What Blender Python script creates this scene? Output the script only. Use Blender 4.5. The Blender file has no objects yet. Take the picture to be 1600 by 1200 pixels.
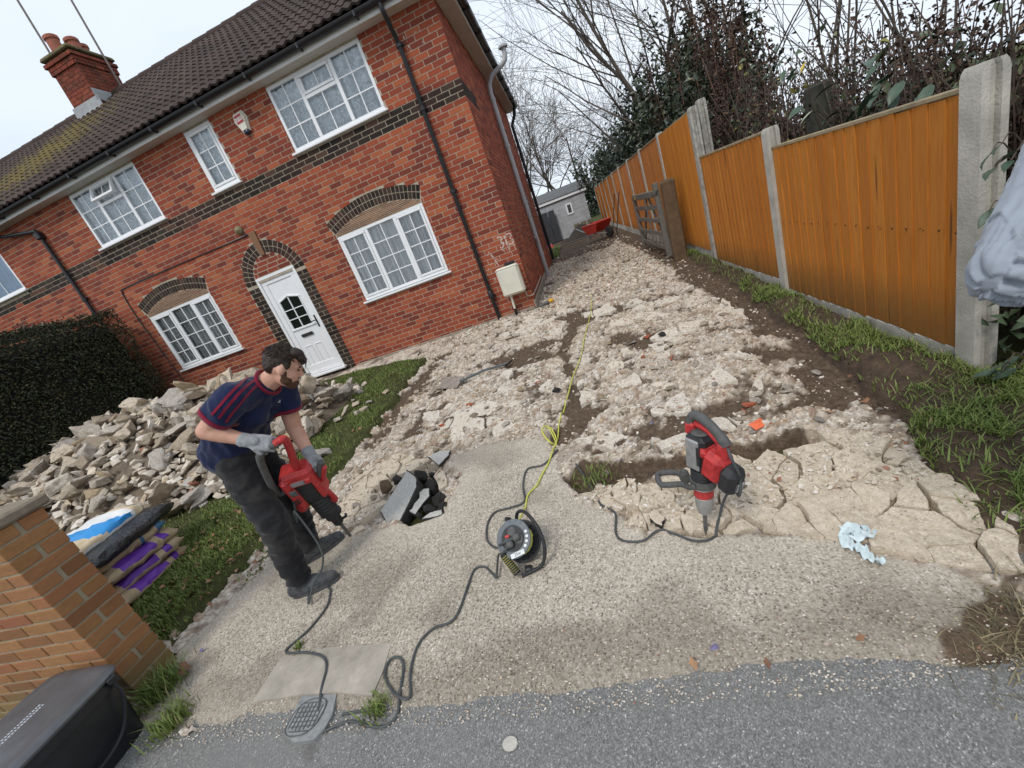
import bpy, bmesh, math, random
import numpy as np
from mathutils import Vector, Matrix, Euler, noise as mnoise

# ---------------------------------------------------------------- camera
CAMH = 1.38
FPX = 647.157
RC = np.array([[0.9339929, 0.12251859, -0.33562845],
               [-0.26710519, -0.38446651, -0.8836517],
               [-0.23730166, 0.91497251, -0.32636364]])
scene = bpy.context.scene
cam_data = bpy.data.cameras.new('camera')
cam_data.sensor_width = 36.0
cam_data.lens = 36.0 * FPX / 1600.0
cam_data.clip_start = 0.02
cam_data.clip_end = 2000
cam = bpy.data.objects.new('camera', cam_data)
scene.collection.objects.link(cam)
mw = Matrix.Identity(4)
for i in range(3):
    mw[i][0] = RC[0][i]; mw[i][1] = -RC[1][i]; mw[i][2] = -RC[2][i]
mw[2][3] = CAMH
cam.matrix_world = mw
scene.camera = cam

# ---------------------------------------------------------------- sky and sun (overcast)
SUN_EL, SUN_AZ = math.radians(52), math.radians(200)
world = bpy.data.worlds.new('World'); scene.world = world; world.use_nodes = True
wn = world.node_tree; wn.nodes.clear()
w_out = wn.nodes.new('ShaderNodeOutputWorld')
w_bg = wn.nodes.new('ShaderNodeBackground'); w_bg.inputs['Strength'].default_value = 0.1
w_sky = wn.nodes.new('ShaderNodeTexSky'); w_sky.sky_type = 'NISHITA'; w_sky.sun_disc = False
w_sky.sun_elevation = SUN_EL; w_sky.sun_rotation = SUN_AZ
w_sky.air_density = 1.0; w_sky.dust_density = 4.0
w_co = wn.nodes.new('ShaderNodeTexCoord')
w_map = wn.nodes.new('ShaderNodeMapping'); w_map.inputs['Scale'].default_value = (1, 1, 2.5)
w_no = wn.nodes.new('ShaderNodeTexNoise'); w_no.inputs['Scale'].default_value = 1.3; w_no.inputs['Detail'].default_value = 5
w_cr = wn.nodes.new('ShaderNodeValToRGB')
w_cr.color_ramp.elements[0].position = 0.35; w_cr.color_ramp.elements[0].color = (7.1, 8.0, 9.3, 1)
w_cr.color_ramp.elements[1].position = 0.68; w_cr.color_ramp.elements[1].color = (8.8, 9.5, 10.3, 1)
w_mx = wn.nodes.new('ShaderNodeMixRGB'); w_mx.inputs[0].default_value = 0.93   # cloud cover
wn.links.new(w_co.outputs['Generated'], w_map.inputs['Vector'])
wn.links.new(w_map.outputs['Vector'], w_no.inputs['Vector'])
wn.links.new(w_no.outputs['Fac'], w_cr.inputs['Fac'])
wn.links.new(w_sky.outputs['Color'], w_mx.inputs[1])
wn.links.new(w_cr.outputs['Color'], w_mx.inputs[2])
wn.links.new(w_mx.outputs['Color'], w_bg.inputs['Color'])
wn.links.new(w_bg.outputs['Background'], w_out.inputs['Surface'])
sun_data = bpy.data.lights.new('sun', 'SUN'); sun_data.energy = 1.5; sun_data.angle = math.radians(14)
sun_data.color = (1.0, 0.95, 0.88)
sun = bpy.data.objects.new('sun', sun_data); scene.collection.objects.link(sun)
sun.rotation_euler = (math.radians(90) - SUN_EL, 0, math.radians(180) - SUN_AZ)
sun.location = (0, 0, 30)
scene.view_settings.view_transform = 'Standard'
scene.view_settings.look = 'None'
scene.view_settings.exposure = 0.22
scene.view_settings.gamma = 1.0
scene.view_settings.use_curve_mapping = False

# ---------------------------------------------------------------- pixel -> place
def gz(y):
    return -0.25 + 0.25 * min(max(y / 7.3, 0.0), 1.0)
def pray(x, y):
    return RC.T @ np.array([(x - 800) / FPX, (y - 600) / FPX, 1.0])
def gp(x, y, dz=0.0):
    z = -0.1; r = pray(x, y)
    for _ in range(25):
        t = (z + dz - CAMH) / r[2]; z = gz(t * r[1])
    return Vector((t * r[0], t * r[1], z + dz))
def ony(x, y, Y):
    r = pray(x, y); t = Y / r[1]
    return Vector((t * r[0], Y, CAMH + t * r[2]))
def proj(p):
    q = RC @ (np.array(p) - np.array([0, 0, CAMH]))
    return 800 + FPX * q[0] / q[2], 600 + FPX * q[1] / q[2], q[2]

# ---------------------------------------------------------------- mesh helpers
COL = scene.collection
PI = math.pi
def R3(deg, ax): return Matrix.Rotation(math.radians(deg), 4, ax)
def T3(x, y, z): return Matrix.Translation((x, y, z))
def aim(a, b, roll=0.0):
    """matrix whose z axis runs from a to b, origin at a"""
    d = (Vector(b) - Vector(a)).normalized()
    q = d.to_track_quat('Z', 'Y').to_matrix().to_4x4()
    return Matrix.Translation(Vector(a)) @ q @ Matrix.Rotation(roll, 4, 'Z')

class MB:
    def __init__(s): s.v = []; s.f = []; s.m = []; s.a = []; s.mat = 0; s.att = 0.5
    def add(s, vs, fs, M=None):
        o = len(s.v)
        if M is not None: vs = [tuple(M @ Vector(q)) for q in vs]
        s.v.extend(tuple(q) for q in vs)
        for q in fs: s.f.append(tuple(i + o for i in q)); s.m.append(s.mat)
        s.a.extend([s.att] * len(vs))
        return s
    def box(s, c, d, M=None, bev=0.0, taper=1.0):
        hx, hy, hz = d[0] / 2, d[1] / 2, d[2] / 2
        if bev <= 0:
            vs = [(c[0] + sx * hx * (taper if sz > 0 else 1), c[1] + sy * hy * (taper if sz > 0 else 1), c[2] + sz * hz)
                  for sz in (-1, 1) for sy in (-1, 1) for sx in (-1, 1)]
            return s.add(vs, [(0, 2, 3, 1), (4, 5, 7, 6), (0, 1, 5, 4), (2, 6, 7, 3), (0, 4, 6, 2), (1, 3, 7, 5)], M)
        b = min(bev, hx * .95, hy * .95, hz * .95)
        idx = {}; vs = []
        for sx in (-1, 1):
            for sy in (-1, 1):
                for sz in (-1, 1):
                    tp = taper if sz > 0 else 1
                    for k in range(3):
                        p = [sx * (hx - (b if k != 0 else 0)) * tp, sy * (hy - (b if k != 1 else 0)) * tp, sz * (hz - (b if k != 2 else 0))]
                        idx[(sx, sy, sz, k)] = len(vs); vs.append((c[0] + p[0], c[1] + p[1], c[2] + p[2]))
        fs = []
        for sx in (-1, 1):
            q = [idx[(sx, a, b2, 0)] for a, b2 in ((-1, -1), (1, -1), (1, 1), (-1, 1))]; fs.append(q if sx > 0 else q[::-1])
        for sy in (-1, 1):
            q = [idx[(a, sy, b2, 1)] for a, b2 in ((-1, -1), (1, -1), (1, 1), (-1, 1))]; fs.append(q if sy < 0 else q[::-1])
        for sz in (-1, 1):
            q = [idx[(a, b2, sz, 2)] for a, b2 in ((-1, -1), (1, -1), (1, 1), (-1, 1))]; fs.append(q if sz > 0 else q[::-1])
        for a in (-1, 1):
            for b2 in (-1, 1):
                q = [idx[(a, b2, -1, 0)], idx[(a, b2, -1, 1)], idx[(a, b2, 1, 1)], idx[(a, b2, 1, 0)]]; fs.append(q if a * b2 < 0 else q[::-1])
                q = [idx[(a, -1, b2, 0)], idx[(a, -1, b2, 2)], idx[(a, 1, b2, 2)], idx[(a, 1, b2, 0)]]; fs.append(q if a * b2 > 0 else q[::-1])
                q = [idx[(-1, a, b2, 1)], idx[(-1, a, b2, 2)], idx[(1, a, b2, 2)], idx[(1, a, b2, 1)]]; fs.append(q if a * b2 < 0 else q[::-1])
        for sx in (-1, 1):
            for sy in (-1, 1):
                for sz in (-1, 1):
                    q = [idx[(sx, sy, sz, k)] for k in range(3)]; fs.append(q if sx * sy * sz > 0 else q[::-1])
        return s.add(vs, fs, M)
    def tube(s, pts, r, n=8, caps=True, M=None, flat=1.0):
        pts = [Vector(p) for p in pts]; k = len(pts)
        rs = r if hasattr(r, '__len__') else [r] * k
        vs = []; fs = []
        t0 = (pts[1] - pts[0]).normalized()
        up = Vector((0, 0, 1)) if abs(t0.z) < 0.9 else Vector((1, 0, 0))
        u = (up - t0 * up.dot(t0)).normalized()
        for i, p in enumerate(pts):
            t = (pts[min(i + 1, k - 1)] - pts[max(i - 1, 0)])
            if t.length < 1e-9: t = t0
            t.normalize()
            u = u - t * u.dot(t)
            u = u.normalized() if u.length > 1e-6 else t.orthogonal().normalized()
            w = t.cross(u)
            for j in range(n):
                a = 2 * PI * j / n
                vs.append(p + u * (math.cos(a) * rs[i]) + w * (math.sin(a) * rs[i] * flat))
        for i in range(k - 1):
            for j in range(n):
                a = i * n + j; b = i * n + (j + 1) % n
                fs.append((a, b, b + n, a + n))
        if caps:
            fs.append(tuple(range(n - 1, -1, -1))); fs.append(tuple(range((k - 1) * n, k * n)))
        return s.add(vs, fs, M)
    def lathe(s, prof, n=20, M=None, close=True):
        vs = []; fs = []; k = len(prof)
        for (r, z) in prof:
            for j in range(n):
                a = 2 * PI * j / n; vs.append((r * math.cos(a), r * math.sin(a), z))
        for i in range(k - 1):
            for j in range(n):
                a = i * n + j; b = i * n + (j + 1) % n
                fs.append((a, b, b + n, a + n))
        if close:
            fs.append(tuple(range(n - 1, -1, -1))); fs.append(tuple(range((k - 1) * n, k * n)))
        return s.add(vs, fs, M)
    def prism(s, poly, z0, z1, M=None):
        n = len(poly)
        vs = [(x, y, z0) for x, y in poly] + [(x, y, z1) for x, y in poly]
        fs = [tuple(range(n - 1, -1, -1)), tuple(range(n, 2 * n))] + [(i, (i + 1) % n, n + (i + 1) % n, n + i) for i in range(n)]
        return s.add(vs, fs, M)
    def ball(s, c, r, nu=12, nv=8, M=None):
        rx, ry, rz = r if hasattr(r, '__len__') else (r, r, r)
        vs = [(c[0], c[1], c[2] - rz)]; fs = []
        for i in range(1, nv):
            th = PI * i / nv - PI / 2
            for j in range(nu):
                a = 2 * PI * j / nu
                vs.append((c[0] + rx * math.cos(th) * math.cos(a), c[1] + ry * math.cos(th) * math.sin(a), c[2] + rz * math.sin(th)))
        vs.append((c[0], c[1], c[2] + rz)); L = len(vs) - 1
        for j in range(nu):
            fs.append((0, 1 + (j + 1) % nu, 1 + j)); fs.append((L, 1 + (nv - 2) * nu + j, 1 + (nv - 2) * nu + (j + 1) % nu))
        for i in range(nv - 2):
            for j in range(nu):
                a = 1 + i * nu + j; b = 1 + i * nu + (j + 1) % nu
                fs.append((a, b, b + nu, a + nu))
        return s.add(vs, fs, M)
    def mesh(s, name, mats, smooth=False):
        me = bpy.data.meshes.new(name); me.from_pydata(s.v, [], s.f)
        for m in (mats if isinstance(mats, (list, tuple)) else [mats]): me.materials.append(m)
        if any(s.m): me.polygons.foreach_set('material_index', s.m)
        at = me.attributes.new('rnd', 'FLOAT', 'POINT'); at.data.foreach_set('value', s.a)
        if smooth:
            me.polygons.foreach_set('use_smooth', [True] * len(me.polygons))
            if smooth != 'all':
                try: me.set_sharp_from_angle(angle=math.radians(smooth if smooth is not True else 40))
                except Exception: pass
        me.update(); return me
    def build(s, name, mats, parent=None, smooth=False, loc=None):
        return link(name, s.mesh(name, mats, smooth), parent, loc)

def link(name, me, parent=None, loc=None):
    o = bpy.data.objects.new(name, me); COL.objects.link(o)
    if parent is not None: o.parent = parent
    if loc is not None: o.location = loc
    return o
def tag(o, label=None, cat=None, group=None, kind=None):
    if label: o['label'] = label
    if cat: o['category'] = cat
    if group: o['group'] = group
    if kind: o['kind'] = kind
    return o
def empty(name, loc, label, cat, group=None, rz=0.0):
    o = bpy.data.objects.new(name, None); COL.objects.link(o); o.empty_display_size = 0.1
    o.location = loc; o.rotation_euler = (0, 0, rz)
    return tag(o, label, cat, group)
def rel(parent, o):
    """keep world placement of a mesh written in world coordinates under a moved parent"""
    o.parent = parent; o.matrix_parent_inverse = Matrix.LocRotScale(parent.location, parent.rotation_euler, None).inverted()
    return o
def catmull(pts, per=6):
    P = [Vector(p) for p in pts]; P = [P[0] * 2 - P[1]] + P + [P[-1] * 2 - P[-2]]; out = []
    for i in range(1, len(P) - 2):
        for k in range(per):
            t = k / per; a, b, c, d = P[i - 1], P[i], P[i + 1], P[i + 2]
            out.append(0.5 * ((2 * b) + (c - a) * t + (2 * a - 5 * b + 4 * c - d) * t * t + (3 * b - a - 3 * c + d) * t ** 3))
    out.append(P[-2]); return out

# ---------------------------------------------------------------- numpy noise
def _h(ix, iy, s=0):
    n = (ix.astype(np.int64) * 374761393 + iy.astype(np.int64) * 668265263 + s * 974634777) & 0xffffffff
    n = ((n ^ (n >> 13)) * 1274126177) & 0xffffffff
    n = (n ^ (n >> 16)) & 0xffffffff
    return n.astype(np.float64) / 4294967295.0
def vnoise(x, y, s=0):
    ix = np.floor(x); iy = np.floor(y); fx = x - ix; fy = y - iy
    fx = fx * fx * (3 - 2 * fx); fy = fy * fy * (3 - 2 * fy)
    a = _h(ix, iy, s); b = _h(ix + 1, iy, s); c = _h(ix, iy + 1, s); d = _h(ix + 1, iy + 1, s)
    return a * (1 - fx) * (1 - fy) + b * fx * (1 - fy) + c * (1 - fx) * fy + d * fx * fy
def fbm(x, y, o=4, s=0):
    t = np.zeros_like(x); a = 0.5; f = 1.0
    for i in range(o): t += a * vnoise(x * f, y * f, s + i * 17); a *= 0.5; f *= 2.03
    return t / (1 - 0.5 ** o)
def worley(x, y, s=0):
    ix = np.floor(x); iy = np.floor(y)
    f1 = np.full_like(x, 9.0); f2 = np.full_like(x, 9.0); cid = np.zeros_like(x)
    for dx in (-1, 0, 1):
        for dy in (-1, 0, 1):
            cx = ix + dx; cy = iy + dy
            px = cx + _h(cx, cy, s); py = cy + _h(cx, cy, s + 5)
            d = np.hypot(px - x, py - y); h = _h(cx, cy, s + 9)
            m = d < f1
            f2 = np.where(m, f1, np.minimum(f2, d)); cid = np.where(m, h, cid); f1 = np.where(m, d, f1)
    return f1, f2, cid
def in_poly(px, py, poly):
    ins = np.zeros(px.shape, bool); dist = np.full(px.shape, 1e9)
    n = len(poly)
    for i in range(n):
        x0, y0 = poly[i]; x1, y1 = poly[(i + 1) % n]
        c = ((y0 > py) != (y1 > py))
        with np.errstate(divide='ignore', invalid='ignore'):
            xi = (x1 - x0) * (py - y0) / (y1 - y0 + 1e-12) + x0
        ins ^= c & (px < xi)
        L = (x1 - x0) ** 2 + (y1 - y0) ** 2 + 1e-12
        t = np.clip(((px - x0) * (x1 - x0) + (py - y0) * (y1 - y0)) / L, 0, 1)
        dist = np.minimum(dist, np.hypot(px - x0 - t * (x1 - x0), py - y0 - t * (y1 - y0)))
    return np.where(ins, dist, -dist)      # signed distance, positive inside
def sm(a, b, x):
    t = np.clip((x - a) / (b - a), 0, 1); return t * t * (3 - 2 * t)

# ---------------------------------------------------------------- material helpers
class NT:
    def __init__(s, name):
        s.m = bpy.data.materials.new(name); s.m.use_nodes = True
        s.t = s.m.node_tree; s.t.nodes.clear()
        s.out = s.n('ShaderNodeOutputMaterial'); s.p = s.n('ShaderNodeBsdfPrincipled')
        s.l(s.p.outputs[0], s.out.inputs['Surface']); s.co = None
    def n(s, t): return s.t.nodes.new(t)
    def l(s, a, b): s.t.links.new(a, b)
    def coord(s, kind='Object', scale=None):
        if kind == 'pos':
            g = s.n('ShaderNodeNewGeometry'); o = g.outputs['Position']
        else:
            g = s.n('ShaderNodeTexCoord'); o = g.outputs[kind]
        if scale:
            mp = s.n('ShaderNodeMapping'); mp.inputs['Scale'].default_value = scale
            s.l(o, mp.inputs['Vector']); o = mp.outputs['Vector']
        return o
    def noise(s, co, sc, det=4, rough=0.55, dist=0.0):
        x = s.n('ShaderNodeTexNoise'); x.inputs['Scale'].default_value = sc; x.inputs['Detail'].default_value = det
        x.inputs['Roughness'].default_value = rough; x.inputs['Distortion'].default_value = dist
        s.l(co, x.inputs['Vector']); return x.outputs['Fac']
    def vor(s, co, sc, feat='F1', out='Distance', rand=1.0):
        x = s.n('ShaderNodeTexVoronoi'); x.feature = feat; x.inputs['Scale'].default_value = sc
        x.inputs['Randomness'].default_value = rand
        s.l(co, x.inputs['Vector']); return x.outputs[out]
    def ramp(s, fac, stops, interp='LINEAR'):
        x = s.n('ShaderNodeValToRGB'); e = x.color_ramp.elements; x.color_ramp.interpolation = interp
        while len(e) < len(stops): e.new(0.5)
        for i, (p, c) in enumerate(stops):
            e[i].position = p; e[i].color = (c, c, c, 1) if not hasattr(c, '__len__') else (*c, 1)
        s.l(fac, x.inputs['Fac']); return x.outputs['Color']
    def mix(s, fac, a, b, mode='MIX'):
        x = s.n('ShaderNodeMixRGB'); x.blend_type = mode
        for i, q in ((0, fac), (1, a), (2, b)):
            if isinstance(q, bpy.types.NodeSocket): s.l(q, x.inputs[i])
            elif i == 0: x.inputs[0].default_value = q
            else: x.inputs[i].default_value = (*q, 1)
        return x.outputs[0]
    def math(s, op, a, b=None):
        x = s.n('ShaderNodeMath'); x.operation = op
        for i, q in ((0, a), (1, b)):
            if q is None: continue
            if isinstance(q, bpy.types.NodeSocket): s.l(q, x.inputs[i])
            else: x.inputs[i].default_value = q
        return x.outputs[0]
    def attr(s, name, out='Fac'):
        x = s.n('ShaderNodeAttribute'); x.attribute_name = name; return x.outputs[out]
    def oi(s, out='Random'):
        return s.n('ShaderNodeObjectInfo').outputs[out]
    def sep(s, v, ax):
        x = s.n('ShaderNodeSeparateXYZ'); s.l(v, x.inputs[0]); return x.outputs[ax]
    def bump(s, h, strength=0.5, dist=0.01, prev=None):
        x = s.n('ShaderNodeBump'); x.inputs['Strength'].default_value = strength; x.inputs['Distance'].default_value = dist
        s.l(h, x.inputs['Height'])
        if prev is not None: s.l(prev, x.inputs['Normal'])
        s.l(x.outputs['Normal'], s.p.inputs['Normal']); return x.outputs['Normal']
    def col(s, c):
        if isinstance(c, bpy.types.NodeSocket): s.l(c, s.p.inputs['Base Color'])
        else: s.p.inputs['Base Color'].default_value = (*c, 1)
        return s
    def set(s, **k):
        for a, b in k.items():
            nm = {'rough': 'Roughness', 'metal': 'Metallic', 'spec': 'Specular IOR Level', 'alpha': 'Alpha', 'trans': 'Transmission Weight', 'sheen': 'Sheen Weight', 'coat': 'Coat Weight'}[a]
            if isinstance(b, bpy.types.NodeSocket): s.l(b, s.p.inputs[nm])
            else: s.p.inputs[nm].default_value = b
        return s
def simple(name, c, rough=0.6, var=0.25, sc=14, bump=0.0, bsc=60, metal=0.0, spec=0.4, kind='Object', dist=0.004, sheen=0.0):
    """one colour with uneven tone, dirt speckle and fine relief"""
    t = NT(name); co = t.coord(kind)
    n1 = t.noise(co, sc, 5, 0.62)
    lo = tuple(q * (1 - var) for q in c); hi = tuple(min(1, q * (1 + var)) for q in c)
    t.col(t.ramp(n1, [(0.25, lo), (0.75, hi)]))
    t.set(rough=rough, metal=metal, spec=spec)
    if sheen: t.set(sheen=sheen)
    if bump: t.bump(t.noise(co, bsc, 4), bump, dist)
    return t.m
# ================================================================ GROUND
random.seed(7); rng = np.random.default_rng(7)
def gpoly(px): return [tuple(gp(*q)[:2]) for q in px]
INTACT = gpoly([(215, 1120), (290, 1010), (395, 905), (430, 872), (540, 842), (605, 822), (690, 806), (722, 752), (700, 712), (760, 692), (850, 684), (872, 735),
                (895, 782), (960, 806), (1012, 834), (1100, 842), (1200, 832), (1300, 836), (1400, 868), (1600, 935), (1700, 1100), (1200, 1180), (700, 1250)])
SLABZ = gpoly([(1165, 700), (1300, 668), (1420, 700), (1500, 760), (1600, 860), (1600, 905), (1400, 862), (1300, 832), (1190, 828), (1130, 790)])
SLABZ2 = gpoly([(905, 770), (1060, 735), (1150, 700), (1130, 790), (1190, 828), (1100, 838), (1012, 830), (960, 802)])
SLABZ3 = gpoly([(520, 800), (560, 745), (620, 712), (690, 722), (700, 760), (600, 815), (545, 838)])
SOILS = [gpoly(q) for q in (
    [(876, 748), (905, 722), (1060, 712), (1250, 672), (1275, 700), (1180, 712), (1060, 735), (905, 766)],
    [(1190, 500), (1235, 540), (1330, 590), (1500, 590), (1510, 640), (1400, 650), (1290, 668), (1190, 640), (1230, 600), (1180, 560)],
    [(868, 690), (925, 690), (945, 640), (905, 590), (905, 520), (935, 478), (890, 478), (858, 540), (872, 620)],
    [(930, 705), (1090, 700), (1180, 660), (1160, 620), (1060, 640), (960, 650)],
    [(800, 500), (1010, 462), (1090, 440), (1095, 455), (1000, 480), (900, 510)],
    [(760, 560), (870, 520), (880, 560), (800, 590)],
    [(560, 690), (640, 590), (690, 555), (700, 562), (660, 610), (590, 700)],
    [(945, 520), (1050, 510), (1060, 540), (960, 545)])]
def grid_axis(spans):
    out = []
    for a, b, st in spans: out += list(np.arange(a, b, st))
    return np.array(out + [spans[-1][1]])
def sheet(name, X, Y, Z, mats, attrs=None, smooth=True, keep=None):
    ny, nx = X.shape
    me = bpy.data.meshes.new(name)
    V = np.stack([X.ravel(), Y.ravel(), Z.ravel()], 1)
    i = np.arange((ny - 1) * (nx - 1)); r = i // (nx - 1); c = i % (nx - 1); a = r * nx + c
    F = np.stack([a, a + 1, a + 1 + nx, a + nx], 1)
    if keep is not None:
        kf = keep.ravel(); F = F[kf[F].any(1)]
    me.vertices.add(len(V)); me.vertices.foreach_set('co', V.ravel())
    me.loops.add(F.size); me.loops.foreach_set('vertex_index', F.ravel())
    me.polygons.add(len(F)); me.polygons.foreach_set('loop_start', np.arange(len(F)) * 4)
    me.polygons.foreach_set('loop_total', np.full(len(F), 4))
    if smooth: me.polygons.foreach_set('use_smooth', np.ones(len(F), bool))
    me.update(calc_edges=True); me.validate()
    for k, v in (attrs or {}).items():
        at = me.attributes.new(k, 'FLOAT', 'POINT'); at.data.foreach_set('value', v.ravel().astype(np.float32))
    for m in (mats if isinstance(mats, list) else [mats]): me.materials.append(m)
    return link(name, me)
GZV = np.vectorize(gz)

# ---- materials
def mat_asphalt():
    t = NT('asphalt'); co = t.coord('pos')
    a = t.vor(co, 240, 'F1', 'Color'); g = t.n('ShaderNodeRGBToBW'); t.l(a, g.inputs[0])
    big = t.noise(co, 1.6, 5)
    c = t.ramp(g.outputs[0], [(0.0, (0.085, 0.084, 0.081)), (0.5, (0.165, 0.163, 0.157)), (0.84, (0.26, 0.255, 0.245)), (0.97, (0.55, 0.54, 0.52))])
    c = t.mix(t.ramp(big, [(0.35, 0.0), (0.7, 0.5)]), c, (0.20, 0.195, 0.185))
    c = t.mix(t.ramp(t.noise(co, 5, 6), [(0.62, 0.0), (0.75, 0.55)]), c, (0.07, 0.062, 0.055))
    t.col(c).set(rough=0.9, spec=0.3)
    h = t.mix(0.5, t.vor(co, 240), t.noise(co, 320, 3)); t.bump(h, 0.65, 0.004); return t.m
def mat_drive():
    t = NT('driveway_concrete'); co = t.coord('pos')
    I = t.attr('intact'); S = t.attr('soil'); C = t.attr('cell'); W = t.attr('white')
    bw = t.n('ShaderNodeRGBToBW'); t.l(t.vor(co, 105, 'F1', 'Color'), bw.inputs[0])
    d = t.vor(co, 105)
    peb = t.ramp(bw.outputs[0], [(0.12, (0.06, 0.048, 0.038)), (0.28, (0.22, 0.185, 0.145)), (0.46, (0.41, 0.355, 0.285)), (0.72, (0.53, 0.475, 0.39)), (0.92, (0.78, 0.735, 0.66))])
    cem = t.ramp(t.noise(co, 75, 6, .75), [(0.36, (0.20, 0.172, 0.137)), (0.58, (0.52, 0.465, 0.385))])
    ci = t.mix(t.ramp(d, [(0.36, 0.85), (0.60, 0.05)]), cem, peb)
    big = t.noise(co, 1.9, 5, 0.6)
    ci = t.mix(t.ramp(big, [(0.40, 0.0), (0.72, 0.75)]), ci, t.mix(0.30, ci, (0.15, 0.12, 0.09)))
    ci = t.mix(t.attr('brown'), ci, t.mix(0.45, ci, (0.085, 0.066, 0.046)))
    ci = t.mix(t.ramp(t.noise(co, 0.8, 5, .6), [(0.5, 0.0), (0.72, 0.5)]), ci, t.mix(0.28, ci, (0.13, 0.11, 0.09)))
    ci = t.mix(t.math('MULTIPLY', W, 0.55), ci, t.mix(0.45, ci, (0.58, 0.52, 0.43)))
    cr = t.ramp(C, [(0.0, (0.33, 0.265, 0.205)), (0.22, (0.56, 0.475, 0.385)), (0.45, (0.69, 0.605, 0.50)), (0.68, (0.73, 0.675, 0.605)), (0.85, (0.50, 0.365, 0.245)), (0.95, (0.40, 0.33, 0.27)), (0.995, (0.36, 0.24, 0.17))])
    cr = t.mix(t.ramp(t.noise(co, 40, 6, 0.7), [(0.35, 0.75), (0.62, 0.0)]), cr, t.mix(0.6, cr, (0.28, 0.215, 0.155)))
    cr = t.mix(t.ramp(t.noise(co, 3.1, 4), [(0.5, 0.0), (0.75, 0.5)]), cr, (0.60, 0.555, 0.50))
    cr = t.mix(t.attr('gap'), cr, t.mix(0.62, cr, (0.15, 0.11, 0.078)))
    so = t.ramp(t.noise(co, 30, 6, 0.7), [(0.3, (0.055, 0.036, 0.024)), (0.55, (0.115, 0.08, 0.055)), (0.8, (0.23, 0.175, 0.125))])
    c = t.mix(I, cr, ci); c = t.mix(S, c, so)
    t.col(c).set(rough=0.95, spec=0.2)
    h = t.mix(0.6, t.noise(co, 130, 5, 0.7), t.vor(co, 95)); t.bump(h, 0.9, 0.006); return t.m
def mat_lawn_soil():
    t = NT('turf_soil'); co = t.coord('pos')
    c = t.ramp(t.noise(co, 9, 6, 0.65), [(0.3, (0.045, 0.04, 0.02)), (0.6, (0.075, 0.085, 0.03)), (0.8, (0.12, 0.10, 0.06))])
    t.col(c).set(rough=1.0, spec=0.1); t.bump(t.noise(co, 60, 5, 0.7), 1.0, 0.02); return t.m
M_ASPH = mat_asphalt(); M_DRIVE = mat_drive(); M_TURF = mat_lawn_soil()
M_PAD = simple('smooth_concrete', (0.34, 0.305, 0.255), 0.9, 0.3, 9, 0.5, 150, kind='pos', dist=0.003)

# ---- far ground sheet
gx = grid_axis([(-220, -20, 20), (-20, 20, 2), (20, 220, 20)]); gy = grid_axis([(-40, -2, 4), (-2, 30, 1), (30, 330, 20)])
X, Y = np.meshgrid(gx, gy); Z = GZV(Y) - 0.10 - np.where(Y < 0, 0.0, 0)
tag(sheet('ground', X, Y, Z, M_TURF), kind='structure')

# ---- asphalt footway
gx = grid_axis([(-9, -3.2, 0.2), (-3.2, 2.2, 0.03), (2.2, 9, 0.2)]); gy = grid_axis([(-6, 0.1, 0.3), (0.1, 1.32, 0.03)])
X, Y = np.meshgrid(gx, gy); Z = GZV(Y) - 0.012 + 0.008 * (fbm(X * 2, Y * 2, 3, 3) - 0.5)
fw = tag(sheet('footway', X, Y, Z, M_ASPH), kind='structure')

# ---- driveway: intact aggregate concrete in front, broken rubble behind
gx = grid_axis([(-3.25, 1.95, 0.0135)]); gy = grid_axis([(0.86, 2.7, 0.0115), (2.7, 5, 0.02), (5, 8, 0.035), (8, 29, 0.10)])
X, Y = np.meshgrid(gx, gy)
wav = 0.985 + 0.012 * np.sin(gx * 2.3 + 1) + 0.06 * (fbm(gx * 3, gx * 0, 4, 71) - .5) + 0.025 * (fbm(gx * 30, gx * 0, 3, 72) - .5)
Y = Y + (wav - 0.86)[None, :] * np.clip((1.9 - Y) / 1.04, 0, 1) ** 1.5
di = in_poly(X, Y, INTACT) + 0.10 * (fbm(X * 9, Y * 9, 4, 1) - 0.5)
I = sm(-0.012, 0.012, di)
S = np.zeros_like(X)
for q in SOILS:
    S = np.maximum(S, sm(-0.06, 0.05, in_poly(X, Y, q) * .8 + 0.5 * (fbm(X * 5.5, Y * 5.5, 6, 11) - 0.56) - .03))
S = np.maximum(S, 0.8 * sm(0.66, 0.74, fbm(X * 2.3, Y * 1.9, 5, 31)) * sm(2.2, 3, Y))
S = np.maximum(S, sm(12.5, 14.5, Y + 2.0 * (fbm(X * 1.3, Y * .6, 4, 41) - .5)))            # dug soil at the far end
S = np.maximum(S, sm(1.20, 1.42, X + 0.25 * (fbm(X * 4, Y * 4, 4, 43) - .5)) * sm(1.9, 2.2, Y))
S = np.maximum(S, 0.55 * sm(0.57, 0.68, fbm(X * 6, Y * 5, 5, 33)) * sm(2.0, 2.6, Y)); S *= (1 - I)
dsl = np.maximum(in_poly(X, Y, SLABZ), np.maximum(in_poly(X, Y, SLABZ2), in_poly(X, Y, SLABZ3)))
dis = 0.35 * (fbm(X * 5, Y * 5, 3, 51) - .5); dis2 = 0.35 * (fbm(X * 5, Y * 5, 3, 53) - .5)
f1, f2, c1 = worley((X + dis * .3) / 0.15, (Y + dis2 * .3) / 0.125, 2); e1 = sm(0.03, 0.22, f2 - f1)
g1, g2, c2 = worley((X + dis * .2) / 0.062, (Y + dis2 * .2) / 0.055, 3); e2 = sm(0.03, 0.3, g2 - g1)
k1, k2, c3 = worley(X / 0.030, Y / 0.027, 4); e3 = sm(0.03, 0.35, k2 - k1)
far = sm(3.0, 7.0, Y)
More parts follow.
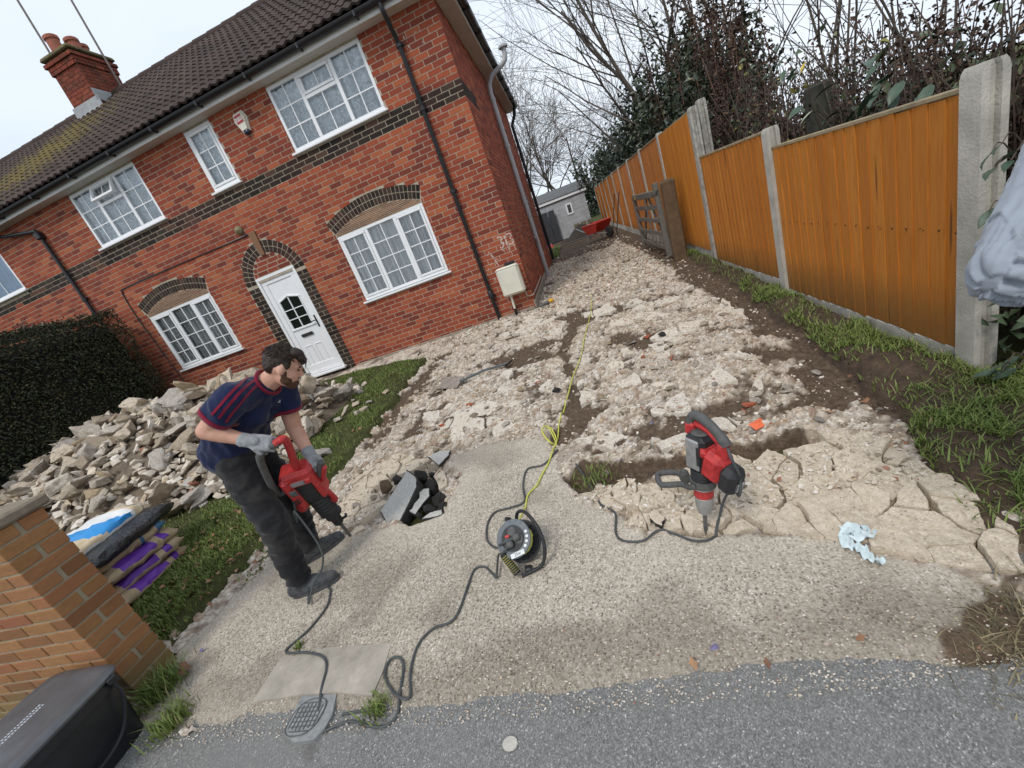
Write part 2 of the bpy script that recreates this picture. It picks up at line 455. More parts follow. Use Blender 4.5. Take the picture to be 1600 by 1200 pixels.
rub = 0.028 * (c1 - 0.25) * e1 + 0.024 * (c2 - 0.2) * e2 + 0.010 * c3 * e3 * (1 - far) + 0.050 * (fbm(X * 1.7, Y * 1.7, 4, 21) - .5)
soil_h = -0.045 + 0.05 * (fbm(X * 7, Y * 7, 5, 23) - .5) + 0.02 * c2 * e2
crackd = worley(X / 0.9 + dis, Y / 0.55 + dis2, 77); crack = sm(0.018, 0.0, crackd[1] - crackd[0])
near_edge = sm(0.30, 0.02, di) * I
inth = 0.004 + 0.006 * (fbm(X * 3, Y * 3, 4, 25) - .5) + 0.002 * (c3 - .5) * e3 - 0.016 * crack * near_edge
Z = GZV(Y) + np.where(I > 0.5, inth, (1 - S) * (rub - 0.012) + S * soil_h)
Z -= 0.05 * sm(-0.02, 0.05, dsl) * (1 - I)
dirt = in_poly(X, Y, gpoly([(1455, 945), (1520, 900), (1620, 870), (1700, 1100), (1540, 1070), (1490, 1020)])) + .25 * (fbm(X * 6, Y * 6, 5, 95) - .5)
DS = sm(-.05, .05, dirt)
# dark broken hole beside the worker, trench in front of the second breaker
hole = in_poly(X, Y, gpoly([(600, 800), (612, 752), (640, 738), (672, 742), (694, 775), (690, 805), (640, 822)]))
Z -= 0.12 * sm(-0.01, 0.05, hole); S = np.maximum(S, np.maximum(.92 * DS, sm(-0.02, 0.03, hole))); Z += DS * (.012 + .03 * (fbm(X * 14, Y * 14, 4, 97) - .5)); I *= 1 - sm(-0.02, 0.03, hole)
tr = in_poly(X, Y, SOILS[0]) + .06 * (fbm(X * 6, Y * 6, 4, 91) - .5); Z -= 0.075 * sm(-0.012, 0.03, tr) + .07 * sm(-.05, .0, tr) * (fbm(X * 30, Y * 30, 4, 93) - .5); S = np.maximum(S, sm(-.04, .02, tr) * (1 - I))
TRENCH = SOILS[0]; HOLE = gpoly([(592, 812), (604, 748), (640, 730), (676, 735), (700, 775), (695, 812), (640, 828)])
S = sm(0.36, 0.64, S + 0.5 * (fbm(X * 26, Y * 26, 4, 99) - .5)) * (S > .02)
cellv = np.where(far + 0.25 * (c3 - .5) > 0.45, 0.55 * c1 + 0.45 * c2, 0.35 * c1 + 0.65 * c2)
cellv = np.clip((cellv - 0.5) * 1.4 + 0.45, 0, .99)
brown = 1.2 * sm(0.34, 0.0, Y - 0.99 - 0.30 * (fbm(X * 1.6, Y * 1.6, 4, 61) - .35)) + 0.8 * sm(0.54, 0.68, fbm(X * 1.5, Y * 1.8, 5, 63))
brown = np.clip(brown, 0, 1)
white = sm(0.35, 0.0, np.abs(di)) * I + 0.25 * sm(0.5, 0.62, fbm(X * 2.2, Y * 2.2, 4, 65))
keep = ~((X < -2.92) & (Y < 1.43))
Z = Z - 0.020 * sm(0.12, 0.0, Y - wav[None, :])
GAP = np.clip((1 - e2) * .8 + (1 - e1) * .35 + 0.5 * (1 - e3) * (1 - far), 0, 1)
drive = tag(sheet('driveway', X, Y, Z, M_DRIVE, {'intact': I, 'soil': S, 'cell': np.clip(cellv, 0, 1), 'white': np.clip(white, 0, 1), 'brown': brown, 'gap': GAP}, keep=keep, smooth=False), kind='structure')
_dx, _dy, _dz = gx, Y[:, 0], Z
def dz_at(x, y):
    i = min(max(int(np.searchsorted(_dy, y)), 1), len(_dy) - 1); j = min(max(int(np.searchsorted(_dx, x)), 1), len(_dx) - 1)
    return float(_dz[i, j])
soil_field = (X, Y, S, I)

# ---- gravel path along the house front to the door
gx = grid_axis([(-6.9, -3.2, 0.03)]); gy = grid_axis([(5.6, 7.50, 0.03)])
X, Y = np.meshgrid(gx, gy)
g1, g2, c2 = worley(X / 0.06, Y / 0.055, 3); k1, k2, c3 = worley(X / 0.12, Y / 0.11, 4)
Z = GZV(Y) + 0.02 * c2 * sm(.03, .3, g2 - g1) + 0.02 * c3 * sm(.03, .3, k2 - k1) - 0.01
tag(sheet('gravel_path', X, Y, Z, M_DRIVE, {'intact': X * 0, 'soil': 0.8 * sm(.5, .62, fbm(X * 3, Y * 3, 4, 5)), 'cell': np.clip(.5 * c2 + .5 * c3, 0, 1), 'white': X * 0, 'brown': X * 0, 'gap': .8 * (1 - sm(.03, .3, g2 - g1))}), kind='structure')

# ---- concrete pad and water cover at the kerb line
pad = MB()
pp = [gp(447, 1018), gp(520, 1012), gp(612, 1006), gp(600, 1050), gp(583, 1090), gp(528, 1084), gp(470, 1088), gp(396, 1100), gp(420, 1060)]
pad.prism([(p.x, p.y) for p in pp][::-1], -0.25, gz(1.15) + 0.010)
tag(pad.build('concrete_pad', M_PAD), kind='structure')

# ---- cracked slab pieces left standing in the drive
def clip_half(poly, a, b):
    """keep the side of poly nearer to a than to b"""
    mx, my = (a[0] + b[0]) / 2, (a[1] + b[1]) / 2; nx_, ny_ = b[0] - a[0], b[1] - a[1]; out = []
    for i in range(len(poly)):
        p, q = poly[i], poly[(i + 1) % len(poly)]
        dp = (p[0] - mx) * nx_ + (p[1] - my) * ny_; dq = (q[0] - mx) * nx_ + (q[1] - my) * ny_
        if dp <= 0: out.append(p)
        if (dp < 0 < dq) or (dq < 0 < dp):
            t = dp / (dp - dq); out.append((p[0] + t * (q[0] - p[0]), p[1] + t * (q[1] - p[1])))
    return out
def clip_convexish(poly, zone):
    """Sutherland-Hodgman against a zone taken as its own edges (zone counter-clockwise)"""
    ar = sum(zone[i][0] * zone[(i + 1) % len(zone)][1] - zone[(i + 1) % len(zone)][0] * zone[i][1] for i in range(len(zone)))
    z = zone if ar > 0 else zone[::-1]
    # zone hull
    pts = sorted(set(z)); lo = []
    def cr(o, a, b): return (a[0] - o[0]) * (b[1] - o[1]) - (a[1] - o[1]) * (b[0] - o[0])
    for p in pts:
        while len(lo) > 1 and cr(lo[-2], lo[-1], p) <= 0: lo.pop()
        lo.append(p)
    up = []
    for p in reversed(pts):
        while len(up) > 1 and cr(up[-2], up[-1], p) <= 0: up.pop()
        up.append(p)
    hull = lo[:-1] + up[:-1]
    for i in range(len(hull)):
        a, b = hull[i], hull[(i + 1) % len(hull)]; out = []
        for k in range(len(poly)):
            p, q = poly[k], poly[(k + 1) % len(poly)]
            dp, dq = cr(a, b, p), cr(a, b, q)
            if dp >= 0: out.append(p)
            if dp * dq < 0:
                t = dp / (dp - dq); out.append((p[0] + t * (q[0] - p[0]), p[1] + t * (q[1] - p[1])))
        poly = out
        if len(poly) < 3: return []
    return poly
def mat_slab():
    t = NT('cracked_slab_concrete'); co = t.coord('pos')
    bw = t.n('ShaderNodeRGBToBW'); t.l(t.vor(co, 95, 'F1', 'Color'), bw.inputs[0])
    peb = t.ramp(bw.outputs[0], [(0.06, (0.15, 0.11, 0.08)), (0.25, (0.42, 0.35, 0.265)), (0.6, (0.56, 0.48, 0.38)), (0.95, (0.72, 0.66, 0.57))])
    c = t.mix(t.ramp(t.vor(co, 95), [(0.3, 0.7), (0.6, 0.0)]), t.ramp(t.noise(co, 40, 6, .7), [(0.3, (0.34, 0.28, 0.21)), (0.65, (0.59, 0.51, 0.40))]), peb)
    c = t.mix(t.math('MULTIPLY', t.oi(), 0.3), c, (0.62, 0.52, 0.40))
    t.col(c).set(rough=0.95, spec=0.2)
    t.bump(t.mix(0.5, t.noise(co, 110, 5, .7), t.vor(co, 95)), 0.8, 0.006); return t.m
M_SLAB = mat_slab()
def slab_piece(poly, zb, top, par, seed, mat=None, rgh=1.0, tilt=1.0):
    rr = random.Random(seed); pts = []
    for i in range(len(poly)):
        a, b = Vector(poly[i]), Vector(poly[(i + 1) % len(poly)]); L = (b - a).length; n = max(1, int(L / 0.022))
        nrm = Vector((b.y - a.y, a.x - b.x)).normalized() if L > 1e-6 else Vector((0, 0))
        for k in range(n):
            p = a + (b - a) * (k / n)
            j = mnoise.noise((p.x * 14, p.y * 14, 1.3)) * 0.004 + mnoise.noise((p.x * 60, p.y * 60, 2)) * 0.003
            p = p + Vector((mnoise.noise((p.x * 9, p.y * 9, 5.5)), mnoise.noise((p.x * 9, p.y * 9, 8.5)))) * 0.035
            pts.append(p + Vector((nrm.x, nrm.y)) * j)
    c = sum(pts, Vector((0, 0))) / len(pts)
    tx, ty = rr.uniform(-.06, .06) * tilt, rr.uniform(-.04, .14) * tilt
    def hz(p, d): return top + (p.x - c.x) * tx + (p.y - c.y) * ty + 0.010 * mnoise.noise((p.x * 9, p.y * 9, seed)) + rgh * 0.006 * mnoise.noise((p.x * 30, p.y * 30, 4)) + rgh * 0.004 * mnoise.noise((p.x * 80, p.y * 80, 9)) - d
    m = MB(); n = len(pts); vs = []; fs = []
    rings = [(0.97, None), (1.0, 0.004), (0.975, 0.0), (0.86, 0.0), (0.68, 0.0), (0.48, 0.0), (0.25, 0.0)]
    for sc, d in rings:
        for p in pts:
            q = c + (p - c) * (sc if d is not None else 1.0)
            vs.append((q.x, q.y, zb if d is None else hz(q, d)))
    vs.append((c.x, c.y, hz(c, 0)))
    for r in range(len(rings) - 1):
        for i in range(n): fs.append((r * n + i, r * n + (i + 1) % n, (r + 1) * n + (i + 1) % n, (r + 1) * n + i))
    o = (len(rings) - 1) * n
    for i in range(n): fs.append((o + i, o + (i + 1) % n, len(vs) - 1))
    m.add(vs, fs); ob = m.build('slab_piece', mat or M_SLAB, par, smooth=24); return ob
SLABS = []
def break_up(zone, sx, sy, seed, top, skip=0.0, var=(-.012, .022), gaps=(0.0, 0.001, 0.002, 0.003, 0.008), mat=None, rgh=1.0, tilt=1.0):
    rr = random.Random(seed)
    xs = [p[0] for p in zone]; ys = [p[1] for p in zone]; seeds = []
    y = min(ys); row = 0
    while y < max(ys) + sy:
        x = min(xs) + (row % 2) * sx * .5
        while x < max(xs) + sx:
            seeds.append((x + rr.uniform(-.49, .49) * sx, y + rr.uniform(-.49, .49) * sy)); x += sx
        y += sy; row += 1
    for i, s in enumerate(seeds):
        poly = [(s[0] - .6, s[1] - .6), (s[0] + .6, s[1] - .6), (s[0] + .6, s[1] + .6), (s[0] - .6, s[1] + .6)]
        # stretch space so the plates lie long across the drive
        for j, q in enumerate(seeds):
            if j != i and abs(q[0] - s[0]) < 1.2 and abs(q[1] - s[1]) < 1.2: poly = clip_half(poly, s, q)
            if len(poly) < 3: break
        if len(poly) < 3: continue
        poly = clip_convexish(poly, zone)
        if len(poly) < 3: continue
        c = Vector((sum(p[0] for p in poly) / len(poly), sum(p[1] for p in poly) / len(poly)))
        ar = 0.5 * abs(sum(poly[k][0] * poly[(k + 1) % len(poly)][1] - poly[(k + 1) % len(poly)][0] * poly[k][1] for k in range(len(poly))))
        if ar < 0.0016 or rr.random() < skip: continue
        if in_poly(np.array([c.x]), np.array([c.y]), HOLE)[0] > -.02 or in_poly(np.array([c.x]), np.array([c.y]), TRENCH)[0] > -.01: continue
        gap = rr.choice(gaps)
        sh = []
        for p in poly:
            d = Vector(p) - c; L = d.length; sh.append(tuple(c + d * max(0.3, (L - gap) / L)))
        SLABS.append(slab_piece(sh, gz(c.y) - 0.12, gz(c.y) + top + rr.uniform(*var), drive, seed * 100 + i, mat, rgh, tilt))
break_up(SLABZ, 0.25, 0.095, 5, 0.010, 0.03, (-.014, .020), (0.0, 0.001, 0.002, 0.003, 0.008, 0.016), None, 1.3, 1.4)
break_up(SLABZ2, 0.15, 0.085, 6, 0.006, 0.14, (-.020, .020), (0.001, 0.003, 0.006, 0.012), None, 1.5, 1.6)
break_up(SLABZ3, 0.21, 0.13, 8, 0.006)
M_SLABW = mat_slab(); M_SLABW.name = 'pale_broken_concrete'
for nd in M_SLABW.node_tree.nodes:
    if nd.type == 'VALTORGB':
        for e in nd.color_ramp.elements:
            c = e.color; e.color = (min(.72, c[0] * 1.08 + .02), min(.70, c[1] * 1.14 + .02), min(.66, c[2] * 1.25 + .02), 1)
for k, (zp, sx_, sy_) in enumerate((([(890, 690), (1010, 640), (1150, 600), (1200, 640), (1160, 690), (1000, 712)], .24, .13), ([(900, 560), (1080, 520), (1200, 560), (1190, 620), (1020, 650), (905, 640)], .26, .17),
                                   ([(700, 690), (650, 640), (740, 590), (860, 560), (870, 640), (850, 680)], .26, .18), ([(940, 520), (900, 480), (1080, 445), (1160, 480), (1190, 545)], .30, .24), ([(790, 500), (760, 560), (880, 520), (890, 470)], .30, .24))):
    break_up(gpoly(zp), sx_, sy_, 30 + k, -0.004, .50, (-.022, .014), (.006, .012, .02, .03), M_SLABW, 1.8, 1.6)

# ---- exact ground height under loose things
from mathutils.bvhtree import BVHTree
_v = []; _p = []
for ob in [drive] + SLABS:
    o_ = len(_v); _v.extend([q.co[:] for q in ob.data.vertices]); _p.extend([tuple(i + o_ for i in q.vertices) for q in ob.data.polygons])
GBVH = BVHTree.FromPolygons(_v, _p); del _v, _p
def dz_at(x, y):
    h = GBVH.ray_cast(Vector((x, y, 1.0)), Vector((0, 0, -1)), 3.0)[0]
    return h.z if h is not None else gz(y) - .012
# ================================================================ HOUSE
random.seed(11)
YW = 7.51; XC = -1.0; ZE = 4.80; CH = 0.083; BL = 0.230; MJ = 0.0125; XL = -17.5; YB = 15.4
house = empty('brick_house', (-5.5, 11.4, 0), 'two-storey red brick terraced house with dark tiled roof and white windows', 'house')
def H(name, mb, mats, smooth=False, parent=None):
    """part written in world coordinates"""
    o = mb.build(name, mats, None, smooth)
    if parent is None: return rel(house, o)
    o.parent = parent; o.matrix_parent_inverse = parent.matrix_basis.inverted() if parent.parent is None else Matrix.Identity(4)
    return o
house_inv = Matrix.Translation(-Vector((-5.5, 11.4, 0)))

def mat_brick(name, stops, dirt=(0.12, 0.07, 0.05)):
    t = NT(name); co = t.coord('pos'); r = t.attr('rnd')
    c = t.ramp(r, stops)
    c = t.mix(t.ramp(t.noise(co, 45, 5, .65), [(0.3, 0.55), (0.6, 0.0)]), c, t.mix(0.65, c, dirt))
    c = t.mix(t.ramp(t.noise(co, 1.1, 4), [(0.5, 0.0), (0.75, 0.35)]), c, t.mix(0.5, c, (0.22, 0.05, 0.04)))
    c = t.mix(t.ramp(t.noise(co, 110, 3, .8), [(0.70, 0.0), (0.78, 0.45)]), c, (0.52, 0.36, 0.27))
    t.col(c).set(rough=0.88, spec=0.25); t.bump(t.noise(co, 140, 5, .7), 0.55, 0.004); return t.m
M_BRICK = mat_brick('red_brick', [(0.0, (0.15, 0.032, 0.022)), (0.18, (0.235, 0.047, 0.026)), (0.55, (0.315, 0.066, 0.031)), (0.85, (0.375, 0.092, 0.040)), (1.0, (0.43, 0.13, 0.056))])
M_DARKB = mat_brick('blue_brown_brick', [(0.0, (0.016, 0.012, 0.010)), (0.5, (0.034, 0.024, 0.019)), (0.85, (0.06, 0.040, 0.030)), (1.0, (0.13, 0.06, 0.038))], (0.02, 0.018, 0.016))
M_TILEB = mat_brick('creasing_tile', [(0.0, (0.15, 0.085, 0.05)), (0.6, (0.24, 0.13, 0.075)), (1.0, (0.31, 0.17, 0.10))])
def mat_mortar():
    t = NT('lime_mortar'); co = t.coord('pos')
    t.col(t.ramp(t.noise(co, 12, 5), [(0.3, (0.325, 0.275, 0.205)), (0.7, (0.47, 0.405, 0.315))])).set(rough=1.0, spec=0.1)
    t.bump(t.noise(co, 120, 4), 0.5, 0.003); return t.m
M_MORT = mat_mortar()
def mat_upvc():
    t = NT('white_upvc'); co = t.coord('pos')
    t.col(t.mix(t.ramp(t.noise(co, 7, 5, .6), [(0.45, 0.0), (0.8, 0.25)]), (0.80, 0.81, 0.82), (0.62, 0.61, 0.57))).set(rough=0.32, spec=0.5); return t.m
M_UPVC = mat_upvc()
M_BLACKP = simple('black_gutter_plastic', (0.012, 0.012, 0.014), 0.35, 0.3, 10, 0.1, 40, spec=0.5, kind='pos')
M_SOFFIT = simple('painted_soffit', (0.56, 0.53, 0.48), 0.6, 0.12, 2.5, 0.1, 30, kind='pos')
M_FASC = simple('painted_fascia', (0.72, 0.71, 0.69), 0.5, 0.10, 2.5, 0.1, 30, kind='pos')
M_GREYP = simple('grey_soil_pipe', (0.42, 0.42, 0.43), 0.45, 0.12, 6, kind='pos')
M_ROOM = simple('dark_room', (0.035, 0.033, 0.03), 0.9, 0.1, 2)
M_LEAD = simple('lead_flashing', (0.33, 0.34, 0.35), 0.55, 0.25, 7, 0.3, 30, kind='pos')
M_BLACKG = simple('black_iron', (0.02, 0.02, 0.022), 0.4, 0.3, 20)
def mat_glass():
    t = NT('window_glass'); t.t.nodes.remove(t.p)
    g = t.n('ShaderNodeBsdfGlossy'); g.inputs['Roughness'].default_value = 0.02; g.inputs['Color'].default_value = (0.9, 0.95, 1, 1)
    tr = t.n('ShaderNodeBsdfTransparent'); tr.inputs['Color'].default_value = (0.95, 0.97, 0.97, 1)
    fr = t.n('ShaderNodeFresnel'); fr.inputs['IOR'].default_value = 1.5
    mx = t.n('ShaderNodeMixShader'); ad = t.math('ADD', fr.outputs[0], 0.07)
    t.l(ad, mx.inputs[0]); t.l(tr.outputs[0], mx.inputs[1]); t.l(g.outputs[0], mx.inputs[2]); t.l(mx.outputs[0], t.out.inputs['Surface']); return t.m
M_GLASS = mat_glass()
def mat_net(name, c, lace):
    t = NT(name); co = t.coord('Object')
    cc = t.mix(t.ramp(t.noise(co, 9 if lace else 2, 5, .6, 1.5), [(0.42, 0.0), (0.58, 1.0)]), tuple(q * (0.66 if lace else 0.9) for q in c), c)
    t.col(cc).set(rough=0.95, spec=0.1)
    tr = t.n('ShaderNodeBsdfTransparent'); mx = t.n('ShaderNodeMixShader')
    if lace: f = t.ramp(t.noise(co, 14, 5, .7, 2.0), [(0.40, 0.72), (0.62, 0.98)])
    else:
        mp = t.n('ShaderNodeMapping'); mp.inputs['Scale'].default_value = (1, 1, .03); t.l(co, mp.inputs['Vector'])
        f = t.ramp(t.noise(mp.outputs[0], 24, 4, .7), [(0.36, 0.55), (0.60, 0.98)])
    t.l(f, mx.inputs[0]); t.l(tr.outputs[0], mx.inputs[1]); t.l(t.p.outputs[0], mx.inputs[2]); t.l(mx.outputs[0], t.out.inputs['Surface']); return t.m
M_LACE = mat_net('lace_net_curtain', (0.84, 0.88, 0.90), True)
M_NET = mat_net('plain_net_curtain', (0.86, 0.85, 0.82), False)
M_BLUEC = simple('blue_curtain', (0.33, 0.47, 0.62), 0.9, 0.15, 5)

# ---- openings and brickwork
W1 = (-4.06, -2.285, 3.745, 4.775); W2 = (-4.05, -2.30, 1.09, 2.335); W3 = (-8.76, -7.10, 1.08, 2.320); W4 = (-8.77, -7.08, 3.745, 4.775)
W5 = (-5.855, -5.28, 3.745, 4.775); W6 = (-13.2, -11.11, 3.70, 4.775); DR = (-6.03, -5.12, 0.0, 2.215)
OPEN = [W1, W2, W3, W4, W5, W6, DR]
SEG = []     # segmental arches (cx, half, R, cz)
for w in (W2, W3):
    cx = (w[0] + w[1]) / 2; hw = (w[1] - w[0]) / 2 + 0.085; Rr = (hw * hw + 0.04) / 0.4; SEG.append((cx, hw, Rr, 2.80 - Rr, w))
DCX, DCZ, DRO, DRI = -5.575, 2.12, 0.685, 0.455
def holes(z):
    out = []
    for (a, b, z0, z1) in OPEN:
        if z0 - 0.02 < z < z1: out.append((a, b))
    for (cx, hw, Rr, cz, w) in SEG:
        ze = cz + math.sqrt(Rr * Rr - hw * hw)
        if w[3] <= z < ze:
            h2 = (w[1] - w[0]) / 2 + max(0.0, (z - w[3]) / (ze - w[3])) * 0.085; out.append((cx - h2, cx + h2))
        elif ze <= z < cz + Rr: h2 = math.sqrt(Rr * Rr - (z - cz) ** 2); out.append((cx - h2, cx + h2))
    if z < DCZ: out.append((DCX - DRO, DCX + DRO))
    elif z < DCZ + DRO: h2 = math.sqrt(DRO ** 2 - (z - DCZ) ** 2); out.append((DCX - h2, DCX + h2))
    return sorted(out)
def subtract(a, b, hs):
    segs = [(a, b)]
    for (h0, h1) in hs:
        nx_ = []
        for (s, e) in segs:
            if h1 <= s or h0 >= e: nx_.append((s, e)); continue
            if h0 > s: nx_.append((s, h0))
            if h1 < e: nx_.append((h1, e))
        segs = nx_
    return segs
bricks = []      # (box centre, size, rnd, dark)
ncourse = int(ZE / CH) + 1
for i in range(-2, ncourse):
    z0 = i * CH; z1 = z0 + CH - MJ
    if z1 > ZE + .02: z1 = ZE + .02
    band = 42 <= i <= 44
    hs = holes((z0 + z1) / 2); xe = XC; ln = BL if i % 2 else BL / 2
    while xe > XL:
        x0 = xe - ln + MJ
        for (s, e) in subtract(x0, xe, hs):
            if e - s > 0.025:
                bricks.append(((s + e) / 2, YW + 0.025 + random.uniform(-.0012, .0012), (z0 + z1) / 2, e - s, 0.05, z1 - z0, random.random(), 1 if band and random.random() > .015 else 0, 'f'))
        xe = x0 - MJ; ln = BL
    # gable side
    y0 = YW + 0.052; ln = BL / 2 if i % 2 else BL
    while y0 < YB:
        ye = min(y0 + ln - MJ, YB)
        if ye - y0 > 0.03:
            bricks.append((XC - 0.025 + random.uniform(-.0012, .0012), (y0 + ye) / 2, (z0 + z1) / 2, 0.05, ye - y0, z1 - z0, random.random(), 1 if band and y0 < YW + 1.05 else 0, 's'))
        y0 = ye + MJ; ln = BL
# door jambs and tympanum
for i in range(0, 26):
    z0 = i * CH; z1 = z0 + CH - MJ
    if z1 > DCZ: break
    for (a, b) in ((DCX - DRO, DR[0] - 0.002), (DR[1] + 0.002, DCX + DRO)):
        parts = [(a, b)] if i % 2 else [(a, (a + b) / 2 - MJ / 2), ((a + b) / 2 + MJ / 2, b)]
        for (s, e) in parts: bricks.append(((s + e) / 2, YW + 0.022, (z0 + z1) / 2, e - s - MJ * .5, 0.05, z1 - z0, random.random() * .9, 1, 'f'))
z = DR[3] + 0.012
while z < DCZ + DRI - 0.03:
    h2 = math.sqrt(max(0, DRI ** 2 - (z + .035 - DCZ) ** 2)) - 0.008; x = DCX - h2 + (random.random() * .1)
    xs = [DCX - h2] + [DCX - h2 + 0.09 + k * 0.24 for k in range(5) if DCX - h2 + 0.09 + k * 0.24 < DCX + h2 - .05] + [DCX + h2]
    for s, e in zip(xs[:-1], xs[1:]): bricks.append(((s + e) / 2, YW + 0.026, z + .035, e - s - MJ, 0.05, 0.068, random.random() * .45, 0, 'f'))
    z += 0.083
# the bricks that show largest become objects of their own
def parea(b):
    x, y, z = b[0], b[1], b[2]
    if b[8] == 'f': c = [(x - b[3] / 2, YW, z - b[5] / 2), (x + b[3] / 2, YW, z - b[5] / 2), (x + b[3] / 2, YW, z + b[5] / 2), (x - b[3] / 2, YW, z + b[5] / 2)]
    else: c = [(XC, y - b[4] / 2, z - b[5] / 2), (XC, y + b[4] / 2, z - b[5] / 2), (XC, y + b[4] / 2, z + b[5] / 2), (XC, y - b[4] / 2, z + b[5] / 2)]
    q = [proj(p) for p in c]
    if any(p[2] < .1 for p in q) or not (0 < q[0][0] < 1600 and 0 < q[0][1] < 1200): return 0
    return abs(0.5 * sum(q[k][0] * q[(k + 1) % 4][1] - q[(k + 1) % 4][0] * q[k][1] for k in range(4)))
order = sorted(range(len(bricks)), key=lambda k: -parea(bricks[k]))
NIND = 290
def brick_mb(m, b, bev=0.0):
    m.att = b[6]; m.box((b[0], b[1], b[2]), (b[3], b[4], b[5]), bev=bev)
mort = MB()
xsb = sorted(set([XL, XC - 0.005] + [q for w in OPEN for q in w[:2]])); zsb = sorted(set([-0.3, ZE + .05] + [q for w in OPEN for q in w[2:]]))
for a, b in zip(xsb[:-1], xsb[1:]):
    for c, d in zip(zsb[:-1], zsb[1:]):
        mx_, mz_ = (a + b) / 2, (c + d) / 2
        if any(w[0] < mx_ < w[1] and w[2] < mz_ < w[3] for w in OPEN): continue
        mort.add([(a, YW + .004, c), (b, YW + .004, c), (b, YW + .004, d), (a, YW + .004, d)], [(0, 1, 2, 3)])
for (a, b, c, d) in OPEN:       # reveals
    for (p, q, r_, s_) in ((a, a, c, d), (b, b, c, d)):
        mort.add([(p, YW + .004, r_), (p, YW + .25, r_), (p, YW + .25, s_), (p, YW + .004, s_)], [(0, 1, 2, 3)])
    for zz in (c, d): mort.add([(a, YW + .004, zz), (b, YW + .004, zz), (b, YW + .25, zz), (a, YW + .25, zz)], [(0, 1, 2, 3)])
mort.add([(XC - .007, YW + .004, -.3), (XC - .007, YB, -.3), (XC - .007, YB, ZE + .05), (XC - .007, YW + .004, ZE + .05)], [(0, 1, 2, 3)])
mort.add([(XC - .007, YB, -.3), (XL, YB, -.3), (XL, YB, ZE + .05), (XC - .007, YB, ZE + .05)], [(0, 1, 2, 3)])
wall = H('wall', mort, M_MORT)
def sub(name, mb, mats, par, smooth=False):
    """sub-part in world coordinates below a part of the house"""
    o = mb.build(name, mats, None, smooth); o.parent = par; o.matrix_parent_inverse = house_inv @ Matrix.Identity(4) if False else Matrix.Identity(4)
    return o
for k in order[:NIND]:
    b = bricks[k]; m = MB(); brick_mb(m, b); sub('brick', m, M_DARKB if b[7] else M_BRICK, wall)
mr, md = MB(), MB()
for k in order[NIND:]:
    b = bricks[k]; brick_mb(md if b[7] else mr, b)
tag(sub('brickwork', mr, M_BRICK, wall), kind='stuff'); tag(sub('dark_brickwork', md, M_DARKB, wall), kind='stuff')
# arches
def arch(cx, cz, r0, a0, a1, n, par, yoff=0.0):
    for k in range(n):
        t0 = a0 + (a1 - a0) * (k + .07) / n; t1 = a0 + (a1 - a0) * (k + .93) / n
        for (ra, rb) in ((r0 + .006, r0 + .110), (r0 + .121, r0 + .226)):
            m = MB(); m.att = random.random() * .9; vs = []
            for yy in (YW - .001 + yoff, YW + .04):
                for (r_, t) in ((ra, t0), (ra, t1), (rb, t1), (rb, t0)): vs.append((cx + r_ * math.sin(t), yy, cz + r_ * math.cos(t)))
            m.add(vs, [(0, 3, 2, 1), (4, 5, 6, 7), (0, 1, 5, 4), (1, 2, 6, 5), (2, 3, 7, 6), (3, 0, 4, 7)]); sub('arch_brick', m, M_DARKB, par)
arc_m = MB()
for (cx, hw, Rr, cz, w) in SEG:
    n = 24; A = math.asin(hw / Rr)
    pts = [(cx + Rr * math.sin(-A + 2 * A * k / n), cz + Rr * math.cos(-A + 2 * A * k / n)) for k in range(n + 1)]
    vs = [(x, YW + .003, z) for x, z in pts] + [(x, YW + .003, w[3] + .0) for x, z in pts]
    arc_m.add(vs, [(k, k + n + 1, k + n + 2, k + 1) for k in range(n)])
n = 24
arc_m.add([(DCX + DRO * math.sin(-PI / 2 + PI * k / n), YW + .003, DCZ + DRO * math.cos(-PI / 2 + PI * k / n)) for k in range(n + 1)], [tuple(range(n, -1, -1))])
arch_bed = H('arch_mortar', arc_m, M_MORT)
for (cx, hw, Rr, cz, w) in SEG:
    A = math.asin(hw / Rr); arch(cx, cz, Rr - .232, -A, A, 26, arch_bed)
    z = w[3] + .012; ri = Rr - .232
    while z < cz + ri - .012:
        h2 = min(math.sqrt(max(0, ri * ri - (z + .01 - cz) ** 2)), hw - .1) - .004; x = cx - h2; off = random.uniform(.05, .2)
        while x < cx + h2 - .02:
            xe = min(x + off, cx + h2); off = .26
            m = MB(); m.att = random.random(); m.box(((x + xe) / 2, YW + .026, z + .009), (xe - x - .006, .05, .019)); sub('creasing_tile', m, M_TILEB, arch_bed); x = xe
        z += .027
arch(DCX, DCZ, DRI, -PI / 2, PI / 2, 20, arch_bed)
m = MB(); m.att = .5; m.prism([(-.045, DCZ + DRI - .02), (.045, DCZ + DRI - .02), (.075, DCZ + DRO + .17), (-.075, DCZ + DRO + .17)], 0, .06, Matrix(((1, 0, 0, DCX), (0, 0, -1, YW + .03), (0, 1, 0, 0), (0, 0, 0, 1))))
sub('keystone', m, M_TILEB, arch_bed)

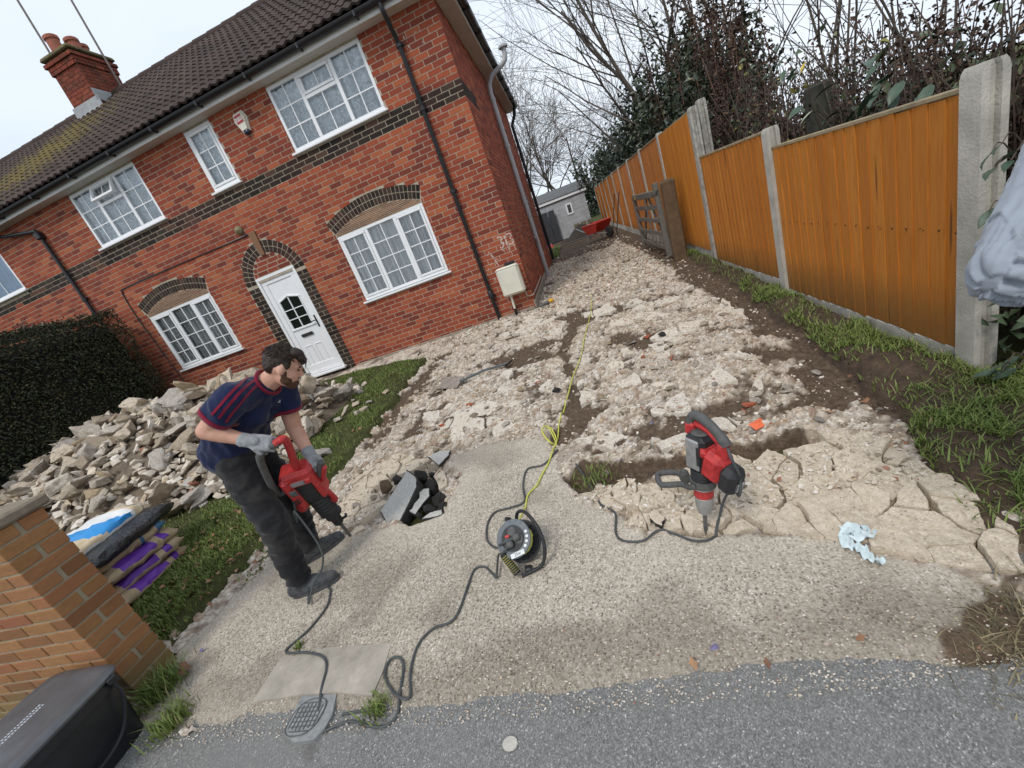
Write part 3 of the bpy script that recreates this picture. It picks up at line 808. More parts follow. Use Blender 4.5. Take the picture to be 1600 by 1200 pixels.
# ---- windows
def window(w, lights, net, par=house, open_vent=False):
    x0, x1, z0, z1 = w; fr = MB(); yo = YW + 0.004; fd = 0.055; F = .052
    def bar(a, b, c, d, y=yo, dep=fd, bev=.006): fr.box(((a + b) / 2, y + dep / 2, (c + d) / 2), (b - a, dep, d - c), bev=bev)
    zb = z0 + .045
    bar(x0, x1, z1 - F, z1); bar(x0, x1, zb, zb + F); bar(x0, x0 + F, zb + F, z1 - F); bar(x1 - F, x1, zb + F, z1 - F)
    xs = x0; tot = x1 - x0; pos = []
    acc = x0
    for k, L in enumerate(lights):
        e = x0 + tot * sum(q['w'] for q in lights[:k + 1]); pos.append((acc, e)); acc = e
    for (a, e) in pos[:-1]: bar(e - .032, e + .032, zb + F, z1 - F)
    panes = []; bars = MB(); hung = []
    for k, (L, (a, e)) in enumerate(zip(lights, pos)):
        a2 = a + (F if k == 0 else .032); e2 = e - (F if k == len(lights) - 1 else .032)
        spans = [(zb + F, z1 - F, L.get('rows', 4), L.get('sash', False))]
        if L.get('vent'):
            zm = z1 - F - .31; bar(a2, e2, zm - .028, zm + .028); spans = [(zb + F, zm - .028, 2, False), (zm + .028, z1 - F, 1, True)]
        for si, (c, d, rows, sash) in enumerate(spans):
            pa, pb, pc, pd = a2, e2, c, d
            if L.get('vent') and si == 1 and open_vent: hung.append((a2, e2, c, d)); continue
            if sash:
                s = .045
                for (q0, q1, q2, q3) in ((a2, e2, d - s, d), (a2, e2, c, c + s), (a2, a2 + s, c + s, d - s), (e2 - s, e2, c + s, d - s)): bar(q0 + .002, q1 - .002, q2 + .002, q3 - .002, yo - .012, .05)
                pa, pb, pc, pd = a2 + s, e2 - s, c + s, d - s
            panes.append((pa, pb, pc, pd))
            yb = yo + .013
            bars.box(((pa + pb) / 2, yb, (pc + pd) / 2), (.017, .008, pd - pc))
            for r_ in range(1, rows): bars.box(((pa + pb) / 2, yb + .0005, pc + (pd - pc) * r_ / rows), (pb - pa, .0085, .017))
    o = H('window', fr, M_UPVC, 30)
    for (a, b, c, d) in panes:
        m = MB(); m.add([(a, yo + .020, c), (b, yo + .020, c), (b, yo + .020, d), (a, yo + .020, d)], [(0, 1, 2, 3)]); sub('pane', m, M_GLASS, o)
    sub('glazing_bars', bars, M_UPVC, o)
    m = MB(); m.box(((x0 + x1) / 2, yo - .035 + .03, z0 + .018), (x1 - x0 + .10, .115, .036), bev=.008); sub('sill', m, M_UPVC, o, 30)
    # net curtain in soft vertical folds
    cu = MB(); n = int((x1 - x0) / .012); vs = []; fs = []; ph = random.random() * 9
    for k in range(n + 1):
        x = x0 + .03 + (x1 - x0 - .06) * k / n
        yy = YW + .085 + (.022 * math.sin(x * 46 + ph + 2 * math.sin(x * 7)) + .012 * math.sin(x * 97)) * (1.25 if net is M_NET else .55)
        vs += [(x, yy, z0 + .03), (x, yy + .01 * math.sin(x * 31), z1 - .02)]
    for k in range(n): fs.append((2 * k, 2 * k + 2, 2 * k + 3, 2 * k + 1))
    cu.add(vs, fs); sub('curtain', cu, net, o, True)
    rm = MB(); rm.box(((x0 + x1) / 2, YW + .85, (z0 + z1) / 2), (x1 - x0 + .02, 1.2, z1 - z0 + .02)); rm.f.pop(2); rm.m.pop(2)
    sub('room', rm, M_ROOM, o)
    for (a, b, c, d) in hung:        # top vent pushed open
        Mh = T3((a + b) / 2, yo - .01, d) @ R3(-24, 'X'); s = .045; ww = b - a; hh = d - c; v = MB()
        for (bx_, bz_, sx, sz) in ((0, -s / 2, ww, s), (0, -hh + s / 2, ww, s), (-ww / 2 + s / 2, -hh / 2, s, hh - 2 * s), (ww / 2 - s / 2, -hh / 2, s, hh - 2 * s)): v.box((bx_, 0, bz_), (sx, .05, sz), Mh, bev=.005)
        v.box((0, .004, -hh / 2), (.017, .008, hh - 2 * s), Mh); sub('vent_sash', v, M_UPVC, o, 30)
        g = MB(); g.add([(-ww / 2 + s, .012, -hh + s), (ww / 2 - s, .012, -hh + s), (ww / 2 - s, .012, -s), (-ww / 2 + s, .012, -s)], [(0, 1, 2, 3)], Mh); sub('pane', g, M_GLASS, o)
    return o
tl = [dict(w=1 / 3, rows=4, sash=True), dict(w=1 / 3, rows=4), dict(w=1 / 3, rows=4, sash=True)]
ul = [dict(w=.315, rows=3), dict(w=.36, vent=True), dict(w=.325, rows=3)]
window(W2, tl, M_NET); window(W3, tl, M_NET); window(W1, ul, M_LACE); window(W4, ul, M_LACE, open_vent=True)
window(W5, [dict(w=1, rows=3, sash=True)], M_LACE); window(W6, [dict(w=.5, rows=1), dict(w=.5, rows=1)], M_BLUEC)

# ---- front door
dm = MB(); x0, x1, _, z1 = DR; yo = YW + .0; F = .06
for (a, b, c, d) in ((x0, x1, z1 - F, z1), (x0, x0 + F, .10, z1 - F), (x1 - F, x1, .10, z1 - F)): dm.box(((a + b) / 2, yo + .035, (c + d) / 2), (b - a, .07, d - c), bev=.008)
dm.box(((x0 + x1) / 2, yo - .01, .085), (x1 - x0 + .09, .16, .05), bev=.01)
dm.box(((x0 + x1) / 2, yo + .03, .15), (x1 - x0 - 2 * F, .06, .07), bev=.008)
door = H('front_door', dm, M_UPVC, 30)
a, b, c, d = x0 + F + .003, x1 - F - .003, .185, z1 - F - .003; S_ = .105; ydp = yo + .022
pm = MB()
for (p, q, r_, s_) in ((a, b, d - S_, d), (a, b, c, c + .13), (a, a + S_, c + .13, d - S_), (b - S_, b, c + .13, d - S_)): pm.box(((p + q) / 2, ydp + .02, (r_ + s_) / 2), (q - p, .045, s_ - r_), bev=.008)
pm.box(((a + b) / 2, ydp + .03, (c + d) / 2), (b - a - .02, .03, d - c - .02))
cx = (a + b) / 2
def moulded(cx, cz, w, h, t=.018):
    for (p, q, r_, s_) in ((cx, cz + h / 2, w, t), (cx, cz - h / 2, w, t), (cx - w / 2, cz, t, h), (cx + w / 2, cz, t, h)): pm.box((p, ydp + .010, q), (r_ + (t if r_ > t else 0) * .9, .016, s_), bev=.006)
moulded(cx - .115, .50, .15, .40); moulded(cx + .115, .50, .15, .40)
gz0, gz1, gw = 1.10, 1.66, .235
pm.box((cx, ydp + .008, gz0 - .02), (gw * 2 + .09, .03, .045), bev=.008)
pm.box((cx - gw / 2, ydp + .008, gz1 + .045), (gw * 1.16, .026, .03), T3(0, 0, 0) @ T3(cx - gw / 2, 0, gz1 + .045) @ R3(-17, 'Y') @ T3(-cx + gw / 2, 0, -gz1 - .045), bev=.007)
pm.box((cx + gw / 2, ydp + .008, gz1 + .045), (gw * 1.16, .026, .03), T3(cx + gw / 2, 0, gz1 + .045) @ R3(17, 'Y') @ T3(-cx - gw / 2, 0, -gz1 - .045), bev=.007)
for sx in (-1, 1): pm.box((cx + sx * (gw - .005), ydp + .008, (gz0 + gz1) / 2), (.022, .022, gz1 - gz0 + .02), bev=.006)
pm.box((cx, ydp + .007, (gz0 + gz1) / 2 + .02), (.02, .018, gz1 - gz0 + .06)); 
for k in (1, 2): pm.box((cx, ydp + .0075, gz0 + (gz1 - gz0) * k / 3), (gw * 2 - .02, .017, .018))
sub('door_leaf', pm, M_UPVC, door, 30)
M_DGLASS = simple('dark_door_glass', (0.012, 0.016, 0.013), 0.08, 0.2, 3, spec=0.6)
for ix in (0, 1):
    for iz in (0, 1, 2):
        xa = cx - gw + .02 + ix * (gw - .012); xb = xa + gw - .03; za = gz0 + (gz1 - gz0) * iz / 3; zb = gz0 + (gz1 - gz0) * (iz + 1) / 3
        zl = zb + (.0 if iz < 2 else (0.0 if ix == 0 else .055)); zr = zb + (.0 if iz < 2 else (.055 if ix == 0 else 0.0))
        g = MB(); g.add([(xa, ydp + .0125, za), (xb, ydp + .0125, za), (xb, ydp + .0125, zr), (xa, ydp + .0125, zl)], [(0, 1, 2, 3)]); sub('door_pane', g, M_DGLASS, door)
g = MB(); g.box((cx, ydp - .004, .925), (.27, .018, .062), bev=.006); g.box((cx, ydp - .012, .925), (.22, .012, .04), bev=.004); sub('letterbox', g, simple('black_letterbox', (.03, .03, .032), .35), door, 30)
g = MB(); g.box((b - .05, ydp - .006, 1.11), (.035, .014, .25), bev=.006); g.tube([(b - .05, ydp - .01, 1.13), (b - .05, ydp - .055, 1.13), (b - .09, ydp - .06, 1.13), (b - .165, ydp - .055, 1.128)], .010, 8); sub('handle', g, M_BLACKG, door, True)

# ---- eaves: soffit, fascia, gutter, roof
EO = .205; XE = XC + .26
so = MB()
so.box(((XL + XE) / 2, YW - EO / 2 + .02, ZE + .012), (XE - XL, EO + .05, .02)); H('soffit', so, M_SOFFIT)
so = MB(); so.box((XC + .12, (YW + .046 + YB + .3) / 2, ZE + .0115), (.275, YB + .3 - YW - .046, .02))
for yy in (9.4, 11.4, 13.4): so.box((XC + .12, yy, ZE + .0005), (.27, .03, .006))
H('side_soffit', so, M_SOFFIT)
fa = MB(); fa.box(((XL + XE) / 2, YW - EO - .012, ZE + .065), (XE - XL, .022, .13), bev=.003); fa.box((XE - .012, (YW - EO + YB + .3) / 2, ZE + .065), (.022, YB + .3 - YW + EO, .13), bev=.003); H('fascia', fa, M_FASC)
def gutter_mesh(p0, p1, r=.062, n=10):
    m = MB(); p0 = Vector(p0); p1 = Vector(p1); d = (p1 - p0).normalized(); w = d.cross(Vector((0, 0, 1))); vs = []
    for rr_ in (r, r - .006):
        for p in (p0, p1):
            for k in range(n + 1):
                a_ = PI * k / n; vs.append(p + w * (math.cos(a_) * rr_) - Vector((0, 0, math.sin(a_) * rr_)))
    N = n + 1; fs = []
    for o in (0, 2 * N):
        for k in range(n): fs.append((o + k, o + k + 1, o + N + k + 1, o + N + k))
    m.add(vs, fs); m.tube([p0 + w * r, p1 + w * r], .006, 6); m.tube([p0 - w * r, p1 - w * r], .006, 6); return m
GY = YW - EO - .085; GZ_ = ZE + .115
g = gutter_mesh((XL, GY, GZ_), (XE + .06, GY, GZ_))
for xx in np.arange(XL + .4, XC, 1.0): g.box((xx, GY, GZ_ - .035), (.04, .15, .085), bev=.01)
H('gutter', g, M_BLACKP, True)
g = gutter_mesh((XE + .065, GY - .02, GZ_), (XE + .065, YB + .35, GZ_))
for yy in np.arange(YW, YB, 1.0): g.box((XE + .06, yy, GZ_ - .035), (.15, .04, .085), bev=.01)
H('side_gutter', g, M_BLACKP, True)
# roof planes
RY0, RZ0 = YW - EO - .10, ZE + .165; RYR = 11.3; PITCH = math.atan2(7.86 - RZ0, RYR - RY0); SL = (RYR - RY0) / math.cos(PITCH)
def mat_tile():
    t = NT('brown_concrete_tile'); co = t.coord('pos'); r = t.attr('rnd'); ob = t.oi()
    v = t.math('ADD', t.math('MULTIPLY', r, 0.6), t.math('MULTIPLY', ob, 0.4))
    c = t.ramp(v, [(0.1, (0.034, 0.021, 0.017)), (0.5, (0.050, 0.031, 0.025)), (0.9, (0.075, 0.047, 0.038))])
    c = t.mix(t.ramp(t.noise(co, 30, 6, .7), [(0.35, .6), (0.6, 0.0)]), c, (0.05, 0.038, 0.033))
    # moss below the chimney
    mp = t.n('ShaderNodeMapping'); mp.inputs['Location'].default_value = (10.4, -9.6, -6.4); mp.inputs['Scale'].default_value = (.36, .36, .36)
    mp.inputs['Location'].default_value = (10.6 * .36, -9.3 * .36, -6.3 * .36); t.l(co, mp.inputs['Vector'])
    ln = t.n('ShaderNodeVectorMath'); ln.operation = 'LENGTH'; t.l(mp.outputs[0], ln.inputs[0])
    f = t.math('SUBTRACT', t.noise(co, 6, 6, .7), t.math('MULTIPLY', ln.outputs['Value'], 0.36))
    c = t.mix(t.ramp(f, [(0.24, 0.0), (0.42, 0.85)]), c, t.ramp(t.noise(co, 60, 4), [(0.3, (0.06, 0.045, 0.012)), (0.7, (0.21, 0.155, 0.035))]))
    c = t.mix(t.ramp(t.noise(co, 22, 3, .8), [(0.74, 0.0), (0.78, 0.7)]), c, (0.42, 0.40, 0.36))
    t.col(c).set(rough=0.85, spec=0.3); t.bump(t.noise(co, 90, 5, .7), 0.6, 0.006); return t.m
M_TILE = mat_tile()
TW, TG = .33, SL / 14.0
prof = []
for k in range(13):
    u = k / 12.0; ph = (u * 2) % 1.0
    prof.append((u * TW, .030 * max(0, math.cos((ph - .5) * PI * 1.25)) ** 1.4 if k < 12 else 0.0))
def tile_mesh(att):
    m = MB(); m.att = att; n = len(prof); vs = []
    for (vv, lift) in ((0, .018), (TG + .05, -.004)):
        for (x, h) in prof: vs.append((x, vv, h + lift + .012))
    for (x, h) in prof: vs.append((x, 0, h - .004))
    fs = [(k, k + 1, n + k + 1, n + k) for k in range(n - 1)] + [(2 * n + k, 2 * n + k + 1, k + 1, k) for k in range(n - 1)]
    fs += [(2 * n, 0, n), (n - 1, 3 * n - 1, 2 * n - 1)]
    m.add(vs, fs); return m
rb = MB()
hipd = RYR - RY0
rb.add([(XL, RY0 + .06, RZ0), (XE + .1, RY0 + .06, RZ0), (XE + .1 - hipd, RYR, RZ0 + hipd * math.tan(PITCH) - .04), (XL, RYR, RZ0 + hipd * math.tan(PITCH) - .04),
        (XE + .1, YB + .4, RZ0), (XL, YB + .4, RZ0)], [(0, 1, 2, 3), (1, 4, 2), (4, 5, 3, 2)])
roof = H('roof', rb, M_TILE)
tmeshes = [tile_mesh(a).mesh('roof_tile', M_TILE, 55) for a in (.1, .3, .5, .7, .9)]
RM = T3(0, RY0, RZ0) @ Matrix.Rotation(PITCH, 4, 'X')
tiles = []
for r_ in range(14):
    x = XL
    while x < XE + .06:
        yy = r_ * TG; hip = XE + .1 - yy * math.cos(PITCH)
        if x + TW * .5 < hip: tiles.append((x, yy))
        x += TW
def tpx(t):
    p = proj(RM @ Vector((t[0] + TW / 2, t[1] + TG / 2, .02)))
    return (1 if -10 < p[0] < 1610 and -10 < p[1] < 1210 else 0, -p[2])
tiles.sort(key=tpx, reverse=True); rest = MB(); M_i = Matrix.Identity(4)
for k, (x, yy) in enumerate(tiles):
    Mt = RM @ T3(x, yy, 0) @ R3(random.uniform(-.35, .35), 'Z') @ T3(0, 0, random.uniform(-.002, .003))
    if k < 295:
        o = link('roof_tile', random.choice(tmeshes), roof); o.matrix_local = Mt
    else:
        tm = tile_mesh(random.random()); rest.att = tm.att; rest.add(tm.v, tm.f, Mt)
tag(sub('roof_tiling', rest, M_TILE, roof, 55), kind='stuff')
rd = MB(); zr = RZ0 + hipd * math.tan(PITCH)
x = XL
while x < XE - hipd: rd.att = random.random(); rd.tube([(x, RYR, zr - .03 + .004 * random.random()), (x + .44, RYR, zr - .03)], [.135, .125], 12, flat=1); x += .445
sub('ridge_tiles', rd, M_TILE, roof, 50)

# ---- downpipes and soil vent
def clips(m, x, y, zs, r=.04):
    for z in zs: m.lathe([(r + .004, -.03), (r + .010, -.025), (r + .010, .025), (r + .004, .03)], 12, T3(x, y, z), False); m.box((x, y + .03, z), (.13, .012, .03))
dp = MB(); xp = -1.70
dp.tube([(xp + .0, GY, GZ_ - .05), (xp, GY, GZ_ - .13), (xp, GY + .04, GZ_ - .19), (xp, YW - .09, GZ_ - .44), (xp, YW - .055, GZ_ - .52), (xp - .01, YW - .055, .0)], .034, 12)
clips(dp, xp, YW - .055, (4.42, 3.55, 2.3, .45)); dp.lathe([(.05, -.06), (.05, .04), (.036, .06)], 12, T3(xp - .008, YW - .055, .5)); H('downpipe', dp, M_BLACKP, True)
dp = MB(); xp = -9.86
dp.tube([(-10.7, GY, GZ_ - .05), (-10.7, GY + .02, GZ_ - .14), (-10.62, YW - .1, GZ_ - .25), (xp, YW - .07, GZ_ - .40), (xp, YW - .055, GZ_ - .52), (xp, YW - .055, .0)], .034, 12)
clips(dp, xp, YW - .055, (4.42, 3.1, 2.3)); dp.box((xp, YW - .06, 4.42), (.12, .12, .14), bev=.02); H('downpipe', dp, M_BLACKP, True)
sv = MB(); sx, sy = -0.93, 11.19
sv.tube([(sx, sy, .05), (sx, sy, 4.35), (sx + .03, sy, 4.50), (sx + .14, sy, 4.64), (sx + .42, sy, 4.74), (sx + .52, sy, 4.80), (sx + .56, sy, 4.90), (sx + .56, sy, 5.02)], .054, 14)
clips(sv, sx, sy, (.6, 1.9, 3.2, 4.2), .056); sv.lathe([(.06, 0), (.105, .0), (.105, .035), (.07, .07), (.0, .085)], 14, T3(sx + .56, sy, 5.02))
sv.tube([(sx, sy, .9), (sx + .02, sy - .5, 1.05)], .02, 8); H('soil_pipe', sv, M_GREYP, True)
dp = MB(); dp.tube([(XE + .06, YB - .15, GZ_ - .06), (XE - .02, YB - .1, GZ_ - .3), (XC + .07, YB - .1, GZ_ - .55), (XC + .07, YB - .1, 0)], .05, 10); H('downpipe', dp, M_BLACKP, True)
# old side-wall window frame and waste pipe
g = MB(); g.box((XC - .004, 12.6, 1.55), (.05, .9, 1.1), bev=.01); H('side_window', g, simple('brown_frame', (.09, .04, .025), .5))
g = MB(); g.box((XC + .012, YW + 2.3, .06), (.03, 4.8, .18), bev=.01); g.box(((-1.02 - 4.86) / 2, YW - .006, .005), (3.84, .02, .07), bev=.008); H('cement_plinth', g, simple('cement_render', (.27, .235, .19), 1, .3, 9, .6, 60, kind='pos'))
# ---- cable run, lamp, alarm box, meter box, paint marks
g = MB(); yy = YW - .012
cb = [(-5.72, yy, 3.05), (-5.72, yy, 2.99), (-5.80, yy, 2.96), (-7.2, yy, 2.985), (-8.80, yy, 3.00), (-8.95, yy, 2.95), (-8.985, yy, 2.85), (-9.0, yy, 2.3), (-8.93, yy, 1.2), (-8.9, yy, .3)]
g.tube(catmull(cb, 5), .011, 6); H('wall_cable', g, M_BLACKP, True)
g = MB(); g.lathe([(.0, 0), (.075, 0), (.08, .02), (.06, .05), (.03, .075), (0, .085)], 14, T3(-5.79, YW, 3.09) @ R3(90, 'X')); H('outdoor_lamp', g, simple('weathered_brass', (.20, .17, .09), .5), True)
def work_eval(ob):
    """apply an object's modifiers in a small scene of its own (quicker than re-evaluating the whole place)"""
    ws = bpy.data.scenes.get('work') or bpy.data.scenes.new('work')
    ws.collection.objects.link(ob); vl = ws.view_layers[0]; vl.update(); dg = vl.depsgraph
    me = bpy.data.meshes.new_from_object(ob.evaluated_get(dg)); ws.collection.objects.unlink(ob); return me
def text_mesh(txt, size, M, name='lettering', mat=None, depth=0.001, par=None):
    cu = bpy.data.curves.new('t', 'FONT'); cu.body = txt; cu.size = size; cu.align_x = 'CENTER'; cu.align_y = 'CENTER'; cu.extrude = depth
    ob = bpy.data.objects.new('t', cu); me = work_eval(ob); 
    if 0: me = bpy.data.meshes.new_from_object(ob.evaluated_get(dg))
    bpy.data.objects.remove(ob); me.transform(M); me.materials.clear(); me.materials.append(mat)
    return link(name, me, par)
FRONT = Matrix(((1, 0, 0, 0), (0, 0, -1, 0), (0, 1, 0, 0), (0, 0, 0, 1)))      # local xy -> world xz, local z -> towards the street
M_CREAM = simple('cream_plastic', (0.66, 0.64, 0.54), 0.4, 0.1, 6)
M_REDL = simple('red_label', (0.42, 0.045, 0.05), 0.45, 0.15, 20)
M_WHITE = simple('white_paint', (0.78, 0.77, 0.74), 0.5, 0.08, 12)
# alarm box
al = MB(); Ma = T3(-4.70, YW, 4.52) @ FRONT @ R3(4, 'Z')
outl = [(-.12, .03), (-.085, .13), (.085, .13), (.12, .03), (.06, -.155), (-.06, -.155)]
al.prism([(x * 1.08, y * 1.06) for x, y in outl][::-1], 0, .03, Ma); n = len(outl)
vs = [(x, y, .03) for x, y in outl] + [(x * .82, y * .86, .07) for x, y in outl]
al.add(vs, [tuple(range(2 * n - 1, n - 1, -1))] + [((i + 1) % n, i, n + i, n + (i + 1) % n) for i in range(n)], Ma)
alarm = H('alarm_box', al, M_CREAM, 25)
g = MB(); g.ball((0, -.165, .035), (.06, .045, .035), 12, 8, Ma); sub('strobe', g, simple('blue_lens', (.008, .012, .04), .15, spec=.6), alarm, True)
g = MB(); g.box((0, .03, .0722), (.135, .125, .003), Ma); sub('badge', g, M_REDL, alarm)
g = MB(); g.box((0, .03, .0742), (.125, .055, .002), Ma); sub('badge', g, simple('badge_white', (.72, .70, .66), .5), alarm)
text_mesh('GUIS', .058, Ma @ T3(0, .03, .0762) @ Matrix.Diagonal((.9, 1, 1, 1)), 'lettering', M_REDL, .0006, alarm)
# gas meter box with pipe
mbx = MB(); mbx.box((-1.265, YW - .10, .62), (.405, .20, .505), bev=.03); meter = H('meter_box', mbx, M_CREAM, 35)
g = MB(); g.box((-1.265, YW - .205, .615), (.345, .014, .43), bev=.008); g.box((-1.265, YW - .200, .852), (.40, .016, .02), bev=.006); g.lathe([(.008, 0), (.008, .006)], 8, T3(-1.40, YW - .211, .62) @ R3(90, 'X')); sub('lid', g, M_CREAM, meter, 35)
g = MB(); g.tube([(-1.36, YW - .09, .38), (-1.37, YW - .09, .12)], .022, 10); g.mat = 1; g.tube([(-1.37, YW - .09, .12), (-1.375, YW - .085, -.02)], .026, 10); sub('pipe', g, [M_CREAM, M_BLACKP], meter, True)
g = MB(); g.tube([(-1.10, YW - .05, .38), (-1.09, YW - .05, .27), (-1.05, YW - .05, .24), (-.98, YW - .02, .24), (-.975, YW + .5, .24), (-.975, YW + 2.2, .24)], .012, 8); sub('gas_pipe', g, simple('old_pipe', (.36, .30, .25), .6), meter, True)
g = MB(); g.box((-1.20, YW - .06, .90), (.19, .09, .05), R3(0, 'Z'), bev=.02); sub('debris', g, M_BLACKP, meter)
# house number daubed in white paint, drips of old paint
def stroke(m, pts, w, M):
    P = [Vector((x, y, 0)) for x, y in pts]; vs = []; n = len(P)
    for i, p in enumerate(P):
        d = (P[min(i + 1, n - 1)] - P[max(i - 1, 0)]).normalized(); q = Vector((-d.y, d.x, 0)) * (w / 2 * (0.75 + 0.5 * random.random()))
        vs += [p + q, p - q]
    for h in (0, -.0025): pass
    m.add([tuple(v) for v in vs], [(2 * i, 2 * i + 1, 2 * i + 3, 2 * i + 2) for i in range(n - 1)], M)
M_DAUB = NT('worn_white_daub'); _co = M_DAUB.coord('pos'); M_DAUB.col((.66, .56, .50)).set(rough=.9)
_tr = M_DAUB.n('ShaderNodeBsdfTransparent'); _mx = M_DAUB.n('ShaderNodeMixShader'); M_DAUB.l(M_DAUB.ramp(M_DAUB.noise(_co, 60, 5, .7), [(.42, 0.0), (.52, .9)]), _mx.inputs[0])
M_DAUB.l(_tr.outputs[0], _mx.inputs[1]); M_DAUB.l(M_DAUB.p.outputs[0], _mx.inputs[2]); M_DAUB.l(_mx.outputs[0], M_DAUB.out.inputs['Surface']); M_DAUB = M_DAUB.m
g = MB(); Mn = T3(-1.14, YW - .004, 1.27) @ FRONT
three = [(-.045, .085), (-.01, .095), (.03, .08), (.035, .05), (.0, .01), (.035, -.02), (.035, -.06), (.0, -.085), (-.045, -.075)]
stroke(g, [(x - .09, y) for x, y in three], .028, Mn); stroke(g, [(0.0, .09), (0.004, 0), (0.0, -.085)], .028, Mn); stroke(g, [(x + .085, y) for x, y in three], .028, Mn)
for k in range(7):
    x = random.uniform(-.14, .14); L = random.uniform(.05, .14); stroke(g, [(x, -.09), (x + .006, -.09 - L)], .008, Mn)
H('painted_number', g, M_DAUB)
g = MB(); Mn = T3(0, YW - .004, 0) @ FRONT
stroke(g, [(-1.50, 1.20), (-1.47, 1.13), (-1.43, 1.02), (-1.40, .90)], .014, Mn); stroke(g, [(-1.44, 1.10), (-1.40, 1.03), (-1.36, .98)], .008, Mn)
for k in range(26):
    x = random.uniform(-2.5, -1.5); z = random.uniform(.3, 1.5)
    if random.random() < .5: x, z = random.gauss(-1.58, .1), random.uniform(4.2, 4.6)
    stroke(g, [(x, z), (x + random.uniform(-.03, .03), z - random.uniform(.02, .05))], random.uniform(.008, .02), Mn)
H('paint_splash', g, M_DAUB)

# ---- chimney, pots and aerials
CX, CY = -10.42, 11.25; CW, CD = .78, 1.0; z0c, z1c = 7.1, 8.75
ch = MB(); ch.box((CX, CY, (z0c + z1c) / 2), (CW - .016, CD - .016, z1c - z0c)); chim = H('chimney', ch, M_MORT)
cb_ = MB()
for i in range(int((z1c - z0c) / CH)):
    z = z0c + (i + .5) * CH; grow = 0.0
    if i * CH > z1c - z0c - .36: grow = .035 if i * CH < z1c - z0c - .2 else .07
    for (L, ax) in ((CW, 0), (CD, 1)):
        for sgn in (-1, 1):
            half = L / 2 + grow; p = -half + (0 if (i + ax) % 2 else BL / 2)
            spans = [(-half, p)] if p > -half else []
            while p < half: spans.append((p, min(p + BL, half))); p += BL
            for (a, b) in spans:
                if b - a < .05: continue
                cb_.att = random.random() * .75
                if ax == 0: cb_.box((CX + (a + b) / 2, CY + sgn * (CD / 2 + grow - .02), z), (b - a - MJ, .05, CH - MJ))
                else: cb_.box((CX + sgn * (CW / 2 + grow - .02), CY + (a + b) / 2, z), (.05, b - a - MJ - .1 * (0), CH - MJ))
def mat_sooty():
    t = NT('sooty_brick'); co = t.coord('pos')
    c = t.ramp(t.attr('rnd'), [(0, (.16, .045, .03)), (.5, (.25, .06, .038)), (1, (.30, .10, .06))])
    c = t.mix(t.ramp(t.sep(co, 2), [(0.0, 0.0), (1.0, 0.0)]), c, c)
    c = t.mix(t.ramp(t.noise(co, 4, 6, .7), [(.4, 0.0), (.7, .75)]), c, (.05, .04, .03)); t.col(c).set(rough=.95, spec=.15); t.bump(t.noise(co, 90, 4), .7, .006); return t.m
M_SOOT = mat_sooty()
tag(sub('brickwork', cb_, M_SOOT, chim), kind='stuff')
g = MB(); g.box((CX, CY, z1c + .03), (CW + .16, CD + .16, .09), bev=.02, taper=.97); sub('mossy_cap', g, simple('mossy_mortar', (.13, .105, .05), 1, .5, 12, 1.0, 30, kind='pos', dist=.03), chim)
for k, (dx, dy) in enumerate(((-.05, -.32), (.10, .02), (-.02, .34))):
    g = MB(); g.lathe([(.135, 0), (.13, .30), (.155, .32), (.155, .38), (.13, .40), (.10, .40), (.10, .1)], 16, T3(CX + dx, CY + dy, z1c + .07) @ R3(random.uniform(-2, 2), 'X')); sub('chimney_pot', g, simple('terracotta_pot', (.33, .115, .075), .85, .3, 8, .3, 50), chim, 35)
g = MB(); g.box((CX + .0, CY - CD / 2 - .015, 7.60), (CW + .12, .025, .26), bev=.01); g.box((CX + CW / 2 + .02, CY - .1, 7.76), (.02, CD * .9, .26), R3(0, 'X'), bev=.01); sub('lead_flashing', g, M_LEAD, chim)
for (px_, py_, top) in ((CX - CW / 2 - .14, CY - .1, 11.2), (CX + CW / 2 + .16, CY + .2, 11.6)):
    g = MB(); g.tube([(px_, py_, 7.75), (px_, py_, top)], .024, 8)
    for z in (8.0, 8.35): g.tube([(px_, py_, z), (CX, CY, z)], .012, 6)
    sub('aerial_pole', g, simple('galvanised_pole', (.16, .13, .115), .5, metal=.4), chim, True)
# ================================================================ FENCE, GATE
random.seed(21)
FX = 1.83
def mat_board():
    t = NT('orange_stained_timber'); co = t.coord('Object'); r = t.attr('rnd'); ob = t.oi()
    mp = t.n('ShaderNodeMapping'); mp.inputs['Scale'].default_value = (9, 9, .8); t.l(co, mp.inputs['Vector'])
    ad = t.n('ShaderNodeVectorMath'); ad.operation = 'ADD'; cx = t.n('ShaderNodeCombineXYZ'); t.l(t.math('MULTIPLY', ob, 37.0), cx.inputs[0]); t.l(t.math('MULTIPLY', ob, 11.0), cx.inputs[2]); t.l(mp.outputs[0], ad.inputs[0]); t.l(cx.outputs[0], ad.inputs[1])
    gr = t.noise(ad.outputs[0], 5, 6, .6, 1.2)
    c = t.ramp(gr, [(.25, (.38, .132, .018)), (.5, (.52, .195, .028)), (.75, (.61, .25, .045))])
    c = t.mix(t.math('MULTIPLY', ob, .9), c, t.mix(.6, c, (.34, .105, .014)))
    kn = t.vor(ad.outputs[0], 1.1); c = t.mix(t.ramp(kn, [(.05, .85), (.12, 0.0)]), c, (.10, .035, .010))
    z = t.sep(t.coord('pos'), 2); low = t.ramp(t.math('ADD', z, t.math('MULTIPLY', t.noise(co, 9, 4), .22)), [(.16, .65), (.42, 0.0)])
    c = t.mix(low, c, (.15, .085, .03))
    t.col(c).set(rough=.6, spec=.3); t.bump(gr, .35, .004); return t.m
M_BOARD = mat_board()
M_CONC = simple('cast_concrete', (0.43, 0.41, 0.36), 0.95, 0.25, 7, 0.7, 70, kind='pos', dist=.006)
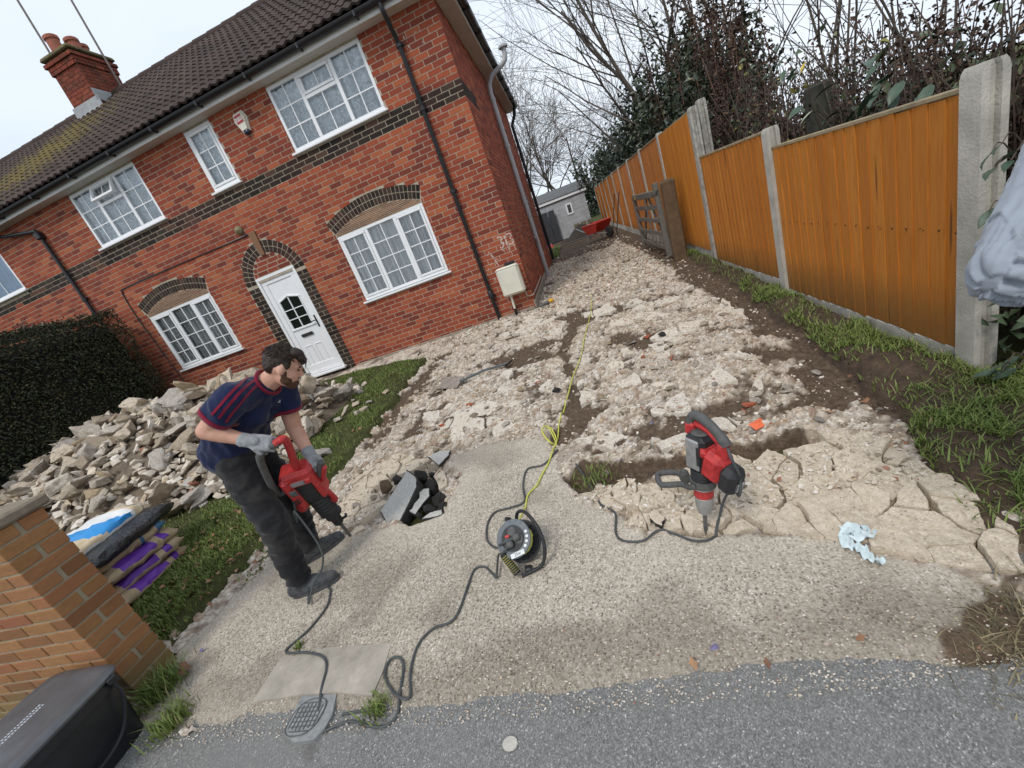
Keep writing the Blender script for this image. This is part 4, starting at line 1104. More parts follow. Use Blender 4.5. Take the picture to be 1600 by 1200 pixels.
M_CONCD = simple('lichened_concrete', (0.33, 0.315, 0.28), 0.95, 0.45, 16, 0.8, 50, kind='pos', dist=.008)
M_RAIL = simple('weathered_capping', (0.30, 0.24, 0.15), 0.8, 0.3, 10, .4, 60, kind='pos')
PY = [2.40, 4.49, 6.61, 8.72, 10.83, 12.94, 15.05, 17.16, 19.27, 21.38, 23.49, 25.60, 27.71]
PT = [1.31, 1.43, 2.03] + [2.05] * 10
def post_mesh(h, rough=False):
    """slotted concrete post, slot faces look along y"""
    m = MB(); w, d, s = .105, .115, .028
    pr = [(-w / 2, -d / 2), (-w / 2 + .03, -d / 2), (-w / 2 + .034, -d / 2 + s), (w / 2 - .034, -d / 2 + s), (w / 2 - .03, -d / 2), (w / 2, -d / 2),
          (w / 2, d / 2), (w / 2 - .03, d / 2), (w / 2 - .034, d / 2 - s), (-w / 2 + .034, d / 2 - s), (-w / 2 + .03, d / 2), (-w / 2, d / 2)]
    n = len(pr); vs = []; lv = [(-.3, 1, 1), (h * .5, 1, 1), (h - .045, 1, 1), (h - .018, .90, .97), (h, .70, .92)]
    for (z, sx, sy) in lv: vs += [(x * sx, y * sy, z) for x, y in pr]
    fs = [(r_ * n + i, r_ * n + (i + 1) % n, (r_ + 1) * n + (i + 1) % n, (r_ + 1) * n + i) for r_ in range(len(lv) - 1) for i in range(n)]
    o = (len(lv) - 1) * n; fs += [tuple(range(o, o + n))]
    m.add(vs, fs); return m
ORD = ['first', 'second', 'third', 'fourth', 'fifth', 'sixth', 'seventh', 'eighth', 'ninth', 'tenth', 'eleventh', 'twelfth', 'thirteenth']
names = ['tall pale concrete fence post nearest the grey sleeve', 'short concrete fence post between the two low orange panels', 'tall mottled concrete fence post where the fence steps up',
         'concrete fence post rising behind the grey wooden gate']
for i, y in enumerate(PY):
    g0 = gz(y); lab = names[i] if i < 4 else ORD[i] + ' concrete fence post counted from the nearest one'
    o = post_mesh(PT[i] - g0 + (.03 if i == 0 else .0)).build('concrete_fence_post', M_CONC if i in (0, 1) else M_CONCD if i == 2 else M_CONC, None, 40, (FX + .05, y + .055, g0))
    tag(o, lab, 'fence post', 'concrete fence posts')
# taller old posts standing behind the fence
o = post_mesh(2.12).build('concrete_fence_post', M_CONCD, None, 40, (FX + .20, 6.78, -.03)); tag(o, 'old lichen-spotted concrete post just behind the step in the fence', 'fence post')
o = MB(); o.box((0, 0, .78), (.15, .15, 1.86), bev=.02); o = o.build('concrete_fence_post', simple('mossy_post', (.05, .05, .04), 1, .4, 10, 1, 30), None, False, (2.18, 4.35, -.1)); tag(o, 'thick dark mossy post in the brambles behind the low panels', 'fence post')
def board(w, h, flip, att):
    m = MB(); m.att = att; a, b = (.012, .004) if not flip else (.004, .016)
    vs = [(0, 0, 0), (-a, 0, 0), (-b, w, 0), (0, w, 0), (0, 0, h), (-a, 0, h), (-b, w, h), (0, w, h)]
    m.add(vs, [(0, 1, 2, 3), (7, 6, 5, 4), (1, 0, 4, 5), (2, 1, 5, 6), (3, 2, 6, 7), (0, 3, 7, 4)]); return m
plab = ['large low orange-stained fence panel beside the nearest concrete post', 'second low orange-stained fence panel before the step up', 'tall ribbed orange fence panel between the low panels and the gate',
        'tall orange fence panel behind the grey gate bars', 'tall orange fence panel past the gate post, fifth along']
for i in range(len(PY) - 1):
    y0, y1 = PY[i] + .105, PY[i + 1] + .005; g0 = gz((y0 + y1) / 2)
    zt = [1.245, 1.395, 1.985][i] if i < 3 else 2.0
    gb0 = gz(y0) - .06; zb = (-.05, .02)[i] if i < 2 else g0 + .13; zb0 = zb
    lab = plab[i] if i < 5 else ORD[i] + ' orange fence panel counted from the nearest post'
    pan = empty('fence_panel', (FX + .035, y0, zb), lab, 'fence panel', 'orange fence panels')
    flip = i == 2; nb = (17, 17, 26)[i] if i < 3 else 19; pitch = (y1 - y0) / nb
    shared = [board(pitch * 1.22, 1, flip, k / 4).mesh('board', M_BOARD) for k in range(4)]
    for k in range(nb):
        t0 = k / nb; hh = zt + .012 - zb + (gz(y0 + t0 * (y1 - y0)) - g0) * .3
        if i >= 7 and k % 2: pass
        o = link('board', random.choice(shared), pan)
        o.location = (random.uniform(-.0015, .0015) + (.0045 if k % 2 else 0) * (0 if i < 3 else 1), k * pitch, random.uniform(-.012, .004)); o.scale = (1 if i != 2 else 1.5, 1, hh)
        o.rotation_euler = (0, 0, math.radians(-.35 if not flip else .35))
    m = MB(); m.box((.012, (y1 - y0) / 2, zt - zb + .012), (.055, y1 - y0, .026), bev=.005); m.build('capping', M_RAIL, pan)
    m = MB()
    for zz in (.25, (zt - zb) * .5, zt - zb - .2): m.box((.028, (y1 - y0) / 2, zz), (.035, y1 - y0, .05))
    m.build('back_rail', M_RAIL, pan)
    if i < 3:
        m = MB()
        for k in range(nb):
            for zz in ((zt - zb) * .5, (zt - zb) * .5 + .012): m.box((-.013 * (1 if i < 2 else 1.4), (k + .35 + random.uniform(-.1, .1)) * pitch, zz + random.uniform(-.008, .008)), (.004, .006, .005))
        tag(m.build('nail_heads', M_BLACKG, pan), kind='stuff')
    m = MB(); hgb = zb - gb0 - .004; nseg = 12; m.box((FX + .050, (y0 + y1) / 2, gb0 + hgb / 2 - .02), (.045, y1 - y0, hgb + .04), bev=.008)
    o = m.build('gravel_board', M_CONC); tag(o, lab.replace('fence panel', 'fence panel base board').split(',')[0] if False else ['concrete gravel board under the large nearest orange panel', 'concrete gravel board under the second low orange panel', 'concrete gravel board under the tall ribbed panel'][i] if i < 3 else 'concrete gravel board under the ' + ORD[i] + ' fence panel from the near end', 'gravel board', 'concrete gravel boards')

# ---- grey five-bar gate folded back against the fence
M_GREYW = simple('weathered_grey_timber', (0.15, 0.135, 0.115), 0.9, 0.4, 16, .8, 50, dist=.006)
M_BROWNW = simple('wet_brown_timber', (0.12, 0.075, 0.04), 0.85, 0.4, 9, .6, 40, dist=.006)
gp0 = gp(1060, 408); gate_p = MB(); gate_p.box((0, 0, .62), (.20, .19, 1.36), bev=.012); gate_p.box((0, 0, 1.31), (.18, .17, .03), taper=.8)
o = gate_p.build('gate_post', M_BROWNW, None, False, (1.60, 7.74, -.04)); tag(o, 'stout brown wooden gate post in front of the tall ribbed panel', 'gate post'); o.rotation_euler = (0, math.radians(1.5), 0)
ga = Vector((1.50, 7.98, 0)); gbv = Vector((1.50, 10.35, 0)); gl = 2.35
gate = empty('field_gate', (1.50, 7.98, .06), 'weathered grey five-bar wooden gate folded back along the fence', 'gate', rz=math.radians(1.5))
m = MB(); m.box((0, .05, .60), (.085, .10, 1.26), bev=.008); m.build('stile', M_GREYW, gate)
m = MB(); m.box((0, gl - .05, .55), (.075, .09, 1.14), bev=.008); m.build('stile', M_GREYW, gate)
for k, z in enumerate((.12, .36, .60, .83)):
    m = MB(); m.box((-.005, gl / 2, z), (.028, gl - .16, .08), bev=.005); m.build('rail', M_GREYW, gate)
m = MB(); m.box((0, gl / 2, 1.06), (.075, gl, .11), bev=.01); m.box((-.045, .12, 1.08), (.02, .28, .05)); m.build('top_rail', M_GREYW, gate)
for (a, b) in (((.10, .10), (.95, 1.02)), ((2.2, .10), (1.15, 1.02)), ((1.02, .1), (1.02, 1.02))):
    d = Vector((0, b[0] - a[0], b[1] - a[1])); m = MB(); m.box((.026 if a[0] != b[0] else -.03, (a[0] + b[0]) / 2, (a[1] + b[1]) / 2), (.022, .075, d.length), T3(0, (a[0] + b[0]) / 2, (a[1] + b[1]) / 2) @ Matrix.Rotation(-math.atan2(d.y, d.z), 4, 'X') @ T3(0, -(a[0] + b[0]) / 2, -(a[1] + b[1]) / 2), bev=.004); m.build('brace', M_GREYW, gate)
m = MB(); m.box((-.045, 1.95, 1.06), (.006, .10, .07)); m.build('yellow_tag', simple('yellow_tag', (.5, .33, .03), .6), gate)
# ================================================================ RUBBLE, LAWN, HEDGE, GARDEN WALL
random.seed(31)
def rock_mesh(seed, sx, sy, sz, mat, npts=16, cuts=1, rough=.06, slab=False, name='rock'):
    rr = random.Random(seed); bm = bmesh.new()
    for _ in range(npts):
        v = Vector((rr.gauss(0, 1), rr.gauss(0, 1), rr.gauss(0, 1))).normalized()
        if slab: v = Vector((v.x, v.y, (.8 if v.z > 0 else -.8) * (1 - .25 * rr.random())))
        k = rr.uniform(.75, 1.0); bm.verts.new((v.x * k * sx / 2, v.y * k * sy / 2, v.z * k * sz / 2))
    bmesh.ops.convex_hull(bm, input=bm.verts)
    for v in [v for v in bm.verts if not v.link_faces]: bm.verts.remove(v)
    if cuts:
        bmesh.ops.bevel(bm, geom=bm.edges[:], offset=.035 * min(sx, sy, sz), segments=1, affect='EDGES')
        bmesh.ops.triangulate(bm, faces=bm.faces[:])
        bmesh.ops.subdivide_edges(bm, edges=[e for e in bm.edges if e.calc_length() > .22 * max(sx, sy)], cuts=cuts, use_grid_fill=True)
        s = max(sx, sy, sz)
        for v in bm.verts:
            p = v.co / s * 6 + Vector((seed, 0, 0)); v.co += v.co.normalized() * (mnoise.noise(p) * rough * s + mnoise.noise(p * 3) * rough * .45 * s)
        bmesh.ops.triangulate(bm, faces=bm.faces[:])
    me = bpy.data.meshes.new(name); bm.to_mesh(me); bm.free(); me.materials.append(mat); return me
def mat_rubble():
    t = NT('broken_concrete'); co = t.coord('Object'); r = t.oi()
    c = t.ramp(r, [(0, (.36, .295, .22)), (.2, (.50, .42, .325)), (.45, (.62, .53, .415)), (.65, (.42, .395, .36)), (.8, (.64, .57, .48)), (.92, (.52, .39, .24)), (1, (.30, .25, .20))])
    c = t.mix(t.ramp(t.noise(co, 9, 6, .7), [(.38, .8), (.62, 0.0)]), c, t.mix(.55, c, (.20, .15, .105)))
    bw = t.n('ShaderNodeRGBToBW'); t.l(t.vor(co, 55, 'F1', 'Color'), bw.inputs[0])
    c = t.mix(t.ramp(bw.outputs[0], [(.15, .7), (.3, 0.0)]), c, t.mix(.7, c, (.12, .085, .06)))
    t.col(c).set(rough=.97, spec=.15); t.bump(t.mix(.5, t.noise(co, 55, 5, .75), t.vor(co, 55)), .9, .010); return t.m
M_RUB = mat_rubble()
def mat_stone():
    t = NT('loose_stone'); co = t.coord('pos'); r = t.attr('rnd')
    c = t.ramp(r, [(0, (.25, .20, .15)), (.2, (.54, .465, .37)), (.5, (.68, .60, .50)), (.76, (.75, .70, .63)), (.9, (.60, .47, .325)), (.97, (.42, .35, .29)), (.99, (.34, .13, .075)), (1, (.36, .16, .10))])
    c = t.mix(t.ramp(t.noise(co, 60, 5, .7), [(.35, .6), (.6, 0.0)]), c, t.mix(.6, c, (.22, .17, .12)))
    t.col(c).set(rough=.95, spec=.2); t.bump(t.noise(co, 170, 4, .7), .7, .004); return t.m
M_STONE = mat_stone()

# ---- loose stones over the broken drive (uncounted)
protos = []
for k in range(14):
    me = rock_mesh(500 + k, 1, random.uniform(.6, .95), random.uniform(.35, .65), M_STONE, 11, 0, name='s')
    v = np.array([q.co[:] for q in me.vertices]); f = [tuple(p.vertices) for p in me.polygons]; protos.append((v, f)); bpy.data.meshes.remove(me)
Xs, Ys, Ss, Is = soil_field
def pip(x, y, poly):
    c = False; j = len(poly) - 1
    for i in range(len(poly)):
        if (poly[i][1] > y) != (poly[j][1] > y) and x < (poly[j][0] - poly[i][0]) * (y - poly[i][1]) / (poly[j][1] - poly[i][1]) + poly[i][0]: c = not c
        j = i
    return c
def in_tr(x, y): return pip(x, y, HOLE) or (pip(x, y, TRENCH) and random.random() < .55)
def scatter_stones(name, n, ybounds, size, par=None, dens=None, seed=1):
    r2 = np.random.default_rng(seed); V = []; F = []; A = []; cnt = 0; off = 0
    while cnt < n:
        x = r2.uniform(-3.1, 1.6); y = ybounds[0] + (ybounds[1] - ybounds[0]) * r2.random() ** 1.4
        i = min(int(np.searchsorted(_dy, y)), len(_dy) - 1); j = min(int(np.searchsorted(_dx, x)), len(_dx) - 1)
        if y > 7.45 and x < -.95: continue
        if Is[i, j] > .5: continue
        if Ss[i, j] > .5 and r2.random() < .86: continue
        if in_tr(x, y): continue
        if x < -2.75 + .2 * math.sin(y * 3) and y < 6.3: continue
        if dens is not None and not dens(x, y, r2): continue
        v, f = protos[int(r2.integers(len(protos)))]
        s = size[0] + (size[1] - size[0]) * r2.random() ** 2.6; s *= 1 + .05 * max(0, y - 3)
        R_ = np.array(Euler((r2.uniform(-.5, .5), r2.uniform(-.5, .5), r2.uniform(0, 6.28))).to_matrix())
        p = (v * s) @ R_.T + np.array([x, y, dz_at(x, y) + s * .10])
        V.append(p); F.extend([tuple(q + off for q in ff) for ff in f]); A.append(np.full(len(v), r2.random())); off += len(v); cnt += 1
    V = np.concatenate(V); me = bpy.data.meshes.new(name); me.from_pydata(V.tolist(), [], F)
    at = me.attributes.new('rnd', 'FLOAT', 'POINT'); at.data.foreach_set('value', np.concatenate(A).astype(np.float32)); me.materials.append(M_STONE)
    return link(name, me)
o = scatter_stones('crushed_stone', 17000, (1.75, 8.5), (.010, .046), seed=3); tag(o, 'small crushed stones strewn over the broken-up drive', 'rubble', kind='stuff')
o = scatter_stones('crushed_stone', 5000, (7.0, 16.0), (.03, .09), seed=4); tag(o, 'crushed stones along the passage beside the house', 'rubble', kind='stuff')
# pebbles and grit on the concrete and the road edge
def grit(name, n, seed):
    r2 = np.random.default_rng(seed); V = []; F = []; A = []; off = 0
    for _ in range(n):
        x = r2.uniform(-2.7, 1.3); y = .93 + abs(r2.normal(0, .13)) + (r2.random() < .35) * r2.uniform(0, .9)
        v, f = protos[int(r2.integers(len(protos)))]; s = r2.uniform(.004, .013)
        p = v * s + np.array([x, y, (dz_at(x, y) if y > 1.06 else gz(y) - .006) + s * .15])
        V.append(p); F.extend([tuple(q + off for q in ff) for ff in f]); A.append(np.full(len(v), r2.random())); off += len(v)
    me = bpy.data.meshes.new(name); me.from_pydata(np.concatenate(V).tolist(), [], F)
    at = me.attributes.new('rnd', 'FLOAT', 'POINT'); at.data.foreach_set('value', np.concatenate(A).astype(np.float32)); me.materials.append(M_STONE); return link(name, me)
tag(grit('grit', 4200, 9), 'loose grit and pebbles along the edge of the drive', 'gravel', kind='stuff')
# ---- larger loose lumps on the drive: things of their own
lump = [rock_mesh(700 + k, 1, random.uniform(.6, .9), random.uniform(.3, .55), M_RUB, 14, 1, .05, name='concrete_lump') for k in range(10)]
cnt = 0
while cnt < 230:
    x = random.uniform(-2.6, 1.4); y = 2.2 + 5.2 * random.random() ** 1.3
    i = min(int(np.searchsorted(_dy, y)), len(_dy) - 1); j = min(int(np.searchsorted(_dx, x)), len(_dx) - 1)
    if Is[i, j] > .5 or (x < -2.7) or in_tr(x, y): continue
    s = random.uniform(.045, .10) * (1 + .06 * y); o = link('concrete_lump', random.choice(lump))
    o.scale = (s, s, s * random.uniform(.6, .9)); o.rotation_euler = (random.uniform(-.2, .2), random.uniform(-.2, .2), random.uniform(0, 6.28)); o.location = (x, y, dz_at(x, y) + .10 * s)
    tag(o, 'loose pale concrete lump lying on the broken-up drive', 'rubble', 'loose lumps on the drive'); cnt += 1
# ---- heap beside the hedge
def heap_h(x, y):
    t = min(max((x + 8.8) / 4.6, 0), 1); cy = 4.45 + .45 * t; hh = (.62 + .42 * math.sin(t * PI * .9 + .15)) * (1 if x < -4.6 else max(0, 1 - (x + 4.6) / 1.0))
    d = abs(y - cy) / (1.75 if y < cy else 1.4); return hh * max(0, 1 - d) ** .75 if x > -9.2 else 0
gx = grid_axis([(-9.2, -3.4, .09)]); gy = grid_axis([(2.6, 6.8, .09)]); X, Y = np.meshgrid(gx, gy)
Z = GZV(Y) + np.vectorize(heap_h, otypes=[float])(X, Y) - .07 + .08 * (fbm(X * 4, Y * 4, 4, 7) - .5)
M_MOUND = simple('dusty_soil', (.16, .125, .09), 1, .45, 9, 1, 40, kind='pos', dist=.02)
tag(sheet('rubble_mound', X, Y, Z, M_MOUND), 'dusty packed rubble filling the heap beside the hedge', 'rubble', kind='stuff')
chunk = [rock_mesh(800 + k, 1, random.uniform(.55, .9), random.uniform(.28, .55), M_RUB, 12 + k % 5, 2, .045, slab=k % 2 == 0, name='concrete_chunk') for k in range(22)]
cnt = 0; tries = 0
while cnt < 295 and tries < 9000:
    tries += 1
    x = random.uniform(-9.0, -3.7); y = random.uniform(2.75, 6.0); h = heap_h(x, y)
    if h < .03: continue
    if y > 5.2 and random.random() < .6: continue
    s = random.choice([.22, .27, .32, .36, .42, .50]) * random.uniform(.85, 1.15)
    o = link('concrete_chunk', random.choice(chunk)); o.scale = (s, s, s)
    o.rotation_euler = (random.uniform(-.8, .8), random.uniform(-.8, .8), random.uniform(0, 6.28)); o.location = (x, y, gz(y) + h + s * .05 + random.uniform(-.02, .06))
    tag(o, 'broken concrete chunk in the heap beside the hedge', 'rubble', 'rubble heap by the hedge'); cnt += 1
fill = []; VV = []; FF = []; AA = []; off = 0; r3 = np.random.default_rng(77); nf = 0
while nf < 1500:
    x = r3.uniform(-9.0, -3.8); y = r3.uniform(2.8, 5.8); h = heap_h(x, y)
    if h < .01: continue
    v, f = protos[int(r3.integers(len(protos)))]; s = r3.uniform(.09, .26); R_ = np.array(Euler((r3.uniform(-.9, .9), r3.uniform(-.9, .9), r3.uniform(0, 6.28))).to_matrix())
    VV.append((v * s) @ R_.T + np.array([x, y, gz(y) + h - .02])); FF.extend([tuple(q + off for q in ff) for ff in f]); AA.append(np.full(len(v), r3.random())); off += len(v); nf += 1
me = bpy.data.meshes.new('heap_fill'); me.from_pydata(np.concatenate(VV).tolist(), [], FF); at = me.attributes.new('rnd', 'FLOAT', 'POINT'); at.data.foreach_set('value', np.concatenate(AA).astype(np.float32)); me.materials.append(M_STONE)
tag(link('heap_fill', me), 'smaller broken pieces filling the heap beside the hedge', 'rubble', kind='stuff')
for k in range(34):
    q = (random.uniform(455, 640), random.uniform(610, 720)); p = gp(*q)
    if q[1] > 720 - (q[0] - 480) * .7 and q[0] > 520: continue
    s = random.uniform(.10, .24); o = link('concrete_chunk', random.choice(chunk)); o.scale = (s, s, s); o.rotation_euler = (random.uniform(-.4, .4), random.uniform(-.4, .4), random.uniform(0, 6.28)); o.location = (p.x, p.y, p.z + .05 + s * .12)
    tag(o, 'broken concrete chunk strewn on the lawn behind the worker', 'rubble', 'chunks strewn on the lawn')

# ---- lawn left of the drive
LE = [(-2.60, 1.40), (-2.70, 1.95), (-2.72, 2.8), (-2.76, 3.6), (-2.80, 5.0), (-2.86, 6.35), (-3.3, 6.62), (-4.6, 6.98), (-6.3, 7.15), (-9.3, 7.2), (-12, 7.2), (-12, 1.43), (-2.95, 1.43)]
gx = grid_axis([(-12, -5, .25), (-5, -2.5, .04)]); gy = grid_axis([(1.40, 7.3, .04)]); X, Y = np.meshgrid(gx, gy)
dl = in_poly(X, Y, LE) + .12 * (fbm(X * 5, Y * 5, 4, 3) - .5)
Z = GZV(Y) - .10 + .11 * sm(-.05, .05, dl) * sm(1.3, 2.6, Y + .6 * (X < -3)) + .03 * sm(-.05, .05, dl) + .02 * (fbm(X * 6, Y * 6, 4, 4) - .5)
lawn_f = (gx, gy, Z, dl); tag(sheet('lawn', X, Y, Z, M_TURF), kind='structure')
def mat_leafcol(name, stops, rough=.6, trans=.0, spec=.35):
    t = NT(name); r = t.attr('rnd'); t.col(t.ramp(r, stops)).set(rough=rough, spec=spec); return t.m
M_GRASS = mat_leafcol('grass', [(0, (.07, .10, .02)), (.4, (.135, .19, .04)), (.75, (.21, .255, .07)), (.9, (.17, .17, .06)), (1, (.27, .22, .11))])
def blades(name, pts, hrange, mat, wid=.004, lean=.6, seed=1):
    r2 = np.random.default_rng(seed); n = len(pts); P = np.array(pts)
    h = r2.uniform(hrange[0], hrange[1], n); a = r2.uniform(0, 6.283, n); le = r2.uniform(.1, lean, n) * h; w = wid * r2.uniform(.6, 1.3, n)
    dx, dy = np.cos(a), np.sin(a); px, py = -dy * w, dx * w
    b0 = P + np.stack([px, py, np.zeros(n)], 1); b1 = P - np.stack([px, py, np.zeros(n)], 1)
    m0 = P + np.stack([dx * le * .35 + px * .8, dy * le * .35 + py * .8, h * .6], 1); m1 = P + np.stack([dx * le * .35 - px * .8, dy * le * .35 - py * .8, h * .6], 1)
    tp = P + np.stack([dx * le, dy * le, h], 1)
    V = np.stack([b0, b1, m1, m0, tp], 1).reshape(-1, 3); o = np.arange(n) * 5
    me = bpy.data.meshes.new(name)
    me.vertices.add(len(V)); me.vertices.foreach_set('co', V.ravel())
    lv = np.concatenate([np.stack([o, o + 1, o + 2, o + 3], 1), np.stack([o + 3, o + 2, o + 4], 1)], 1).ravel()
    me.loops.add(len(lv)); me.loops.foreach_set('vertex_index', lv)
    ls = np.stack([np.arange(n) * 7, np.arange(n) * 7 + 4], 1).ravel(); lt = np.tile([4, 3], n)
    me.polygons.add(2 * n); me.polygons.foreach_set('loop_start', ls); me.polygons.foreach_set('loop_total', lt); me.update(calc_edges=True)
    at = me.attributes.new('rnd', 'FLOAT', 'POINT'); at.data.foreach_set('value', np.repeat(np.clip(r2.normal(.45, .25, n), 0, 1), 5).astype(np.float32)); me.materials.append(mat)
    return link(name, me)
pts = []; r2 = np.random.default_rng(5)
while len(pts) < 46000:
    x = r2.uniform(-4.9, -2.55) if r2.random() < .9 else r2.uniform(-7, -4.9); y = 1.42 + 5.8 * r2.random() ** 1.5
    i = min(int(np.searchsorted(gy, y)), len(gy) - 1); j = min(int(np.searchsorted(gx, x)), len(gx) - 1)
    if dl[i, j] < -.01: continue
    if heap_h(x, y) > .1: continue
    bare = (.5 + .75 * mnoise.noise((x * 1.9, y * 1.9, 4)))
    if bare > .52 and r2.random() < .85: continue
    pts.append((x, y, Z[i, j] - .004))
tag(blades('lawn_grass', pts, (.012, .042), M_GRASS, .0033, 1.1, 6), 'short scruffy grass of the front lawn', 'grass', kind='stuff')
# ---- verge along the fence and the corner by the nearest post
VE = [(1.36, 2.15), (1.47, 2.9), (1.55, 3.7), (1.62, 5.2), (1.70, 6.9), (1.72, 8.0), (1.84, 8.0), (1.84, 2.3), (3.5, 2.3), (3.5, .9), (1.35, .98), (1.10, 1.10), (1.16, 1.45), (1.25, 1.9)]
gx = grid_axis([(.95, 2.0, .02), (2.0, 3.5, .1)]); gy = grid_axis([(.85, 2.6, .02), (2.6, 8.1, .04)]); X, Y = np.meshgrid(gx, gy)
dv = in_poly(X, Y, VE) + .16 * (fbm(X * 6, Y * 6, 4, 13) - .5)
Z = GZV(Y) - .06 + .125 * sm(-.06, .06, dv) * sm(1.1, 2.3, Y) + .065 * sm(-.05, .05, dv) * (1 - sm(1.1, 2.3, Y)) + .05 * (fbm(X * 7, Y * 7, 5, 14) - .5)
M_EARTH = simple('dark_earth', (.075, .05, .033), 1, .5, 18, 1, 50, kind='pos', dist=.02)
tag(sheet('grass_verge', X, Y, Z, M_EARTH, keep=dv > -.12), kind='structure')
pts = []
while len(pts) < 26000:
    if r2.random() < .55: x, y = r2.uniform(1.05, 2.6), r2.uniform(.95, 2.35)
    else: y = r2.uniform(2.2, 8.0); x = r2.uniform(1.38, 1.84)
    i = min(int(np.searchsorted(gy, y)), len(gy) - 1); j = min(int(np.searchsorted(gx, x)), len(gx) - 1)
    if dv[i, j] < .0: continue
    if (.5 + .75 * mnoise.noise((x * 3.1, y * 2.1, 6))) > .48 and r2.random() < .85: continue
    if 2.1 < y < 2.75 and x < 1.75 and r2.random() < .85: continue
    pts.append((x, y, Z[i, j] - .004))
tag(blades('verge_grass', pts, (.010, .050), M_GRASS, .0032, 1.9, 8), 'long straggling grass along the fence foot', 'grass', kind='stuff')
def tuft(name, c, n, rad, hr, label):
    pts = [(c[0] + random.gauss(0, rad), c[1] + random.gauss(0, rad), c[2]) for _ in range(n)]
    tag(blades(name, pts, hr, M_GRASS, .0032, 1.3, int(abs(c[0]) * 1000)), label, 'grass', kind='stuff')
tuft('grass_tuft', gp(255, 1080), 500, .05, (.04, .13), 'grass tuft at the foot of the buff wall end')
tuft('grass_tuft', gp(272, 1130), 260, .045, (.03, .09), 'grass tuft between the black bin and the drive')
tuft('grass_tuft', gp(590, 1110), 130, .03, (.015, .05), 'small weed tuft by the cracked concrete pad')
tuft('grass_tuft', gp(930, 745), 200, .07, (.02, .05), 'green turf clump at the edge of the trench')
tuft('grass_tuft', gp(468, 1012), 60, .012, (.015, .04), 'tiny weed at the corner of the concrete pad')

M_DRYG = mat_leafcol('dry_grass', [(0, (.06, .055, .03)), (.5, (.17, .14, .08)), (1, (.32, .26, .15))], .8)
pts = []
for _ in range(420):
    p = gp(min(1640, random.gauss(1590, 45)), random.gauss(985, 45)); pts.append((p.x, p.y, dz_at(p.x, p.y)))
tag(blades('dry_grass', pts, (.006, .03), M_DRYG, .0018, 4.5, 77), 'dry straggling grass on the dirt patch by the road', 'grass', kind='stuff')
# ---- clipped hedge
M_HEDGE = mat_leafcol('hedge_leaf', [(0, (.018, .022, .011)), (.5, (.038, .045, .020)), (.8, (.07, .076, .032)), (.95, (.13, .115, .045)), (1, (.18, .13, .06))], .45)
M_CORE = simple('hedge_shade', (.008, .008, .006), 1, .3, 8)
def leaves(name, P, N, size, mat, par=None, aspect=.55, seed=1, curl=.25, rmean=.45, rsd=.25):
    """many single leaves: position, outward direction, size"""
    r2 = np.random.default_rng(seed); n = len(P); P = np.asarray(P); N = np.asarray(N)
    d = N * .7 + r2.normal(0, .6, (n, 3)); d /= np.linalg.norm(d, axis=1)[:, None] + 1e-9
    q = r2.normal(0, 1, (n, 3)); s = np.cross(d, q); s /= np.linalg.norm(s, axis=1)[:, None] + 1e-9; u = np.cross(d, s)
    L = size[0] + (size[1] - size[0]) * r2.random(n); L = L[:, None]; w = L * aspect
    base = P; tip = P + s * L + d * (L * -.15); mid = P + s * L * .5
    a = mid + u * w * .5 + d * L * curl * .5; b = mid - u * w * .5 + d * L * curl * .5
    V = np.stack([base, a, tip, b], 1).reshape(-1, 3); o = np.arange(n) * 4
    me = bpy.data.meshes.new(name); me.vertices.add(len(V)); me.vertices.foreach_set('co', V.ravel())
    lv = np.stack([o, o + 1, o + 2, o, o + 2, o + 3], 1).ravel(); me.loops.add(len(lv)); me.loops.foreach_set('vertex_index', lv)
    me.polygons.add(2 * n); me.polygons.foreach_set('loop_start', np.arange(2 * n) * 3); me.polygons.foreach_set('loop_total', np.full(2 * n, 3)); me.update(calc_edges=True)
    at = me.attributes.new('rnd', 'FLOAT', 'POINT'); at.data.foreach_set('value', np.repeat(np.clip(r2.normal(rmean, rsd, n), 0, 1), 4).astype(np.float32)); me.materials.append(mat)
    return link(name, me, par)
hx0, hx1, hy0, hy1, hz1 = -10.6, -9.02, 1.6, 7.22, 2.72
hedge = empty('garden_hedge', (-9.8, 4.4, gz(4)), 'tall dark clipped hedge between the rubble heap and the neighbour', 'hedge'); hl = Vector(hedge.location)
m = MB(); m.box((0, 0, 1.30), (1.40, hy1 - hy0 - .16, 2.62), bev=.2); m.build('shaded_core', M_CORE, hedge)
n = 62000; P = []; Nn = []
r2 = np.random.default_rng(17); A1 = (hy1 - hy0) * 2.9; A2 = (hy1 - hy0) * 1.5; A3 = 1.5 * 2.9
for k in range(n):
    q = r2.random() * (A1 + A2 + A3); dep = -abs(r2.normal(0, .05))
    if q < A1: p = [hx1 + dep, r2.uniform(hy0, hy1), r2.uniform(-.1, hz1)]; nn = [1, 0, .35]
    elif q < A1 + A2: p = [r2.uniform(hx0, hx1), r2.uniform(hy0, hy1), hz1 + dep]; nn = [.1, 0, 1]
    else: p = [r2.uniform(hx0, hx1), hy1 + dep if r2.random() < .3 else hy0 - dep, r2.uniform(-.1, hz1)]; nn = [0, 1 if p[1] > 4 else -1, .3]
    b = .10 * (mnoise.noise((p[0] * 1.3, p[1] * 1.3, p[2] * 1.3))) + .05 * mnoise.noise((p[0] * 4, p[1] * 4, p[2] * 4))
    p = [p[i] + nn[i] * b for i in range(3)]; 
    if nn[2] == 1 and r2.random() < .06: p[2] += r2.random() * .18
    P.append([p[0] - hl.x, p[1] - hl.y, p[2] - hl.z]); Nn.append(nn)
leaves('foliage', P, Nn, (.03, .06), M_HEDGE, hedge, .5, 18, rmean=.4, rsd=.28)

